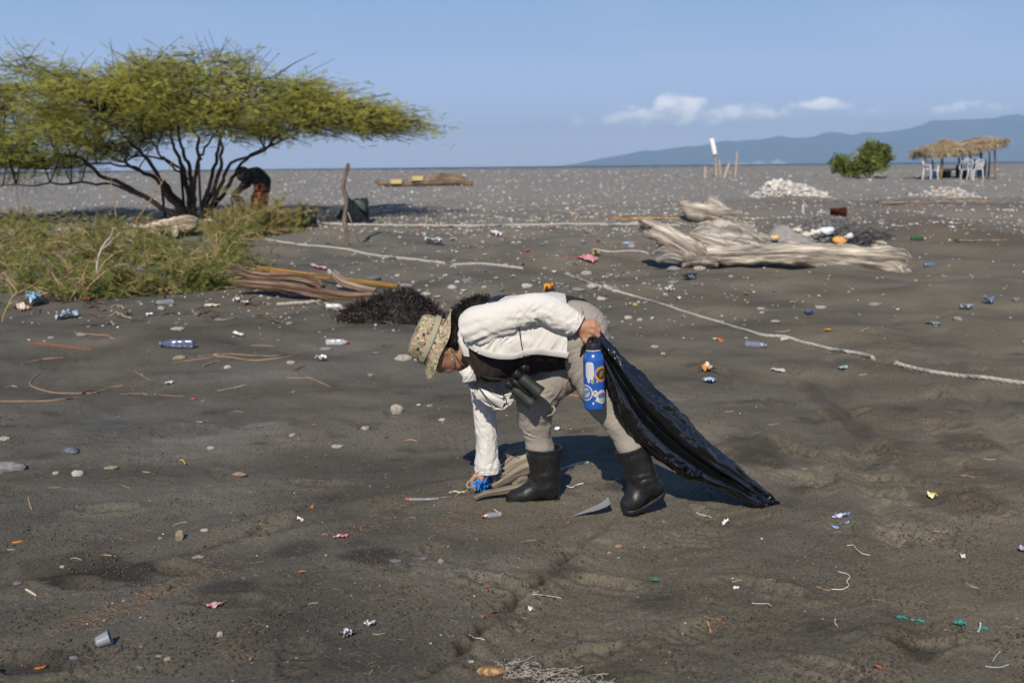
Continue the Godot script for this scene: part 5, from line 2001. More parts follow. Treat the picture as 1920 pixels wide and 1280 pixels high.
	for i in 90:
		var x := r.randf_range(1520, 1640)
		var y := r.randf_range(434, 462)
		var p := on_z(x, y, z - 0.15 - (462 - y) * 0.004)
		var pts := [p]
		for k in 5:
			p += Vector3(r.randf_range(0.03, 0.09), r.randfn() * 0.03 + 0.01 * (1580 - x) / 50.0, r.randfn() * 0.03)
			pts.append(p)
		nt.tube(pts, filled(6, 0.006), 4, false)
	grounded("net_rope", "tangle of thin dark net cords on top of the dark net heap", "rope", nt, mat(0.05, 0.05, 0.052, 0.8))
	for q in [[1452, 444, 7, 0.55, 0.42, 0.17, "yellow foam float at the front of the light grey net heap"], [1497, 432, 9, 0.52, 0.47, 0.37, "cream foam block on the light grey net heap"], [1512, 438, 8, 0.52, 0.48, 0.40, "rounded cream float just right of the foam block on the nets"], [1528, 436, 10, 0.6, 0.58, 0.54, "white foam lump between the two net heaps"], [1550, 433, 11, 0.55, 0.60, 0.68, "bluish white float on top of the dark net"], [1577, 452, 11, 0.55, 0.29, 0.08, "orange float lying in the dark net"], [1592, 444, 9, 0.62, 0.60, 0.55, "white float at the back of the dark net"]]:
		var b := MB.new()
		var p := on_z(q[0], q[1], z - 0.12)
		var s: float = q[2] / FPX * -z
		b.ball(Transform3D(Basis.from_euler(Vector3(r.randf(), r.randf(), r.randf())).scaled(Vector3(s * 1.15, s * 0.7, s * 0.85)), p), 14, 9)
		b.displace(func(pp: Vector3, _n: Vector3) -> float: return 0.8 * s * nb.get_noise_3d(pp.x * 7.0, pp.y * 7.0, pp.z * 7.0))
		grounded("float", q[6], "float", b, mat(q[3], q[4], q[5], 0.8))

	# stump and planks behind
	z = on_ground(1330, 414).z
	var st := MB.new()
	log_mesh(st, [[1280, 388, 9, 0.0], [1300, 394, 16, 0.05], [1330, 400, 17, 0.05], [1362, 404, 15, 0.03], [1384, 406, 10, 0.0]], z, 30, 16, 0.05, 9.0)
	log_mesh(st, [[1326, 376, 8, 0.0], [1334, 382, 13, 0.0], [1348, 394, 15, 0.0], [1366, 402, 12, 0.0]], z, 20, 14, 0.045, 11.0)
	log_mesh(st, [[1278, 384, 5, -0.1], [1290, 386, 10, -0.1], [1310, 394, 12, 0.0]], z, 14, 12, 0.03, 12.0)
	grounded("driftwood_stump", "pale gnarled driftwood stump with two blunt lobes, beyond the big trunk", "driftwood", st, wood_mat(0.50, 0.455, 0.41, 502, 0.5))
	for q in [[1092, 410, 1286, 408, 412, 0.45, 0.31, 0.16, 4.5, "long tan plank lying left of the pale gnarled stump"], [1210, 407, 1284, 409, 409, 0.58, 0.45, 0.28, 2.5, "narrow pale lath on the long tan plank"], [1325, 416, 1366, 410, 417, 0.46, 0.28, 0.12, 4, "short orange-brown board in front of the gnarled stump"], [1372, 414, 1416, 417, 418, 0.46, 0.40, 0.31, 4, "short grey board right of the gnarled stump"],
		[1338, 498, 1392, 494, 499, 0.46, 0.28, 0.11, 4.5, "short orange-brown stick in front of the big trunk"], [1340, 492, 1362, 494, 496, 0.62, 0.58, 0.52, 4, "white painted block in front of the big trunk"], [1646, 379, 1868, 375, 379, 0.33, 0.28, 0.23, 3, "long weathered plank on the sand before the shelter"], [1793, 450, 1926, 449, 450, 0.34, 0.30, 0.24, 2.5, "thin pale pole at the edge right of the dark net"], [1700, 364, 1760, 362, 365, 0.30, 0.22, 0.17, 2.5, "short grey plank beside the small pale debris heap"]]:
		var zz := on_ground((q[0] + q[2]) / 2.0, q[4]).z
		var a := on_z(q[0], q[1], zz)
		var e := on_z(q[2], q[3], zz)
		var k := -zz / FPX
		var b := MB.new()
		var x: Vector3 = (e - a).normalized()
		var y := x.cross(Vector3.BACK).normalized() * -1.0
		b.box(Transform3D(Basis(x, y, x.cross(y)), (a + e) / 2), Vector3(a.distance_to(e), q[8] * k * 1.6, 0.12), Color.WHITE, 0.004)
		grounded("plank", q[9], "plank", b, wood_mat(q[5], q[6], q[7], 510 + int(q[0]) % 7, 0.6))

	# the two dark logs, a branch and a bamboo pole by the scrub
	z = on_ground(560, 560).z
	var lm := wood_mat(0.27, 0.185, 0.135, 503, 0.4)
	var b1 := MB.new()
	log_mesh(b1, [[438, 529, 6, 0.0], [480, 532, 8, 0.05], [540, 537, 9, 0.1], [600, 548, 10, 0.12], [655, 556, 10, 0.1], [690, 555, 8, 0.05], [712, 552, 5, 0.0]], z, 60, 14, 0.016, 2.0)
	grounded("driftwood_log", "brown crooked log in front of the bamboo pole, its end under the dark weed heap", "log", b1, lm)
	b1 = MB.new()
	log_mesh(b1, [[426, 500, 4, -0.1], [446, 514, 7, -0.2], [480, 524, 9, -0.25], [540, 524, 9, -0.25], [580, 531, 9, -0.2], [602, 541, 6, -0.1]], z, 50, 14, 0.016, 3.0)
	grounded("driftwood_log", "brown log behind the front crooked log, its thin end rising into the scrub", "log", b1, lm)
	b1 = MB.new()
	log_mesh(b1, [[612, 522, 8, -0.5], [630, 534, 9, -0.4], [660, 543, 8, -0.3], [700, 550, 6, -0.2]], z, 30, 12, 0.012, 5.0)
	grounded("driftwood_log", "short pale forked log under the bamboo pole", "log", b1, wood_mat(0.36, 0.29, 0.225, 504, 0.5))
	var bam := MB.new()
	var pts := []
	var rad := []
	var zb := on_ground(620, 532).z
	for i in 61:
		var u := i / 60.0
		pts.append(on_z(lerpf(480, 746, u), lerpf(502, 537.5, u), lerpf(zb - 0.3, zb + 0.35, u)))
		rad.append((4.4 if i % 10 else 5.0) / FPX * -zb)
	bam.tube(pts, rad, 10)
	grounded("bamboo_pole", "yellow bamboo pole resting across the brown logs", "pole", bam, wood_mat(0.50, 0.29, 0.085, 505, 0.65))

	# pale log by the tree
	z = on_ground(310, 441).z
	b1 = MB.new()
	log_mesh(b1, [[256, 430, 8, 0.1], [280, 430, 11, 0.1], [310, 426, 14, 0.05], [340, 421, 15, 0.0], [360, 419, 14, 0.0], [370, 420, 9, 0.0]], z, 40, 18, 0.03, 14.0)
	log_mesh(b1, [[300, 428, 8, 0.15], [302, 436, 7, 0.2], [304, 443, 5, 0.2]], z, 10, 10, 0.01, 15.0)
	log_mesh(b1, [[334, 426, 8, 0.15], [335, 434, 7, 0.2], [336, 442, 5, 0.2]], z, 10, 10, 0.01, 16.0)
	grounded("driftwood_log", "pale thick driftwood log at the foot of the thorn tree", "log", b1, wood_mat(0.50, 0.43, 0.35, 506, 0.5))

	# far log on the open beach
	z = on_ground(800, 350).z
	b1 = MB.new()
	log_mesh(b1, [[704, 338, 4, 0.0], [720, 346, 5, 0.0], [760, 344, 6, 0.0], [800, 341, 7, 0.0], [850, 339, 8, 0.0], [886, 343, 5, 0.0]], z, 40, 12, 0.05, 21.0)
	log_mesh(b1, [[790, 341, 4, -0.1], [815, 334, 7, -0.1], [845, 332, 7, -0.1], [872, 336, 5, -0.1]], z, 20, 10, 0.05, 22.0)
	grounded("driftwood_log", "long low brown driftwood log alone on the far grey beach", "log", b1, wood_mat(0.25, 0.19, 0.14, 507, 0.4))
	for q in [[742, 340, 9, "yellowish wood block left on the far low log"], [782, 334, 9, "yellowish wood block at the middle of the far low log"]]:
		var bb := MB.new()
		var k := -z / FPX
		bb.box(Transform3D(Basis(Vector3.UP, 0.2), on_z(q[0], q[1], z + 0.1)), Vector3(q[2] * 2.4 * k, q[2] * k, 0.3), Color.WHITE, 0.01)
		grounded("wood_block", q[3], "wood block", bb, mat(0.48, 0.38, 0.16, 0.9))

	# the upright post with its stay wire
	z = on_ground(650, 460).z
	var post := MB.new()
	log_mesh(post, [[651, 466, 3.8, 0.0], [649, 440, 4.4, 0.0], [646, 410, 4.2, 0.0], [649, 375, 3.6, 0.0], [643, 348, 3.8, 0.0], [649, 325, 3.8, 0.0], [653, 306, 3.0, 0.0]], z, 50, 10, 0.008, 30.0)
	grounded("wooden_post", "crooked bare wooden post standing alone left of the middle", "post", post, wood_mat(0.29, 0.235, 0.19, 508, 0.35))
	var wire := MB.new()
	wire.tube([on_z(652, 398, z), on_z(662, 425, z + 0.1), on_ground(674, 456)], [0.006, 0.006, 0.006], 5)
	grounded("stay_wire", "thin pale wire slanting down beside the crooked post", "wire", wire, mat(0.4, 0.38, 0.34, 0.6))

	# white-painted sign post and stakes far right of the middle
	z = on_ground(1340, 333).z
	var k2 := -z / FPX
	var sp := thing("sign_post", "leaning stake with a white painted top, among thin stakes before the hills", "sign post", on_ground(1343, 333))
	var s1 := MB.new()
	log_mesh(s1, [[1343, 336, 2.6, 0.0], [1343, 310, 2.8, 0.0], [1340, 285, 2.8, 0.0]], z, 12, 8, 0.01, 1.0)
	objw("stake", s1, wood_mat(0.50, 0.44, 0.36, 509, 0.6), sp)
	s1 = MB.new()
	log_mesh(s1, [[1341, 290, 4.2, 0.02], [1338, 275, 4.6, 0.02], [1334, 260, 4.4, 0.02]], z, 10, 8, 0.0, 2.0)
	objw("painted_top", s1, mat(0.75, 0.75, 0.74, 0.7), sp)
	for q in [[1358, 333, 1368, 306, 2.6, "short pale stake leaning right beside the white-topped stake"], [1379, 332, 1383, 284, 1.8, "thin brown stake farthest right beside the white-topped stake"], [1322, 334, 1323, 312, 2.4, "short pinkish stake left of the white-topped stake"], [1352, 330, 1349, 300, 1.6, "thin grey stake just right of the white-topped stake"], [703, 402, 703, 390, 1.4, "tiny pale stake far behind the crooked post"], [797, 424, 800, 404, 1.4, "thin short stake in the sand beyond the ropes"]]:
		var b := MB.new()
		var zq := on_ground(q[0], q[1]).z
		log_mesh(b, [[q[0], q[1] + 2, q[4], 0.0], [(q[0] + q[2]) / 2.0, (q[1] + q[3]) / 2.0, q[4], 0.0], [q[2], q[3], q[4] * 0.8, 0.0]], zq, 10, 7, 0.01, q[0])
		grounded("stake", q[5], "stake", b, mat(0.40, 0.31, 0.24, 0.9))

	# pale debris heaps
	for q in [[1497, 366, 120, 30, 330, "large heap of pale rubble and litter on the far sand", 0.55], [1795, 371, 80, 12, 110, "small pale debris heap on the sand in front of the shelter", 0.4]]:
		var c := on_ground(q[0], q[1])
		var h := thing("debris_heap", q[5], "debris heap", c)
		var k := -c.z / FPX
		var heap := mound(q[0], q[1], q[2], q[3] * 0.74, 1.9, 0.10, q[0], 0.4)
		var spots := heap.v.duplicate()
		objw("mound", heap, mat(0.36, 0.34, 0.31, 0.95), h)
		var xf := []
		var cols := []
		for i in q[4] * 2:
			var p: Vector3 = spots[r.randi() % spots.size()]
			p += Vector3(r.randfn() * 0.06, r.randf_range(-0.01, 0.05), r.randfn() * 0.05)
			p.y = maxf(p.y, gh(p.x, p.z))
			var s := r.randf_range(0.025, 0.075) * (1.0 if i % 8 else 2.0)
			xf.append(Transform3D(Basis.from_euler(Vector3(r.randf() * 6, r.randf() * 6, r.randf() * 6)).scaled_local(Vector3(s, s * 0.6, s * 0.8)), p))
			var g := r.randf_range(0.34, 0.66) * (1.0 if q[6] > 0.5 else 0.72)
			var t2 := r.randf()
			cols.append(Color(g, g * 0.96, g * 0.9) if t2 < 0.94 else Color(0.36, 0.24, 0.16) if t2 < 0.97 else Color(0.42, 0.36, 0.16))
		many("rubble", M.chunk, tinted(0.85), xf, cols, h)
	# rusty box
	var zr := on_ground(1572, 405).z
	var kr := -zr / FPX
	var box := MB.new()
	box.rows([PackedVector3Array([on_z(1561, 406, zr), on_z(1588, 406, zr), on_z(1588, 404, zr - 0.4), on_z(1561, 404, zr - 0.4)]), PackedVector3Array([on_z(1556, 392, zr), on_z(1589, 390, zr), on_z(1589, 388, zr - 0.42), on_z(1556, 391, zr - 0.42)])], true)
	box.quad(0, 3, 2, 1)
	box.shell(0.012)
	grounded("rusty_box", "rusty brown metal box open at the top, alone on the sand", "box", box, wood_mat(0.14, 0.05, 0.032, 511, 0.5))

	# dark weed heap beside the walker's hat
	var c := on_ground(725, 604)
	var weed := thing("weed_heap", "heap of dark dried seaweed and rootlets behind the woman's hat", "seaweed heap", c)
	var body := mound(728, 606, 190, 66, 0.9, 0.03, 2.0, 0.55)
	var skin := body.v.duplicate()
	objw("mound", body, mat(0.022, 0.018, 0.017, 0.95), weed)
	var fib := MB.new()
	for i in 4200:
		var p: Vector3 = skin[r.randi() % skin.size()] + Vector3(r.randfn() * 0.02, r.randf_range(-0.005, 0.012), r.randfn() * 0.02)
		if i % 9 == 0:
			p += Vector3(r.randfn() * 0.09, 0, r.randfn() * 0.07)
			p.y = gh(p.x, p.z) + 0.005
		var d := Vector3(r.randfn(), absf(r.randfn()) * 0.5, r.randfn()).normalized()
		var pp := [p]
		for s in 4:
			d = (d + Vector3(r.randfn(), r.randfn() - 0.1, r.randfn()) * 0.6).normalized()
			p += d * r.randf_range(0.012, 0.028)
			pp.append(p)
		var g := r.randf_range(0.4, 1.4)
		var cc := Color(0.030, 0.024, 0.022) * g if i % 5 else Color(0.11, 0.10, 0.095) * g
		fib.tube(pp, filled(5, r.randf_range(0.0022, 0.0042)), 3, false, cc)
	var fo := objw("fibre", fib, tinted(0.9, 0.2), weed, true)
	fo.set_meta("kind", "stuff")
	for q in [[757, 546, 16, "orange brown dry leaf on top of the dark weed heap", 0.2], [704, 572, 7, "small orange chip on the flank of the dark weed heap", 1.2], [697, 594, 8, "orange chip at the lower edge of the dark weed heap", 0.6], [744, 598, 7, "orange chip under the middle of the dark weed heap", 2.0]]:
		var b := MB.new()
		var p := on_z(q[0], q[1], c.z - 0.12 + 0.004 * (q[1] - 580))
		leaf_shape(b, q[2] / FPX * -c.z, q[4])
		b.shift(Transform3D(Basis(), p))
		grounded("dry_leaf", q[3], "leaf", b, mat(0.42, 0.13, 0.04, 0.8))

func leaf_shape(b: MB, len: float, turn: float) -> void:
	var rr := []
	for i in 9:
		var u := i / 8.0
		var w := len * 0.24 * pow(sin(PI * clampf(u, 0.03, 0.97)), 0.8)
		var r := PackedVector3Array()
		for k in 5:
			var v := k / 2.0 - 1.0
			r.append(Basis(Vector3.UP, turn) * Vector3((u - 0.5) * len, len * (0.10 * sin(u * 2.6) + 0.10 * absf(v)) + 0.004, v * w))
		rr.append(r)
	b.rows(rr, false)
	b.shell(0.0012)

# ropes lie where the sand carries them
func build_ropes() -> void:
	var rm := mat(0.50, 0.475, 0.43, 0.9, 0.2)
	relief(rm, M.bark_tex, 0.9, 0.06)
	for q in [
		["long pale rope on the sand behind the woman, running down to the buried spot", [[1065, 516], [1120, 537], [1200, 560], [1290, 588], [1360, 610], [1430, 630], [1470, 634], [1510, 645], [1560, 657], [1610, 666], [1640, 674]], 0.0145],
		["pale rope that leaves the sand again and runs out past the edge", [[1678, 682], [1700, 689], [1740, 698], [1800, 707], [1860, 713], [1940, 724]], 0.0145],
		["grey rope curving over the sand by the crooked post", [[486, 449], [560, 460], [640, 468], [700, 480], [760, 487], [834, 495]], 0.018],
		["short grey rope length beyond the woman's back, among pebbles", [[848, 498], [900, 496], [940, 500], [980, 505]], 0.016],
		["straight pale line across the sand in front of the dark bags", [[598, 421], [700, 424], [900, 425], [1080, 422], [1275, 424]], 0.022],
		["twisted short rope end in front of the crooked logs", [[519, 572], [550, 571], [575, 569], [592, 567]], 0.016],
		["pale cord pieces near the pink rag", [[1112, 470], [1150, 474], [1190, 472], [1215, 476]], 0.016]]:
		var b := MB.new()
		var pts := []
		for s in flow(q[1], 110):
			var p := on_ground(s[0], s[1])
			p.y += q[2] * (0.75 + 0.7 * absf(nb.get_noise_2d(p.x * 1.5, p.z)))
			pts.append(p)
		pts[0].y -= q[2] * 1.8
		pts[-1].y -= q[2] * 1.8
		# three strands laid round each other
		for st in 3:
			var sp := []
			var run := 0.0
			for i in pts.size():
				if i: run += pts[i].distance_to(pts[i - 1])
				var a: float = run / q[2] * 0.55 + st * TAU / 3
				sp.append(pts[i] + Vector3(0, cos(a), sin(a)) * q[2] * 0.45)
			b.tube(sp, filled(sp.size(), q[2] * 0.62), 7)
		grounded("rope", q[0], "rope", b, rm)


# ---------------------------------------------------------------- the person under the tree, bags, the shelter
func build_far_person() -> void:
	var base := on_ground(482, 418)
	var z := base.z
	var k := -z / FPX
	var who := thing("person", "person in dark shirt and orange patterned shorts stooping in the thorn tree's shade", "person", base)
	var C := func(list: Array) -> Array:
		var out := []
		for i in list.size() - 1:
			out.append([on_z(list[i][0], list[i][1], z) + Vector3(0, 0, list[i][2]), on_z(list[i + 1][0], list[i + 1][1], z) + Vector3(0, 0, list[i + 1][2]), list[i][3] * k, list[i + 1][3] * k])
		return out
	var prims := []
	prims += C.call([[452, 331, 0.02, 8.5], [455, 326, 0.02, 8.5]])
	prims += C.call([[458, 326, 0.0, 5.5], [466, 328, 0.0, 6.5]])
	prims += C.call([[470, 330, 0.0, 11], [488, 338, 0.0, 11], [490, 356, 0.0, 11]])
	for s in [-1.0, 1.0]:
		prims += C.call([[470, 330, 0.15 * s, 6], [460, 346, 0.17 * s, 4.6], [443, 361, 0.12 * s, 3.4], [438, 365, 0.1 * s, 3.6]])
		prims += C.call([[489, 358, 0.1 * s, 10], [482 + s * 6, 385, 0.11 * s, 7], [486 + s * 8, 406, 0.12 * s, 5], [486 + s * 8, 414, 0.12 * s, 4]])
		prims += C.call([[487 + s * 8, 413, 0.12 * s, 3.5], [476 + s * 8, 414, 0.13 * s, 3.0]])
	var b := MB.new()
	nets(b, prims, 0.02, 0.025)
	var skin := mat(0.07, 0.04, 0.028, 0.6)
	objw("body", b, skin, who)
	b = MB.new()
	prims = C.call([[466, 327, 0.0, 11], [480, 329, 0.0, 14.5], [491, 340, 0.0, 14.5], [492, 352, 0.0, 14]])
	for s in [-1.0, 1.0]:
		prims += C.call([[468, 329, 0.16 * s, 8.0], [463, 341, 0.18 * s, 6.6]])
	nets(b, prims, 0.02, 0.025)
	objw("shirt", b, mat(0.012, 0.011, 0.011, 0.9), who)
	b = MB.new()
	prims = []
	for s in [-1.0, 1.0]:
		prims += C.call([[491, 354, 0.08 * s, 13.5], [487 + s * 5, 372, 0.11 * s, 12.5], [483 + s * 7, 390, 0.12 * s, 11.5]])
	nets(b, prims, 0.02, 0.02)
	var sm := StandardMaterial3D.new()
	var im := Image.create(128, 128, false, Image.FORMAT_RGB8)
	for y in 128:
		for x in 128:
			var q := nb.get_noise_2d(x * 0.05, y * 0.05)
			im.set_pixel(x, y, lin(0.34, 0.085, 0.016) if q > 0.15 else lin(0.03, 0.015, 0.012) if q < 0.0 else lin(0.15, 0.042, 0.014))
	sm.albedo_texture = ImageTexture.create_from_image(im)
	sm.uv1_triplanar = true
	sm.uv1_scale = Vector3.ONE * 2.0
	sm.roughness = 0.9
	objw("shorts", b, sm, who)
	b = MB.new()
	nets(b, C.call([[452, 322, 0.02, 9.6], [457, 321, 0.02, 9.0]]), 0.02, 0.02)
	objw("hair", b, mat(0.008, 0.007, 0.007, 0.8), who)

	# bags
	var pm := mat(0.010, 0.011, 0.016, 0.32, 0.5)
	relief(pm, M.grain_tex, 3.0, 0.5)
	for q in [
		[446, 386, "black bag that the stooping person holds open", [[440, 364, 0.1, 5], [444, 374, 0.1, 9], [450, 384, 0.1, 12], [452, 396, 0.1, 14], [452, 408, 0.1, 12]]],
		[578, 428, "rounded black rubbish bag at the end of the airy shrub", [[574, 392, 0.0, 8], [578, 402, 0.05, 15], [577, 414, 0.1, 17], [572, 420, 0.1, 12]]],
		[560, 424, "flat black rubbish bag half hidden by the airy shrub", [[530, 412, 0.0, 9], [548, 408, 0.0, 13], [562, 412, 0.0, 12]]],
		[642, 413, "small black bag lying left of the upright dark sack", [[634, 407, 0.0, 4], [644, 401, 0.0, 8], [654, 404, 0.0, 9]]]]:
		var bz := on_ground(q[0], q[1]).z
		var kk := -bz / FPX
		var bb := MB.new()
		var pr := []
		var l: Array = q[3]
		for i in l.size() - 1:
			pr.append([on_z(l[i][0], l[i][1], bz) + Vector3(0, 0, l[i][2]), on_z(l[i + 1][0], l[i + 1][1], bz) + Vector3(0, 0, l[i + 1][2]), l[i][3] * kk, l[i + 1][3] * kk])
		nets(bb, pr, 0.022, 0.02)
		bb.displace(func(p: Vector3, _n: Vector3) -> float: return 0.035 * nb.get_noise_3d(p.x * 5.0, p.y * 5.0, p.z * 5.0))
		grounded("rubbish_bag", q[2], "rubbish bag", bb, pm)
	# the upright sack with a green cloth on it
	var sz := on_ground(668, 418).z
	var sk := -sz / FPX
	var sack := thing("sack", "slumped upright dark sack with a green patch, behind the crooked post", "sack", on_ground(668, 418))
	var sb := MB.new()
	var rr := []
	for i in 12:
		var u := i / 11.0
		var y := lerpf(419, 374, u)
		var r := PackedVector3Array()
		for j in 28:
			var a := -TAU * j / 28
			var ca := cos(a)
			var sa := sin(a)
			var w := 20.5 * (1.0 - 0.12 * u + 0.05 * sin(u * 6.0)) * sk
			var p := on_z(670, y, sz) + Vector3(signf(ca) * pow(absf(ca), 0.7) * w, 0, signf(sa) * pow(absf(sa), 0.7) * w * 0.7)
			p.y += 0.11 * nb.get_noise_2d(p.x * 3.5, 4.0 + sa) * u
			var f := 0.06 * nb.get_noise_3d(p.x * 6.0, p.y * 4.0, p.z * 6.0)
			r.append(p + Vector3(ca, 0, sa) * f)
		rr.append(r)
	sb.rows(rr, true)
	var mid := sb.vert(on_z(671, 380, sz) + Vector3(0, -0.06, 0))
	for j in 28:
		sb.tri(mid, 11 * 28 + j, 11 * 28 + (j + 1) % 28)
	objw("cloth", sb, pm, sack)
	var g := MB.new()
	g.rows([PackedVector3Array([on_z(664, 375, sz + 0.24), on_z(672, 374, sz + 0.26), on_z(682, 377, sz + 0.24)]), PackedVector3Array([on_z(668, 382, sz + 0.285), on_z(676, 383, sz + 0.29), on_z(685, 387, sz + 0.27)]), PackedVector3Array([on_z(675, 391, sz + 0.28), on_z(680, 393, sz + 0.285), on_z(686, 397, sz + 0.27)])], false)
	g.shell(0.006)
	objw("patch", g, mat(0.012, 0.034, 0.024, 0.6), sack)

func chair(label: String, px: float, py: float, turn: float, tip := 0.0) -> void:
	var o := thing("plastic_chair", label, "chair", on_ground(px, py), turn, "white plastic chairs at the shelter")
	var wm := mat(0.74, 0.75, 0.77, 0.5)
	for s in [[-1, -1], [1, -1], [-1, 1], [1, 1]]:
		var l := MB.new()
		l.tube([Vector3(s[0] * 0.24, 0, s[1] * 0.23), Vector3(s[0] * 0.21, 0.22, s[1] * 0.21), Vector3(s[0] * 0.20, 0.43, s[1] * 0.20)], [0.022, 0.026, 0.032], 6, true, Color.WHITE, 0.6)
		obj("leg", l, wm, o)
	var seat := MB.new()
	seat.box(Transform3D(Basis(), Vector3(0, 0.43, 0)), Vector3(0.44, 0.03, 0.43), Color.WHITE, 0.01)
	obj("seat", seat, wm, o)
	for i in 5:
		var bk := MB.new()
		var x := (i - 2) * 0.085
		bk.tube([Vector3(x, 0.44, -0.20), Vector3(x * 1.05, 0.62, -0.25), Vector3(x * 1.05, 0.80 - 0.02 * absf(i - 2), -0.29)], [0.034, 0.034, 0.03], 6, true, Color.WHITE, 0.35)
		obj("back_slat", bk, wm, o)
	var tr := MB.new()
	tr.tube([Vector3(-0.22, 0.74, -0.27), Vector3(-0.12, 0.82, -0.29), Vector3(0, 0.85, -0.30), Vector3(0.12, 0.82, -0.29), Vector3(0.22, 0.74, -0.27)], filled(5, 0.032), 8, true, Color.WHITE, 0.5)
	obj("back_rail", tr, wm, o)
	for s in [-1.0, 1.0]:
		var a := MB.new()
		a.tube([Vector3(s * 0.22, 0.74, -0.27), Vector3(s * 0.26, 0.65, -0.1), Vector3(s * 0.26, 0.65, 0.14), Vector3(s * 0.25, 0.60, 0.2), Vector3(s * 0.22, 0.43, 0.2)], filled(5, 0.026), 7, true, Color.WHITE, 0.6)
		obj("armrest", a, wm, o)
	o.rotation.x = tip

func build_hut() -> void:
	var base := on_ground(1795, 334)
	var z := base.z - 0.6
	var k := -z / FPX
	var hut := thing("thatched_shelter", "open shelter of rough poles with a ragged palm thatch roof by the sea", "shelter", base)
	var pole := wood_mat(0.30, 0.215, 0.145, 520, 0.5)
	var dark := wood_mat(0.13, 0.10, 0.08, 521, 0.5)
	for q in [[1734, 336, 1735, 278, 0.9, 2.0], [1749, 333, 1748, 280, -1.1, 1.7], [1764, 338, 1768, 272, 0.9, 2.6], [1797, 334, 1799, 282, -1.1, 2.0], [1805, 333, 1806, 282, -1.1, 1.8], [1818, 338, 1821, 270, 0.9, 2.2], [1837, 335, 1841, 272, -0.4, 2.6], [1854, 333, 1856, 268, -1.1, 1.8], [1866, 338, 1865, 262, 0.9, 1.9]]:
		var b := MB.new()
		var p0 := on_ground(q[0], q[1])
		p0 = drop(on_z(q[0], q[1], z + q[4]).x, z + q[4], -0.1)
		var p1 := on_z(q[2], q[3], z + q[4])
		b.tube([p0, p0.lerp(p1, 0.5) + Vector3(0.03, 0, 0), p1], [q[5] * k, q[5] * k * 0.9, q[5] * k * 0.85], 7)
		objw("pole", b, pole if q[4] > 0 else dark, hut)
	for q in [[1733, 293, 1768, 292, 0.9], [1768, 293, 1842, 290, -1.1], [1733, 283, 1868, 266, 0.9], [1735, 282, 1866, 268, -1.1], [1770, 318, 1800, 317, -1.0]]:
		var b := MB.new()
		b.tube([on_z(q[0], q[1], z + q[4]), on_z((q[0] + q[2]) / 2.0, (q[1] + q[3]) / 2.0 + 0.6, z + q[4]), on_z(q[2], q[3], z + q[4])], filled(3, 1.7 * k), 6)
		objw("rail", b, dark, hut)
	# thatch: layered straw over a low two-humped roof
	var r := RandomNumberGenerator.new()
	r.seed = 88
	var top := [[1724, 282], [1732, 273], [1752, 268], [1768, 260], [1782, 261], [1791, 268], [1808, 263], [1830, 259], [1856, 258], [1866, 261]]
	var low := [[1724, 288], [1732, 290], [1752, 288], [1768, 285], [1791, 285], [1808, 281], [1830, 276], [1856, 270], [1866, 264]]
	var shell := MB.new()
	var rr := []
	for i in 30:
		var x := lerpf(1725, 1865, i / 29.0)
		var y0 := band(top, x)
		var y1 := band(low, x) - 3.0
		var row := PackedVector3Array()
		for q in [[-1.55, 0.75], [-0.8, 0.3], [0.0, 0.0], [0.8, 0.4], [1.5, 0.95], [1.5, 1.1], [0.0, 0.55], [-1.55, 0.95]]:
			row.append(on_z(x, lerpf(y0 + 1.5, y1, q[1]), z) + Vector3(0, 0, q[0]))
		rr.append(row)
	shell.rows(rr, true)
	var tm := wood_mat(0.30, 0.22, 0.12, 522, 0.4)
	var roof := objw("roof", shell, tm, hut)
	var straw := MB.new()
	straw.tube([Vector3.ZERO, Vector3(0, -0.16, 0.06), Vector3(0, -0.36, 0.08)], [0.02, 0.018, 0.006], 3, false)
	var xf := []
	var cols := []
	for i in 3200:
		var x := r.randf_range(1724, 1866)
		var v := r.randf()
		var y := lerpf(band(top, x), band(low, x) - 4.0, v)
		var zz := lerpf(0.0, 1.5, v) * (1.0 if r.randf() < 0.7 else -1.0)
		var p := on_z(x, y + r.randf_range(-1.0, 1.5), z) + Vector3(0, 0, zz)
		xf.append(Transform3D(Basis.from_euler(Vector3((r.randf_range(-1.1, -0.1) if zz > 0 else r.randf_range(0.1, 1.1)) * (1.3 - v), r.randfn() * 0.5, r.randfn() * 0.5)).scaled(Vector3.ONE * r.randf_range(0.6, 1.2)), p))
		var g := r.randf_range(0.6, 1.25)
		cols.append(Color(0.35, 0.285, 0.20) * g)
	var sm := many("thatch", straw.mesh(), tinted(0.9, 0.2), xf, cols, hut)
	sm.set_meta("kind", "stuff")
	# furniture under it
	chair("white plastic chair at the left end of the thatched shelter", 1745, 337, 0.5)
	chair("white plastic chair seen from behind at the right front of the thatched shelter", 1812, 338, 2.9)
	chair("white plastic chair beside the right front chair, close to the blue drum", 1829, 337, 3.4)
	var wood := MB.new()
	for q in [[1757, 331, 15, 13, 0.20, 0.42, 0.60, "pale blue plastic crate behind the left chair of the shelter", "crate"], [1776, 329, 12, 16, 0.012, 0.012, 0.014, "black crate standing in the shelter's shade", "crate"]]:
		var b := MB.new()
		var p := on_z(q[0], q[1] - q[3] / 2.0, z - 0.3)
		p.y = gh(p.x, p.z) + q[3] * k / 2
		b.box(Transform3D(Basis(Vector3.UP, 0.15), p), Vector3(q[2] * k, q[3] * k, q[2] * k), Color.WHITE, 0.02)
		grounded("crate", q[7], q[8], b, mat(q[4], q[5], q[6], 0.6))
	var drum := MB.new()
	var dp := on_z(1836, 333, z - 0.2)
	dp.y = gh(dp.x, dp.z)
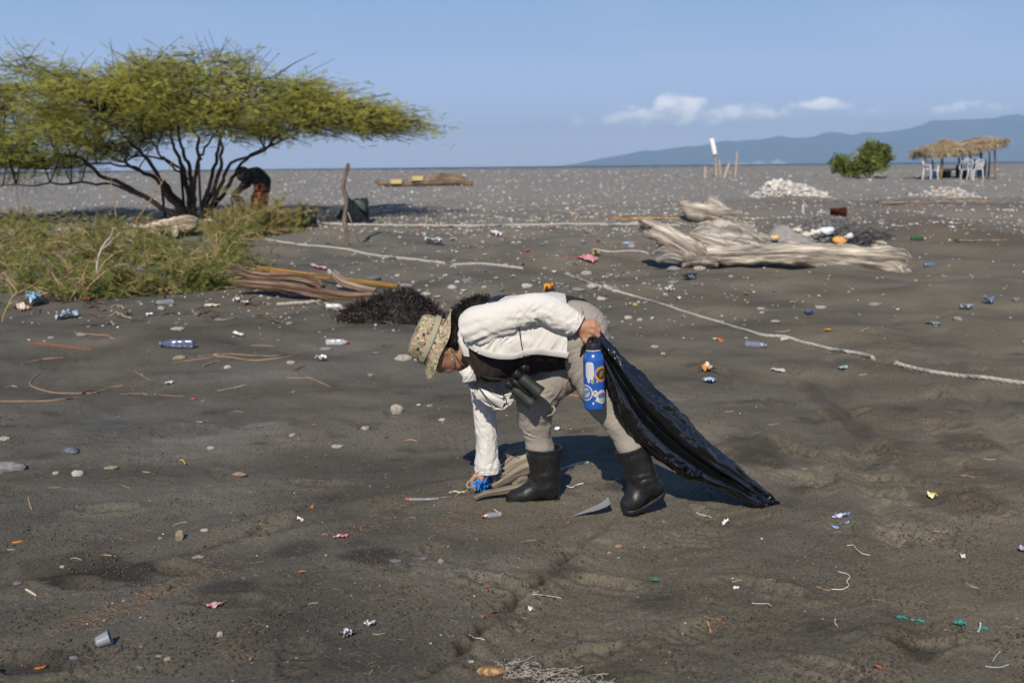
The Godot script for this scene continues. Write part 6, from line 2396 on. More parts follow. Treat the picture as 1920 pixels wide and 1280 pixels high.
	drum.lathe([Vector2(0, 0.0), Vector2(0.27, 0.0), Vector2(0.29, 0.04), Vector2(0.29, 0.26), Vector2(0.30, 0.28), Vector2(0.29, 0.30), Vector2(0.29, 0.56), Vector2(0.30, 0.58), Vector2(0.29, 0.60), Vector2(0.28, 0.84), Vector2(0.26, 0.86), Vector2(0.0, 0.85)], 20, Transform3D(Basis(), dp))
	grounded("drum", "dark blue plastic drum at the right side of the shelter", "drum", drum, mat(0.012, 0.045, 0.12, 0.5))
	var seat := MB.new()
	var sp := on_z(1808, 331, z - 0.3)
	sp.y = gh(sp.x, sp.z)
	seat.lathe([Vector2(0, 0.0), Vector2(0.34, 0.0), Vector2(0.36, 0.3), Vector2(0.35, 0.62), Vector2(0.30, 0.66), Vector2(0, 0.66)], 16, Transform3D(Basis(), sp))
	grounded("tub", "black tub standing behind the right front chair in the shelter", "tub", seat, mat(0.012, 0.012, 0.014, 0.6))
	var heap := mound(1850, 336, 22, 8, 0.6, 0.03, 6.0)
	grounded("nets", "low brown heap of netting at the right end of the shelter", "net", heap, mat(0.10, 0.07, 0.055, 0.95))


# ---------------------------------------------------------------- stones, litter, twigs
var stone_mesh := []
var stone_mats := []

func make_stones() -> void:
	for v in 5:
		var b := MB.new()
		b.ball(Transform3D(), 16, 10)
		b.displace(func(p: Vector3, _n: Vector3) -> float: return 0.30 * na.get_noise_3d(p.x * 0.8 + v * 9.0, p.y * 0.8, p.z * 0.8) + 0.05 * nb.get_noise_3d(p.x * 2.0, p.y * 2.0 + v, p.z * 2.0))
		stone_mesh.append(b.mesh())
	var ch := MB.new()
	ch.ball(Transform3D(), 6, 4)
	ch.displace(func(p: Vector3, _n: Vector3) -> float: return 0.35 * na.get_noise_3d(p.x * 1.2 + 3.0, p.y * 1.2, p.z * 1.2))
	M.chunk = ch.mesh()
	for c in [[0.30, 0.285, 0.26], [0.40, 0.37, 0.32], [0.22, 0.22, 0.225], [0.30, 0.24, 0.17], [0.16, 0.17, 0.19], [0.48, 0.455, 0.41], [0.33, 0.22, 0.155]]:
		var m := mat(c[0], c[1], c[2], 0.85, 0.25)
		mottled(m, 30 + stone_mats.size(), 0.05, 0.72, 64)
		m.uv1_triplanar = true
		m.uv1_scale = Vector3.ONE * 0.5
		stone_mats.append(m)

func stone(p: Vector3, long: float, flat: float, deep: float, turn: float, m: int, label: String, group := "", pitch := 0.0) -> void:
	var o := put("stone", stone_mesh[(taken.get("stone", 0)) % 5], stone_mats[m])
	o.transform = Transform3D(Basis.from_euler(Vector3(0, turn, pitch)).scaled_local(Vector3(long, flat, deep)), p)
	tag(o, label, "stone", group)

func build_stones() -> void:
	# the ones a look at the photograph finds
	for q in [
		[18, 884, 30, 11, 2, 0.05, "large flat grey stone at the edge of the sand, the biggest near the camera"], [145, 891, 11, 7.5, 5, 0.3, "smooth pale oval stone right of the large flat grey stone"], [208, 878, 13, 4, 3, 0.1, "low tan stone half sunk in the sand, right of the pale oval stone"], [104, 888, 6, 3.5, 1, 0.5, "small tan stone between the flat grey stone and the pale oval stone"],
		[450, 891, 14, 5, 6, -0.15, "long reddish tan stone lying slanted in front of the pale dusty patch"], [395, 842, 7, 4.5, 1, 0.2, "small tan stone at the rim of the pale dusty patch"], [8, 824, 10, 4.5, 1, 0.0, "cream stone cut by the edge above the large flat grey stone"], [337, 1012, 8, 12, 3, 0.3, "upright egg-shaped olive-tan stone standing in the sand"],
		[757, 674, 17, 8, 1, 0.1, "rounded tan stone just left of the hat brim"], [784, 676, 8, 6, 1, 0.4, "smaller tan stone touching the hat brim's outline"], [744, 776, 12, 11, 1, 0.2, "round pale block-like stone left of the hanging arm"], [632, 838, 12, 4, 1, 0.1, "flat tan stone on the sand left of the reaching hand"],
		[333, 618, 13, 4.5, 1, 0.05, "flat cream stone above the bluish crushed bottle"], [337, 672, 12, 5, 3, 0.05, "tan stone below the bluish crushed bottle"], [154, 630, 10, 5, 0, 0.4, "grey flake-like stone beside the long twig near the scrub"], [95, 635, 6, 3.5, 0, 0.2, "small pale stone by itself left of the scrub's lowest tip"],
		[545, 681, 9, 4, 1, 0.0, "beige stone in front of the two long thin sticks"], [706, 663, 9, 3.5, 4, 0.0, "pale grey-blue flat stone left of the tan stones by the hat"], [611, 655, 12, 3.5, 0, 0.0, "thin grey stone below the bottle with the red cap"], [798, 553, 11, 5, 5, 0.1, "white stone right of the dark weed heap's top"],
		[988, 539, 11, 6.5, 5, 0.2, "bright rounded pebble right above the woman's back"], [876, 529, 11, 6.5, 2, 0.3, "blue-grey stone group member above the woman's hair, largest"], [700, 523, 14, 5.5, 4, 0.1, "blue-grey stone beyond the bamboo pole's end"], [760, 537, 16, 5, 0, -0.1, "long grey stone at the bamboo pole's end"],
		[1085, 545, 14, 5, 0, -0.4, "slanted grey slab stone at the start of the long rope"], [1128, 562, 9, 4.5, 5, -0.1, "whitish stone right of the woman's hips"], [1178, 597, 8, 4.5, 5, 0.0, "white rounded stone below the long rope"], [1200, 601, 6, 4, 1, 0.0, "cream stone touching the white rounded stone below the long rope"],
		[1100, 514, 11, 5.5, 1, -0.2, "cream stone left of the long rope's start"], [1265, 507, 13, 6.5, 0, 0.1, "pale grey stone in front of the driftwood limb"], [1312, 506, 12, 6, 1, 0.0, "beige stone in front of the driftwood trunk"], [1278, 497, 10, 4, 1, 0.1, "tan stone at the foot of the driftwood limb"],
		[1540, 578, 10, 4.5, 1, -0.3, "light tan shell-like stone right of the rope's first bend"], [1640, 572, 11, 4.5, 0, 0.1, "pale flat stone far right beyond the rope"], [1455, 604, 9, 3.5, 1, 0.0, "beige stone beyond the rope, left of the blue scrap"], [1427, 580, 8, 3.5, 1, 0.2, "tan chip beyond the rope, left of the shell-like stone"], [1228, 651, 8, 3.5, 1, 0.0, "beige stone in front of the rope, right of the bag's top"],
		[1160, 1025, 8, 3.8, 6, 0.1, "peach-coloured pebble below the curled plastic shard"], [1143, 1037, 4.5, 2.6, 6, 0.2, "tiny peach pebble left of the larger peach-coloured pebble"], [827, 1055, 6, 6.5, 0, 0.3, "grey upright pebble in front of the walker, beside dark damp sand"], [742, 1053, 12, 4, 4, -0.1, "dark slate pebble at the dark damp patch"], [795, 1048, 8, 4, 4, 0.1, "second dark slate pebble, right of the first one"],
		[412, 1192, 6, 7, 1, 0.5, "beige pebble propped up near the red wrapper"], [314, 1238, 7, 5.5, 3, 0.4, "yellow curved shell stone at the bottom of the sand"], [298, 1231, 6, 3, 3, 0.0, "brownish chip beside the yellow curved shell stone"], [138, 1235, 8, 4.5, 4, 0.1, "black oval pebble near the clear cup"], [262, 1253, 7, 4, 4, 0.0, "black pebble cut by the bottom edge"], [884, 1241, 6, 3, 1, 0.0, "cream pebble above the coconut husk"],
		[383, 995, 8, 3.5, 1, -0.1, "pale chip right of the upright olive-tan stone"], [374, 1045, 10, 3.2, 0, -0.3, "thin grey-white stone below the upright olive-tan stone"], [364, 1047, 5, 2.5, 6, 0.0, "reddish pebble beside the thin grey-white stone"], [300, 1010, 5, 3, 6, 0.0, "pink-grey pebble left of the upright olive-tan stone"], [116, 1064, 4.5, 3.5, 1, 0.0, "lone cream pebble at the lower edge of the dark damp sand"], [32, 1095, 8, 4, 4, 0.2, "dark blue-grey pebble near the edge of the sand"]]:
		var p := on_ground(q[0], q[1])
		var k := p.distance_to(cam_pos) / FPX
		stone(p + Vector3(0, q[3] * k * (0.3 if q[3] < 9 else 0.55), 0), q[2] * k, q[3] * k * (0.9 if q[3] < 9 else 1.0), q[2] * k * (0.62 if q[3] < 9 else 0.5), q[5], q[4], q[6])
	# pebbles by the hundred: thick beyond the walker, thin in front
	var r := RandomNumberGenerator.new()
	r.seed = 222
	var n := 0
	var tries := 0
	while n < 235 and tries < 6000:
		tries += 1
		var y := 432.0 + pow(r.randf(), 1.5) * 420.0
		var x := r.randf_range(-20, 1940)
		var dens := lerpf(1.0, 0.10, smoothstep(540.0, 640.0, y)) * lerpf(1.0, 0.10, smoothstep(1180.0, 1420.0, x)) * (0.4 + 1.2 * clampf(0.5 + nb.get_noise_2d(x * 0.006, y * 0.02), 0, 1))
		if x < 470 and y < 600: dens *= 0.08
		if r.randf() > dens: continue
		var p := on_ground(x, y)
		var s := r.randf_range(0.016, 0.042) * (1.0 if r.randf() < 0.85 else 1.6)
		var kind: int = [0, 1, 2, 5, 5, 1, 4, 3, 0, 5][r.randi() % 10]
		stone(p + Vector3(0, s * 0.14, 0), s, s * r.randf_range(0.35, 0.6), s * r.randf_range(0.55, 0.85), r.randf() * TAU, kind, telling(("tiny " if s < 0.026 else "rounded " if s < 0.040 else "larger ") + ["grey pebble", "beige pebble", "blue-grey pebble", "tan pebble", "slate pebble", "whitish pebble", ""][kind], x, y), "pebbles strewn over the sand")
		n += 1
	var xf := []
	var cols := []
	for i in 23000:
		var far := r.randf() < 0.66
		var y: float
		var x := r.randf_range(-60, 1980)
		if far:
			y = 320.0 + pow(r.randf(), 1.5) * 110.0
			if r.randf() > (1.0 if x < 1300 else 0.55): continue
		else:
			y = 420.0 + pow(r.randf(), 1.2) * 860.0
			var dens := lerpf(1.0, 0.16, smoothstep(500.0, 680.0, y)) * lerpf(1.0, 0.25, smoothstep(1200.0, 1450.0, x))
			if r.randf() > dens * (0.35 + 1.1 * clampf(0.5 + nb.get_noise_2d(x * 0.008, y * 0.03), 0, 1)): continue
		var d := ray(x, y)
		# jitter in the ground plane, so the scatter has no rows
		var p := on_ground(x, maxf(y, 318.0 + 0.0))
		p.x += r.randf_range(-0.3, 0.3) * absf(p.z) * 0.1
		p.z += r.randf_range(-0.6, 0.6) * absf(p.z) * 0.08
		p.y = gh(p.x, p.z)
		var s := (r.randf_range(0.008, 0.021) if not far else r.randf_range(0.012, 0.040) * lerpf(1.0, 2.1, smoothstep(20.0, 70.0, -p.z))) * (1.0 if r.randf() < 0.95 else 1.7)
		if y > 640:
			if r.randf() < 0.5: continue
			s = r.randf_range(0.0025, 0.007)
		xf.append(Transform3D(Basis(Vector3.UP, r.randf() * TAU).scaled_local(Vector3(s, s * 0.5, s * 0.75)), p + Vector3(0, s * 0.12, 0)))
		var g := r.randf_range(0.18, 0.34) if r.randf() < 0.75 else r.randf_range(0.36, 0.52)
		var t := r.randf()
		if y > 600 and r.randf() < 0.75: g *= 0.6
		cols.append(Color(g, g * 0.97, g * 0.92) if t < 0.8 else Color(g * 1.05, g * 0.86, g * 0.64) if t < 0.93 else Color(0.48, 0.48, 0.49) if t < 0.978 else [Color(0.13, 0.2, 0.32), Color(0.34, 0.12, 0.09), Color(0.12, 0.25, 0.21), Color(0.4, 0.3, 0.1)][i % 4])
	many("gravel", M.chunk, tinted(0.85, 0.25), xf, cols)

# ---- where a small thing lies, in words
const MARKS := [["the bamboo pole", 620, 520], ["the dark weed heap", 725, 575], ["the crooked post", 650, 455], ["the pink rag", 1103, 488], ["the driftwood's raised limb", 1250, 470], ["the driftwood trunk", 1480, 505], ["the long rope's upper end", 1080, 525], ["the middle of the long rope", 1300, 592], ["the rope's buried spot", 1660, 676], ["the grey curving rope", 740, 486], ["the woman's hat", 815, 640], ["the woman's back", 990, 548], ["the orange crisp packet", 1328, 690], ["the black bag", 1330, 830], ["the bag's tip", 1455, 950], ["the reaching hand", 900, 895], ["the front boot", 1000, 935], ["the rear boot", 1200, 950], ["the crushed bluish bottle", 331, 650], ["the two long thin sticks", 450, 670], ["the looping vine stem", 120, 735], ["the scrub's foot", 250, 585], ["the large flat grey stone", 20, 880], ["the pale oval stone", 145, 890], ["the reddish tan stone", 450, 890], ["the upright egg-shaped stone", 337, 1010], ["the straw drift", 250, 1125], ["the red-pink torn wrapper", 403, 1136], ["the clear cup", 190, 1208], ["the pink sweet wrapper", 638, 1006], ["the small tube bottle", 922, 970], ["the curled plastic shard", 1110, 962], ["the wheel track's crumbled edge", 830, 1160], ["the black and white paper scrap", 650, 1192], ["the net clump", 1020, 1265], ["the S-shaped thread", 1580, 1090], ["the small yellow wrapper", 1748, 932], ["the three blue foil scraps", 1578, 978], ["the pair of teal strips", 1705, 1160], ["the pale blue fishing line", 1870, 1245], ["the clear bag by the post", 812, 456], ["the straight pale line", 1000, 424], ["the dark plastic sheet", 1292, 522], ["the teal lid", 1580, 692], ["the tan stones by the hat", 760, 675], ["the block-like pale stone", 744, 775]]
var said := {}

func telling(what: String, x: float, y: float) -> String:
	var order := []
	for m in MARKS:
		var dx: float = x - m[1]
		var dy: float = (y - m[2]) * 2.0
		order.append([dx * dx + dy * dy, m, dx, dy])
	order.sort_custom(func(a, b): return a[0] < b[0])
	var text := what
	for i in 3:
		var o: Array = order[i]
		var rel := "right of" if o[2] > 0 else "left of"
		if absf(o[3]) > absf(o[2]):
			rel = "in front of" if o[3] > 0 else "beyond"
		text = "%s %s %s" % [what, ["just", "well", "far"][clampi(int(sqrt(o[0]) / 55.0), 0, 2)] + " " + rel, o[1][0]]
		if not said.has(text):
			break
	if said.has(text):
		var a: Array = order[0]
		var b: Array = order[1]
		text = "%s between %s and %s" % [what, a[1][0], b[1][0]]
	said[text] = true
	return text

# ---- litter
func bottle(label: String, px: float, py: float, len_px: float, turn: float, tint: Array, cap: Array, crush := 0.3, up := false, alpha := 0.42) -> void:
	var p := on_ground(px, py)
	var L := len_px * p.distance_to(cam_pos) / FPX
	var o := thing("plastic_bottle", label, "bottle", p, turn)
	var R := L * 0.155
	var b := MB.new()
	var rr := []
	for q in [[0.0, 0.0], [0.0, 0.72], [0.015, 0.95], [0.06, 1.0], [0.2, 0.97], [0.24, 0.92], [0.30, 1.0], [0.42, 1.0], [0.48, 0.93], [0.55, 1.0], [0.66, 0.99], [0.76, 0.86], [0.85, 0.55], [0.90, 0.36], [0.93, 0.33], [0.97, 0.33]]:
		var r := PackedVector3Array()
		for k in 20:
			var a := -TAU * k / 20
			var dent := 1.0 - crush * maxf(0.0, nb.get_noise_2d(q[0] * 4.0 + px, sin(a) * 1.4) + 0.1) * (1.0 if q[0] > 0.02 and q[0] < 0.8 else 0.1)
			r.append(Vector3(cos(a) * R * q[1] * dent, q[0] * L, sin(a) * R * q[1] * dent * (1.0 - crush * 0.5)))
		rr.append(r)
	b.rows(rr, true)
	var pl := mat(tint[0], tint[1], tint[2], 0.2, 0.6)
	pl.albedo_color.a = alpha
	pl.transparency = BaseMaterial3D.TRANSPARENCY_ALPHA
	var lay := Transform3D(Basis(), Vector3(0, 0, 0)) if up else Transform3D(Basis(Vector3.BACK, -PI / 2 + 0.02), Vector3(-L / 2, R * 0.82, 0))
	b.shift(lay)
	obj("shell", b, pl, o)
	if cap.size():
		var c := MB.new()
		c.lathe([Vector2(0.0, L * 0.93), Vector2(R * 0.42, L * 0.93), Vector2(R * 0.43, L * 0.995), Vector2(R * 0.38, L * 1.01), Vector2(0.0, L * 1.01)], 16, lay)
		obj("cap", c, mat(cap[0], cap[1], cap[2], 0.45), o)

# a crumpled sheet of film or paper
func scrap(called: String, label: String, cat: String, px: float, py: float, w_px: float, h_px: float, col: Array, seed_: float, stand := 0.35, second: Array = [], group := "", gloss := 0.45) -> void:
	var p := on_ground(px, py)
	var k := p.distance_to(cam_pos) / FPX
	var w := w_px * k
	var d := h_px * k * 1.6
	var b := MB.new()
	var rr := []
	var n := 9 if w_px > 11 else 5
	var basis := Basis(Vector3.UP, sin(seed_ * 3.7) * 0.9)
	for i in n:
		var r := PackedVector3Array()
		for j in n:
			var u := float(i) / (n - 1) - 0.5
			var v := float(j) / (n - 1) - 0.5
			var edge := 1.0 + 0.3 * nb.get_noise_2d(u * 3.0 + seed_, v * 3.0)
			var q := basis * Vector3(u * w * edge, 0, v * d * edge)
			var lift := stand * w * (0.45 * fold(u * 2.2 + seed_, v * 1.9 + seed_ * 0.7) + 0.35 + 0.5 * absf(u) * sin(seed_))
			q.y = gh(p.x + q.x, p.z + q.z) - p.y + maxf(0.002, lift)
			r.append(q)
		rr.append(r)
	b.rows(rr, false)
	if second.size():
		for i in b.v.size():
			var s := b.v[i]
			b.c[i] = Color(col[0], col[1], col[2]) if nb.get_noise_3d(s.x / w * 1.5 + seed_, s.y / w, s.z / w * 1.2) > -0.02 else Color(second[0], second[1], second[2])
	b.shell(maxf(0.0006, w * 0.012))
	var o := obj(called, b, tinted(gloss, 0.5) if second.size() else mat(col[0], col[1], col[2], gloss, 0.5), self, second.size() > 0)
	o.position = p
	tag(o, label, cat, group)

func twig(label: String, pts_px: Array, r_px: float, col: Array, group := "", lift := 0.0) -> void:
	var b := MB.new()
	var pts := []
	var rad := []
	var n := maxi(8, pts_px.size() * 6)
	var k := 0.0
	var i := 0
	for s in flow(pts_px, n):
		var p := on_ground(s[0], s[1])
		k = p.distance_to(cam_pos) / FPX
		p.y += r_px * k * 0.25 + lift * absf(nb.get_noise_2d(p.x * 3.0, p.z * 3.0))
		pts.append(p)
		rad.append(r_px * k * (0.7 + 0.35 * sin(PI * i / (n - 1))) * (1.0 + 0.25 * nb.get_noise_2d(i * 0.6, pts_px[0][0])))
		i += 1
	b.tube(pts, rad, 6)
	grounded("twig", label, "twig", b, mat(col[0], col[1], col[2], 0.9, 0.2), group)

func build_litter() -> void:
	var white := [0.66, 0.66, 0.64]
	bottle("crushed bluish plastic bottle lying on bare sand before the scrub", 331, 653, 60, PI + 0.06, [0.10, 0.13, 0.24], [0.10, 0.14, 0.25], 0.45, false, 0.6)
	bottle("clear greenish bottle leaning out of the scrub with a green cap", 306, 572, 36, PI + 0.7, [0.30, 0.34, 0.36], [0.02, 0.16, 0.07], 0.2, false, 0.5)
	bottle("clear crushed bottle with a red cap between the scrub and the hat", 632, 647, 42, -0.05, [0.55, 0.57, 0.60], [0.50, 0.035, 0.02], 0.4)
	bottle("whitish bottle with a red cap at the end of the brown logs", 627, 578, 32, -0.1, [0.62, 0.63, 0.66], [0.50, 0.04, 0.03], 0.4, false, 0.7)
	bottle("bluish clear bottle lying below the long rope", 1419, 652, 42, -0.5, [0.22, 0.25, 0.34], [], 0.4, false, 0.55)
	bottle("grey bottle lying under the brown crooked log", 556, 557, 34, 0.35, [0.26, 0.25, 0.25], [], 0.2, false, 0.7)
	bottle("green glass bottle lying on the far brown sand", 1722, 451, 26, 0.1, [0.02, 0.10, 0.03], [0.55, 0.55, 0.5], 0.0, false, 0.8)
	bottle("blue tinted bottle right of the driftwood trunk's root end", 1744, 499, 22, 0.2, [0.14, 0.20, 0.34], [], 0.2, false, 0.7)
	bottle("small clear tube bottle with a red cap lying in front of the boots", 922, 971, 38, PI + 0.35, [0.32, 0.33, 0.35], [0.62, 0.03, 0.015], 0.25, false, 0.5)
	bottle("clear bottle standing far off beyond the driftwood stump", 1506, 400, 18, 0.0, [0.5, 0.52, 0.55], [], 0.1, true, 0.6)
	bottle("small bottle with a round shiny base touching the long rope", 1474, 638, 24, 0.6, [0.55, 0.56, 0.60], [], 0.1, false, 0.7)
	bottle("clear bottle in the pebbles left of the woman's hips", 1180, 459, 24, 0.0, [0.25, 0.30, 0.45], [0.5, 0.05, 0.04], 0.2, false, 0.6)
	for q in [
		["wrapper", "orange and white crisp packet lying right of the black bag", "wrapper", 1328, 697, 30, 13, [0.62, 0.56, 0.48], 1.3, 0.45, [0.56, 0.22, 0.04]],
		["wrapper", "blue and white wrapper just below the orange packet", "wrapper", 1331, 717, 26, 10, [0.50, 0.56, 0.62], 2.1, 0.4, [0.05, 0.20, 0.42]],
		["wrapper", "small bright yellow wrapper standing on the open brown sand", "wrapper", 1748, 935, 15, 9, [0.68, 0.58, 0.03], 3.3, 0.9, [0.66, 0.64, 0.45]],
		["wrapper", "pink and white sweet wrapper left of the wheel track", "wrapper", 638, 1009, 24, 8, [0.55, 0.16, 0.24], 4.2, 0.4, [0.62, 0.5, 0.52]],
		["wrapper", "red-pink torn wrapper in the foreground by the dry straw", "wrapper", 403, 1138, 34, 9, [0.50, 0.075, 0.12], 5.4, 0.25, [0.55, 0.35, 0.38]],
		["paper_scrap", "black and white paper scrap standing in the sand at the bottom", "paper", 650, 1194, 19, 12, [0.66, 0.66, 0.68], 6.1, 0.9, [0.03, 0.03, 0.04]],
		["paper_scrap", "white and grey paper scrap just right of the black and white one", "paper", 692, 1174, 19, 7, [0.66, 0.66, 0.66], 7.7, 0.5, [0.12, 0.12, 0.14]],
		["foil_scrap", "blue and white foil scrap, largest of three beyond the bag's tip", "foil", 1579, 968, 28, 6, [0.55, 0.57, 0.62], 8.3, 0.2, [0.14, 0.2, 0.38]],
		["foil_scrap", "pale blue foil scrap below the largest one beyond the bag's tip", "foil", 1588, 980, 11, 4, [0.22, 0.34, 0.60], 9.2, 0.3, []],
		["foil_scrap", "thin blue foil strip, lowest of three beyond the bag's tip", "foil", 1567, 988, 15, 3, [0.22, 0.32, 0.58], 9.9, 0.2, []],
		["plastic_strip", "teal plastic strip, left one of the pair in the right foreground", "plastic strip", 1690, 1158, 26, 5, [0.03, 0.26, 0.20], 10.4, 0.15, []],
		["plastic_strip", "teal plastic strip, right one of the pair in the right foreground", "plastic strip", 1721, 1164, 21, 5, [0.03, 0.26, 0.20], 11.8, 0.15, []],
		["plastic_strip", "curled teal plastic chip standing right of the two teal strips", "plastic strip", 1801, 1174, 15, 10, [0.02, 0.22, 0.19], 12.6, 0.7, []],
		["plastic_strip", "small flat teal chip at the far right of the teal pieces", "plastic strip", 1850, 1180, 10, 5, [0.03, 0.26, 0.21], 13.2, 0.3, []],
		["plastic_strip", "green-teal scrap alone below the curled plastic shard", "plastic strip", 1226, 1091, 14, 7, [0.02, 0.24, 0.14], 14.2, 0.5, []],
		["rag", "blue plastic rag hanging at the foot of the scrub", "rag", 62, 572, 22, 26, [0.16, 0.36, 0.55], 15.4, 1.3, [0.35, 0.48, 0.6]],
		["wrapper", "orange and white wrapper below the blue rag at the scrub", "wrapper", 38, 580, 42, 10, [0.58, 0.5, 0.42], 16.7, 0.35, [0.58, 0.14, 0.03]],
		["plastic_cup", "crushed blue-grey plastic tub under the scrub's lowest branch", "plastic tub", 124, 598, 34, 14, [0.34, 0.38, 0.44], 17.7, 0.7, [0.14, 0.18, 0.26]],
		["rag", "pink rag lying among pebbles beyond the woman's hips", "rag", 1103, 490, 30, 12, [0.58, 0.30, 0.30], 18.5, 0.45, [0.50, 0.2, 0.22]],
		["plastic_scrap", "red plastic bit left of the pink rag", "plastic scrap", 1086, 485, 7, 5, [0.5, 0.03, 0.06], 19.1, 0.8, []],
		["plastic_scrap", "yellow and black plastic block right of the pink rag", "plastic scrap", 1118, 479, 12, 10, [0.62, 0.46, 0.02], 19.8, 1.0, [0.03, 0.03, 0.03]],
		["plastic_bag", "clear crumpled bag on the sand beyond the crooked post", "plastic bag", 812, 458, 34, 10, [0.50, 0.52, 0.55], 20.5, 0.45, [0.36, 0.38, 0.42]],
		["plastic_bag", "white plastic bag in front of the straight pale line", "plastic bag", 929, 442, 24, 7, [0.62, 0.62, 0.63], 21.7, 0.5, []],
		["plastic_scrap", "teal and white ball of film below the driftwood trunk", "plastic scrap", 1257, 546, 13, 10, [0.42, 0.56, 0.54], 22.4, 0.9, [0.55, 0.57, 0.45]],
		["plastic_scrap", "teal plastic lid near the buried spot of the rope", "plastic scrap", 1580, 693, 13, 8, [0.10, 0.30, 0.32], 23.2, 0.8, [0.40, 0.44, 0.42]],
		["plastic_scrap", "white flat scrap on the sand left of the teal lid", "plastic scrap", 1460, 697, 27, 7, [0.46, 0.45, 0.43], 24.9, 0.25, []],
		["plastic_scrap", "dark blue scrap beyond the rope's middle", "plastic scrap", 1518, 590, 17, 8, [0.06, 0.09, 0.24], 25.6, 0.5, []],
		["plastic_scrap", "blue-grey crushed container right of the flat pale stone", "plastic scrap", 1812, 580, 21, 8, [0.16, 0.19, 0.26], 26.3, 0.5, [0.3, 0.33, 0.38]],
		["plastic_scrap", "light blue crushed cup near the right edge beyond the rope", "plastic scrap", 1855, 570, 16, 11, [0.13, 0.22, 0.36], 27.1, 0.9, []],
		["plastic_scrap", "thin slate-blue strip of plastic beyond the rope's buried spot", "plastic scrap", 1750, 608, 26, 6, [0.17, 0.20, 0.24], 28.3, 0.25, []],
		["plastic_scrap", "yellow-orange bottle cap beyond the rope's middle", "plastic scrap", 1554, 621, 12, 7, [0.56, 0.30, 0.02], 29.4, 0.7, []],
		["plastic_scrap", "orange-red sliver with a white end below the rope", "plastic scrap", 1347, 637, 24, 4, [0.48, 0.40, 0.33], 30.2, 0.2, [0.5, 0.13, 0.04]],
		["plastic_scrap", "orange lump of foam just above the woman's back", "foam", 1029, 547, 18, 13, [0.55, 0.25, 0.03], 31.4, 1.1, []],
		["plastic_scrap", "white egg-shaped shell left of the hat", "shell", 601, 677, 18, 9, [0.72, 0.72, 0.70], 32.8, 0.7, []],
		["plastic_scrap", "white plastic spoon-like stick left of the bottle with a red cap", "plastic scrap", 446, 630, 26, 4, [0.68, 0.68, 0.67], 33.3, 0.3, []],
		["plastic_scrap", "clear crumpled film on the pale dusty patch", "plastic scrap", 316, 720, 13, 6, [0.52, 0.53, 0.55], 34.5, 0.5, []],
		["plastic_scrap", "pink match-like plastic stick on the pale dusty patch", "plastic scrap", 362, 749, 13, 3, [0.48, 0.05, 0.12], 35.9, 0.3, []],
		["plastic_scrap", "small white lump on the sand beyond the front knee", "plastic scrap", 1047, 805, 9, 6, [0.72, 0.72, 0.70], 36.2, 0.8, []],
		["plastic_scrap", "white bent scrap at the edge of the right foreground", "plastic scrap", 1806, 1046, 8, 8, [0.62, 0.62, 0.62], 37.3, 0.9, []],
		["plastic_scrap", "lilac-white can end at the right edge of the sand", "plastic scrap", 1918, 1034, 12, 9, [0.4, 0.4, 0.48], 38.8, 0.8, []],
		["plastic_scrap", "white ribbed scrap right of the bag's tip", "plastic scrap", 1361, 981, 12, 6, [0.58, 0.58, 0.56], 39.9, 0.6, []],
		["plastic_scrap", "white chip on the sand below the wheel track's right side", "plastic scrap", 1380, 1106, 9, 6, [0.68, 0.67, 0.65], 40.2, 0.8, []],
		["plastic_scrap", "white folded bit in the middle foreground", "plastic scrap", 996, 1143, 11, 5, [0.60, 0.60, 0.58], 41.4, 0.6, []],
		["plastic_scrap", "white shell bit in front of the reddish needles at the left", "shell", 562, 976, 11, 5, [0.7, 0.69, 0.67], 42.4, 0.6, []],
		["plastic_scrap", "blue bottle cap in the scrub's edge litter", "plastic scrap", 354, 546, 10, 8, [0.03, 0.25, 0.36], 43.2, 0.9, []],
		["plastic_scrap", "reddish brown tin under the scrub", "plastic scrap", 164, 567, 15, 8, [0.25, 0.06, 0.03], 44.9, 0.8, []],
		["plastic_scrap", "white crumpled cup at the scrub's right corner", "plastic scrap", 446, 567, 14, 9, [0.4, 0.43, 0.5], 45.1, 0.8, [0.6, 0.6, 0.6]],
		["plastic_scrap", "pale rounded tub right of the crumpled cup at the scrub", "plastic scrap", 459, 572, 15, 7, [0.52, 0.50, 0.46], 46.7, 0.7, []],
		["plastic_scrap", "cream wood chip in front of the scrub's right corner", "wood chip", 398, 575, 25, 6, [0.55, 0.49, 0.38], 47.6, 0.3, []],
		["plastic_scrap", "white oval shell in front of the scrub", "shell", 280, 593, 11, 5, [0.72, 0.71, 0.68], 48.2, 0.8, []],
		["plastic_scrap", "green bit of plastic left of the hat", "plastic scrap", 717, 648, 8, 5, [0.03, 0.2, 0.06], 49.7, 0.6, []],
		["plastic_scrap", "magenta scrap of plastic beyond the bamboo pole", "plastic scrap", 598, 505, 24, 6, [0.55, 0.10, 0.30], 50.9, 0.35, [0.6, 0.35, 0.45]],
		["plastic_scrap", "dark wet plastic sheet in front of the driftwood trunk", "plastic scrap", 1292, 524, 34, 10, [0.02, 0.02, 0.024], 51.3, 0.35, [0.16, 0.18, 0.24]]]:
		scrap(q[0], q[1], q[2], q[3], q[4], q[5], q[6], q[7], q[8], q[9], q[10])
	# countless alike scraps of the middle distance
	var r := RandomNumberGenerator.new()
	r.seed = 606
	var kinds := [["small white plastic scrap", [0.52, 0.52, 0.51]], ["small grey-blue plastic scrap", [0.20, 0.24, 0.30]], ["small cream foam crumb", [0.42, 0.37, 0.29]], ["small orange-brown chip", [0.24, 0.115, 0.06]], ["small bright blue scrap", [0.08, 0.18, 0.34]], ["small red scrap", [0.30, 0.06, 0.055]], ["small green scrap", [0.06, 0.19, 0.12]]]
	var done := 0
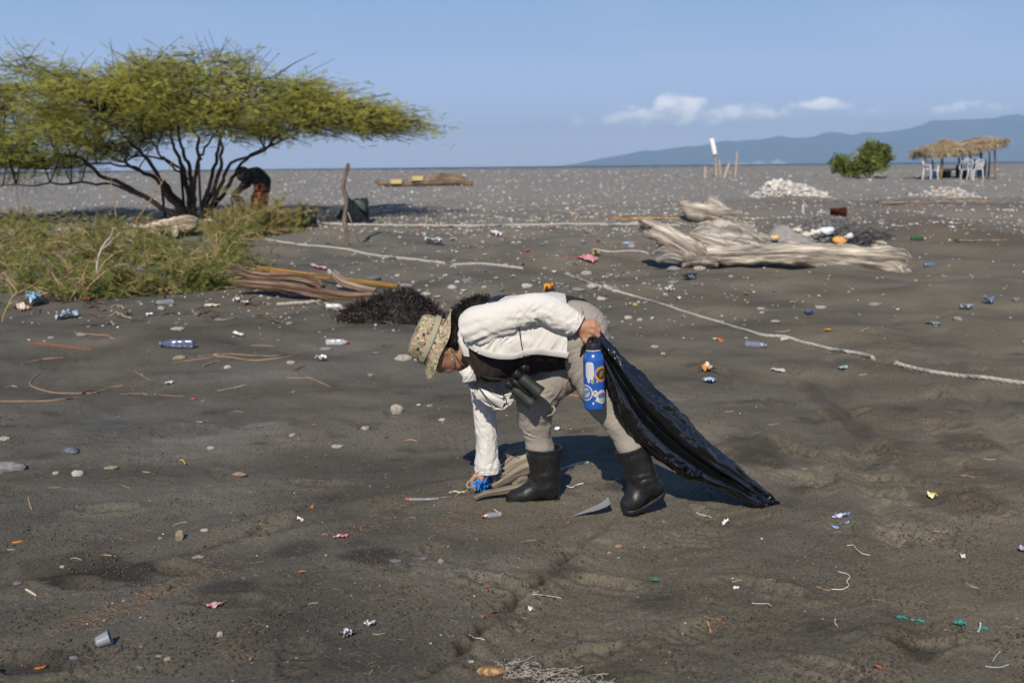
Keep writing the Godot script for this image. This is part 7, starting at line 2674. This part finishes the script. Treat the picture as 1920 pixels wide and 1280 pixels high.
	while done < 150:
		var x := r.randf_range(560, 1500)
		var y := 425.0 + pow(r.randf(), 1.3) * 175.0
		if x < 640 and y > 470: continue
		if x > 1180 and y < 520 and x < 1720: continue
		if r.randf() > lerpf(1.0, 0.35, smoothstep(1200, 1500, x)): continue
		var kd: Array = kinds[[0, 0, 0, 0, 1, 1, 1, 1, 2, 2, 2, 2, 3, 3, 3, 4, 5, 6][r.randi() % 18]]
		var w := r.randf_range(4, 11)
		scrap("plastic_scrap", telling(kd[0], x, y), "plastic scrap", x, y, w, w * r.randf_range(0.3, 0.5), kd[1], r.randf() * 90.0, r.randf_range(0.3, 0.8), [], "litter strewn between the post and the driftwood")
		done += 1
	# plastic shard, tube, cup
	var sh := MB.new()
	var p := on_ground(1110, 966)
	var k := p.distance_to(cam_pos) / FPX
	var rr := []
	for i in 24:
		var u := i / 23.0
		var row := PackedVector3Array()
		for j in 9:
			var v := j / 8.0 - 0.5
			var w := lerpf(0.03, 1.0, pow(u, 0.8)) * 20 * k
			row.append(Vector3((u - 0.5) * 66 * k + v * 3 * k, 0.004 + (0.020 * sin(u * 2.2) + pow(u, 4.0) * 0.040) + 0.35 * v * v * w - 0.25 * v * w * u, v * w * 1.3 + (0.5 - u) * 10 * k))
		rr.append(row)
	sh.rows(rr, false)
	sh.shell(0.0012)
	sh.shift(Transform3D(Basis(), p))
	var cl := mat(0.21, 0.21, 0.21, 0.3, 0.6)
	grounded("plastic_shard", "curled grey translucent plastic shard between the two boots", "plastic scrap", sh, cl)
	var tp := on_ground(803, 938)
	k = tp.distance_to(cam_pos) / FPX
	var tube := thing("plastic_tube", "grey crushed plastic tube with a red ring, left of the reaching hand", "tube", tp)
	var tb := MB.new()
	var tpts := []
	var trad := []
	for i in 20:
		var u := i / 19.0
		tpts.append(tp + Vector3((u - 0.5) * 84 * k, 4.2 * k - 3.0 * k * sin(u * PI) * 0.6, (0.5 - u) * 0.02))
		trad.append(lerpf(4.6, 4.0, u) * k * (1.0 + 0.2 * nb.get_noise_2d(u * 9.0, 3.0)))
	tb.tube(tpts, trad, 12, true, Color.WHITE, 0.62)
	objw("shell", tb, cl, tube)
	var ring := MB.new()
	ring.tube([tpts[1] + Vector3(-0.004, 0, 0), tpts[1] + Vector3(0.006, 0, 0)], [5.2 * k, 5.2 * k], 14, true, Color.WHITE, 0.68)
	objw("ring", ring, mat(0.5, 0.05, 0.02, 0.5), tube)
	var cp := on_ground(190, 1214)
	k = cp.distance_to(cam_pos) / FPX
	var cup := MB.new()
	cup.lathe([Vector2(0, 0.0), Vector2(9 * k, 0.0), Vector2(9.5 * k, 2 * k), Vector2(12 * k, 22 * k), Vector2(13 * k, 22.5 * k), Vector2(12.6 * k, 23.5 * k), Vector2(11.4 * k, 22 * k), Vector2(8.6 * k, 1.5 * k), Vector2(0, 1.2 * k)], 24)
	cup.displace(func(q: Vector3, _n: Vector3) -> float: return 2.0 * k * nb.get_noise_3d(q.x * 25.0, q.y * 25.0, q.z * 25.0))
	cup.shift(Transform3D(Basis(Vector3.UP, 0.3) * Basis(Vector3.BACK, -1.25), cp + Vector3(-8 * k, 9 * k, 0)))
	grounded("plastic_cup", "clear grey plastic cup lying tipped over at the bottom of the sand", "cup", cup, mat(0.20, 0.215, 0.24, 0.3, 0.6))
	# threads
	for q in [["white thread curled in an S on the right foreground sand", [[1572, 1074], [1588, 1078], [1594, 1084], [1588, 1092], [1592, 1100], [1580, 1107], [1560, 1107]], 0.9, [0.58, 0.56, 0.52]], ["white thread with a loop above the S-shaped thread", [[1588, 1025], [1600, 1024], [1606, 1031], [1618, 1040], [1632, 1043]], 0.8, [0.52, 0.5, 0.45]], ["white string below the ribbed scrap near the bag's tip", [[1306, 963], [1316, 968], [1330, 970], [1334, 974]], 0.8, [0.6, 0.58, 0.55]], ["pale blue fishing line in the bottom right corner", [[1848, 1252], [1866, 1254], [1880, 1253], [1892, 1248]], 1.0, [0.30, 0.42, 0.44]], ["pale blue line rising above the bottom right line", [[1862, 1242], [1868, 1232], [1876, 1224]], 0.8, [0.30, 0.42, 0.44]], ["pale blue fibres beside the teal chips", [[1834, 1188], [1838, 1180], [1839, 1170]], 1.3, [0.45, 0.55, 0.58]], ["white thread on the sand left of the S-shaped thread", [[1410, 1133], [1424, 1134], [1440, 1134], [1446, 1138]], 0.8, [0.5, 0.47, 0.43]], ["short white thread below the S-shaped thread", [[1567, 1162], [1566, 1170], [1571, 1176]], 0.8, [0.55, 0.52, 0.48]], ["white wire piece behind the front boot", [[1060, 912], [1072, 916], [1082, 911], [1094, 908]], 1.0, [0.6, 0.6, 0.58]], ["yellow hooked plastic thread left of the reaching arm", [[337, 865], [343, 866], [347, 872]], 1.3, [0.55, 0.36, 0.03]], ["pale grey thread in the middle foreground", [[998, 1116], [1020, 1118], [1040, 1121], [1053, 1124]], 0.8, [0.5, 0.48, 0.44]], ["white curled thread above the coconut husk", [[880, 1192], [890, 1198], [900, 1199], [909, 1202]], 0.8, [0.55, 0.53, 0.5]]]:
		var b := MB.new()
		var pts := []
		var kk := 0.0
		for s in flow(q[1], 24):
			var pp := on_ground(s[0], s[1])
			kk = pp.distance_to(cam_pos) / FPX
			pp.y += q[2] * kk * 1.2 + 0.003
			pts.append(pp)
		b.tube(pts, filled(24, q[2] * kk), 5)
		grounded("thread", q[0], "thread", b, mat(q[3][0], q[3][1], q[3][2], 0.8))

func build_twigs() -> void:
	var tan_ := [0.235, 0.155, 0.10]
	var grey := [0.29, 0.245, 0.195]
	var red := [0.20, 0.085, 0.042]
	for q in [["long reddish brown twig on the sand below the scrub", [[50, 645], [80, 645], [120, 650], [172, 656]], 2.4, red], ["thin tan twig right of the long reddish brown twig", [[138, 624], [180, 628], [200, 629], [214, 636]], 1.6, tan_], ["long thin stick, upper one of two left of the hat", [[370, 668], [430, 664], [500, 668], [565, 660]], 1.5, tan_], ["long thin stick, lower one of two left of the hat", [[325, 681], [385, 672], [420, 669], [480, 676], [560, 666]], 2.0, tan_], ["short thick brown stick under the two long thin sticks", [[380, 687], [398, 681], [414, 678]], 3.0, [0.20, 0.13, 0.09]], ["tan curved twig at the edge of the sand above the vine", [[40, 684], [66, 677], [90, 673], [118, 671]], 2.0, tan_],
		["looping vine stem with a dark joint on the left sand", [[78, 698], [62, 710], [56, 722], [76, 731], [104, 737], [150, 738], [180, 736], [206, 727], [230, 723]], 1.8, tan_], ["dark knot lying across the looping vine stem", [[154, 739], [168, 736], [180, 735]], 3.4, [0.05, 0.04, 0.035]], ["long straight vine stem at the left edge below the looping vine", [[-5, 753], [40, 753], [90, 752], [120, 749], [150, 745]], 1.9, tan_], ["thin vine stem continuing right of the looping vine", [[225, 739], [260, 738], [300, 741], [345, 743]], 1.0, tan_], ["forked pale twig on the dusty patch", [[408, 733], [425, 730], [444, 726], [462, 721]], 1.6, grey], ["bent thin twig in front of the hat", [[535, 708], [560, 709], [580, 709], [600, 717], [618, 725]], 1.6, tan_], ["short dark twig left of the bent thin twig", [[552, 695], [562, 690], [570, 686]], 1.9, [0.15, 0.08, 0.05]],
		["pale twig near the scrub's right corner", [[402, 600], [425, 599], [450, 593]], 1.5, grey], ["thin tan stick by the scrub litter", [[470, 648], [490, 648], [513, 649]], 1.4, tan_], ["pale stick in the woman's shadow behind the front boot", [[1046, 883], [1070, 875], [1090, 869], [1104, 867]], 3.0, [0.42, 0.36, 0.28]], ["brown stick lying behind the knees", [[1044, 740], [1070, 742], [1092, 744]], 3.6, [0.24, 0.13, 0.07]], ["short pale stick across the small tube bottle", [[926, 955], [934, 961], [940, 966]], 1.8, [0.46, 0.36, 0.22]], ["cream curved sliver in the left foreground", [[47, 1105], [56, 1110], [67, 1117]], 2.2, [0.48, 0.38, 0.28]], ["short brown splinter in the right foreground", [[1327, 1164], [1330, 1174], [1333, 1186]], 1.8, [0.38, 0.24, 0.13]], ["reddish splinter left of the splinter in the right foreground", [[1344, 1158], [1352, 1165], [1359, 1170]], 2.0, [0.28, 0.11, 0.05]], ["straw-coloured stalk standing up at the left", [[52, 932], [55, 945], [59, 956]], 1.3, [0.30, 0.21, 0.13]], ["orange splinter in the left foreground", [[22, 1018], [32, 1017], [42, 1015]], 2.2, [0.5, 0.2, 0.04]], ["orange-brown splinter at the bottom left", [[64, 1254], [76, 1252], [87, 1250]], 2.2, [0.38, 0.13, 0.04]], ["pale twig in the sand right of the upright stone", [[324, 986], [336, 981], [350, 979]], 1.4, [0.36, 0.28, 0.2]]]:
		twig(q[0], q[1], q[2], q[3])
	var r := RandomNumberGenerator.new()
	r.seed = 515
	for i in 46:
		var x := r.randf_range(10, 1900)
		var y := r.randf_range(580, 1240)
		if x > 800 and x < 1300 and y < 980: continue
		var l := r.randf_range(10, 30)
		var a := r.randfn() * 0.5
		twig(telling(["thin tan twig", "thin grey twig", "thin brown twig"][i % 3], x + l / 2, y), [[x, y], [x + l * 0.5, y + l * 0.3 * a + r.randfn() * 1.5], [x + l, y + l * 0.5 * a]], r.randf_range(0.8, 1.4), [tan_, grey, [0.34, 0.22, 0.14]][i % 3], "loose thin twigs on the sand")
	for i in 34:
		var x := r.randf_range(150, 760)
		var y := r.randf_range(562, 612) - (x - 150) * 0.03
		var l := r.randf_range(14, 46)
		var a := r.randfn() * 0.35
		twig(telling(["dark crooked twig", "pale crooked twig", "brown crooked twig"][i % 3], x + l / 2, y), [[x, y], [x + l * 0.35, y + r.randfn() * 3.0], [x + l * 0.7, y + l * 0.4 * a + r.randfn() * 2.0], [x + l, y + l * 0.5 * a]], r.randf_range(0.9, 1.8), [[0.09, 0.06, 0.045], [0.30, 0.24, 0.17], [0.17, 0.105, 0.065]][i % 3], "loose thin twigs on the sand", 0.05)
	for i in 60:
		var x := r.randf_range(0, 1900)
		var y := r.randf_range(575, 1260)
		if x > 860 and x < 1250 and y < 960: continue
		if x > 1300 and r.randf() < 0.6: continue
		var p := on_ground(x, y)
		var b := MB.new()
		leaf_shape(b, r.randf_range(0.012, 0.032), r.randf() * TAU)
		b.shift(Transform3D(Basis(Vector3.RIGHT, r.randfn() * 0.3), p))
		grounded("dry_leaf", telling("orange dry leaf" if i % 2 else "brown dry leaf", x, y), "leaf", b, mat(0.34, 0.10, 0.03, 0.8) if i % 2 else mat(0.26, 0.12, 0.05, 0.8), "dry leaves scattered over the sand")

func build_ground_cover() -> void:
	var r := RandomNumberGenerator.new()
	r.seed = 717
	# dry needles and straw in drifts
	var variants := []
	for v in 3:
		var b := MB.new()
		var pts := []
		for k in 5:
			pts.append(Vector3((k - 2) * 0.25, 0.05 * sin(k * 1.3 + v), (0.16 - 0.08 * v) * sin(k * 0.9 + v * 2.0)))
		b.tube(pts, [0.014, 0.02, 0.022, 0.02, 0.012], 3, false)
		variants.append(b.mesh())
	var drifts := [[170, 1170, 60, 14, 100], [250, 1130, 60, 16, 220], [300, 1110, 40, 12, 180], [150, 1160, 50, 12, 90], [380, 1080, 70, 14, 120], [330, 1070, 50, 14, 70], [400, 1030, 60, 16, 90], [640, 1000, 60, 16, 80], [690, 990, 60, 18, 120], [850, 980, 60, 14, 110], [560, 950, 70, 14, 60], [740, 950, 40, 12, 60], [860, 960, 30, 10, 60], [240, 1010, 40, 12, 60], [430, 1225, 40, 14, 60], [600, 920, 50, 20, 50], [880, 930, 30, 12, 60], [470, 1180, 80, 20, 60], [100, 1000, 80, 40, 40], [1230, 560, 0, 0, 0]]
	for v in 3:
		var xf := []
		var cols := []
		for d in drifts:
			for i in int(d[4] / 3.0):
				var x: float = d[0] + r.randfn() * d[2] * 0.6
				var y: float = d[1] + r.randfn() * d[3] * 0.6 - (x - d[0]) * 0.28
				straw_at(r, x, y, xf, cols)
		for i in 1500:
			var y := 560.0 + pow(r.randf(), 0.8) * 720.0
			var x := r.randf_range(-30, 1950)
			if nb.get_noise_2d(x * 0.006 + 5.0, y * 0.009) < lerpf(-0.3, -0.02, smoothstep(800.0, 1300.0, x)): continue
			straw_at(r, x, y, xf, cols)
		many("dry_straw", variants[v], tinted(0.9, 0.2), xf, cols)
	# crumbs of damp sand
	var xf2 := []
	var cols2 := []
	for i in 26000:
		var y := 600.0 + pow(r.randf(), 0.6) * 730.0
		var x := r.randf_range(-80, 2000)
		var dense := clampf(0.25 + 2.2 * nb.get_noise_2d(x * 0.005, y * 0.009 + 30.0), 0.03, 1.0)
		if r.randf() > dense: continue
		var p := on_ground(x, y)
		p.x += r.randf_range(-0.02, 0.02)
		p.z += r.randf_range(-0.02, 0.02)
		p.y = gh(p.x, p.z)
		var s := r.randf_range(0.0022, 0.0065) * (1.0 if r.randf() < 0.95 else 1.6)
		xf2.append(Transform3D(Basis.from_euler(Vector3(r.randf() * 6, r.randf() * 6, 0)).scaled_local(Vector3(s, s * 0.7, s * 0.9)), p + Vector3(0, s * 0.2, 0)))
		var g := r.randf_range(0.6, 1.2)
		var side := clampf(x / 1920.0, 0, 1)
		cols2.append(Color(0.078, 0.074, 0.066).lerp(Color(0.098, 0.085, 0.068), side) * g * lerpf(0.75, 1.0, smoothstep(3.1, 5.0, -p.z)))
	many("sand_crumbs", M.chunk, tinted(0.95, 0.15), xf2, cols2)

func straw_at(r: RandomNumberGenerator, x: float, y: float, xf: Array, cols: Array) -> void:
	if y > 1300 or y < 545: return
	var p := on_ground(x, y)
	var s := r.randf_range(0.010, 0.040)
	xf.append(Transform3D(Basis.from_euler(Vector3(r.randfn() * 0.25, r.randf() * TAU, r.randfn() * 0.15)).scaled_local(Vector3(s, s * 0.8, s)), p + Vector3(0, 0.002, 0)))
	var g := r.randf_range(0.55, 1.2)
	var t := r.randf()
	if y < 760.0 and x < 900.0 and t < 0.6:
		cols.append(Color(0.060, 0.034, 0.026) * g)
	else:
		cols.append((Color(0.30, 0.195, 0.125) if t < 0.75 else Color(0.36, 0.28, 0.20)) * g)

# what lies under the reaching hand, and the net clump at the bottom edge
func build_hand_things() -> void:
	var zz := -5.12
	var root := MB.new()
	log_mesh(root, [[892, 920, 3, 0.12], [912, 915, 6, 0.10], [945, 911, 7, 0.08], [980, 907, 8, 0.05], [1002, 903, 7, 0.0]], zz, 40, 16, 0.0060, 3.0)
	log_mesh(root, [[915, 905, 2, -0.05], [935, 898, 8, -0.1], [962, 886, 17, -0.15], [985, 876, 19, -0.16], [1000, 868, 12, -0.16]], zz, 36, 18, 0.0084, 7.0)
	log_mesh(root, [[940, 888, 4, -0.2], [955, 872, 9, -0.2], [975, 862, 9, -0.2], [996, 864, 7, -0.2]], zz, 24, 14, 0.0060, 9.0)
	log_mesh(root, [[925, 912, 3, 0.0], [950, 900, 11, -0.04], [975, 890, 15, -0.08], [1000, 882, 14, -0.1]], zz, 30, 16, 0.0072, 14.0)
	log_mesh(root, [[945, 876, 3, -0.2], [962, 872, 13, -0.18], [985, 868, 14, -0.18], [1002, 866, 10, -0.18]], zz, 24, 16, 0.0084, 15.0)
	log_mesh(root, [[962, 908, 5, 0.02], [978, 900, 7, 0.0], [992, 897, 6, 0.0]], zz, 16, 12, 0.008, 12.0)
	grounded("driftwood_root", "weathered grey driftwood root between the reaching hand and the front boot", "driftwood", root, wood_mat(0.33, 0.295, 0.245, 530, 1.1))
	var r := RandomNumberGenerator.new()
	r.seed = 818
	# blue net in the hand
	var b := MB.new()
	for i in 70:
		var p := W(902 + r.randfn() * 5, 908 + r.randfn() * 4, -0.17 + r.randfn() * 0.02)
		var pts := [p]
		var d := Vector3(r.randfn(), r.randfn(), r.randfn()).normalized()
		for k in 7:
			d = (d + Vector3(r.randfn(), r.randfn(), r.randfn()) * 0.7).normalized()
			p += d * 0.008
			var c := W(901, 909, -0.17)
			p = p.lerp(c, 0.08)
			p.y = maxf(p.y, 0.012)
			pts.append(p)
		b.tube(pts, filled(8, 0.0030), 5, true, Color.WHITE, 0.5)
	for q in [[905, 892, 912, 888], [898, 897, 884, 908], [893, 913, 898, 920], [903, 908, 914, 895], [890, 908, 884, 914]]:
		b.tube([W(q[0], q[1], -0.165), W((q[0] + q[2]) / 2.0 + 1.5, (q[1] + q[3]) / 2.0, -0.155), W(q[2], q[3], -0.165)], [0.007, 0.009, 0.004], 7, true, Color.WHITE, 0.4)
	grounded("blue_net", "bright blue scrap of netting pinched in the reaching hand", "net", b, mat(0.015, 0.22, 0.66, 0.5))
	b = MB.new()
	for i in 40:
		var p := W(930 + r.randfn() * 7, 893 + r.randfn() * 6, -0.24)
		var pts := [p]
		var d := Vector3(r.randfn(), r.randfn(), r.randfn() * 0.5).normalized()
		for k in 6:
			d = (d + Vector3(r.randfn(), r.randfn(), r.randfn()) * 0.7).normalized()
			p += d * 0.009
			p.y = maxf(p.y, gh(p.x, p.z) + 0.004)
			pts.append(p)
		b.tube(pts, filled(7, 0.0013), 4)
	for q in [[[884, 897], [877, 904], [877, 912], [884, 914]], [[880, 902], [874, 908], [878, 916]]]:
		var pts := []
		for s in flow(q, 10):
			pts.append(W(s[0], s[1], -0.17))
		b.tube(pts, filled(10, 0.0014), 4)
	grounded("string_tangle", "tangle of white string behind the cuff of the reaching arm", "string", b, mat(0.46, 0.44, 0.40, 0.85))
	twig("yellow string on the sand left of the blue netting", [[853, 931], [862, 924], [872, 921], [879, 919]], 1.2, [0.50, 0.34, 0.06])
	twig("frayed white string end left of the yellow string", [[842, 924], [852, 921], [860, 923], [872, 922]], 1.6, [0.55, 0.51, 0.45])
	# husk and net clump at the bottom edge
	var hp := on_ground(925, 1262)
	var k := hp.distance_to(cam_pos) / FPX
	b = MB.new()
	b.ball(Transform3D(Basis(Vector3.UP, 0.12).scaled_local(Vector3(26 * k, 9 * k, 13 * k)), hp + Vector3(-4 * k, 5 * k, 0)), 24, 14)
	b.displace(func(q: Vector3, _n: Vector3) -> float: return 3.0 * k * fold(q.x * 9.0, q.z * 40.0 + q.y * 40.0) * 0.4)
	grounded("coconut_husk", "tan coconut husk piece at the end of the net clump", "husk", b, wood_mat(0.46, 0.29, 0.155, 531, 0.9))
	b = MB.new()
	for i in 210:
		var u := r.randf()
		var x := lerpf(930, 1125, u)
		var y := lerpf(1256, 1292, u) + r.randfn() * 6
		var p := on_ground(x, y)
		p.y += absf(r.randfn()) * 0.010
		var pts := [p]
		var a := r.randf() * TAU
		var turn := r.randfn() * 0.55
		for s in 13:
			turn = clampf(turn + r.randfn() * 0.22, -0.9, 0.9)
			a += turn
			p += Vector3(cos(a) * 0.0075 + 0.0014, r.randfn() * 0.0035, sin(a) * 0.0055)
			p.y = clampf(p.y, gh(p.x, p.z) + 0.001, gh(p.x, p.z) + 0.032)
			pts.append(p)
		var g := r.randf_range(0.7, 1.1)
		b.tube(pts, filled(14, r.randf_range(0.0006, 0.0013)), 4, false, Color(0.42, 0.385, 0.335) * g if i % 3 else Color(0.050, 0.042, 0.036) * g)
	grounded("net_clump", "clump of pale net cord and dark rootlets at the bottom edge", "net", b, tinted(0.9), "", true)
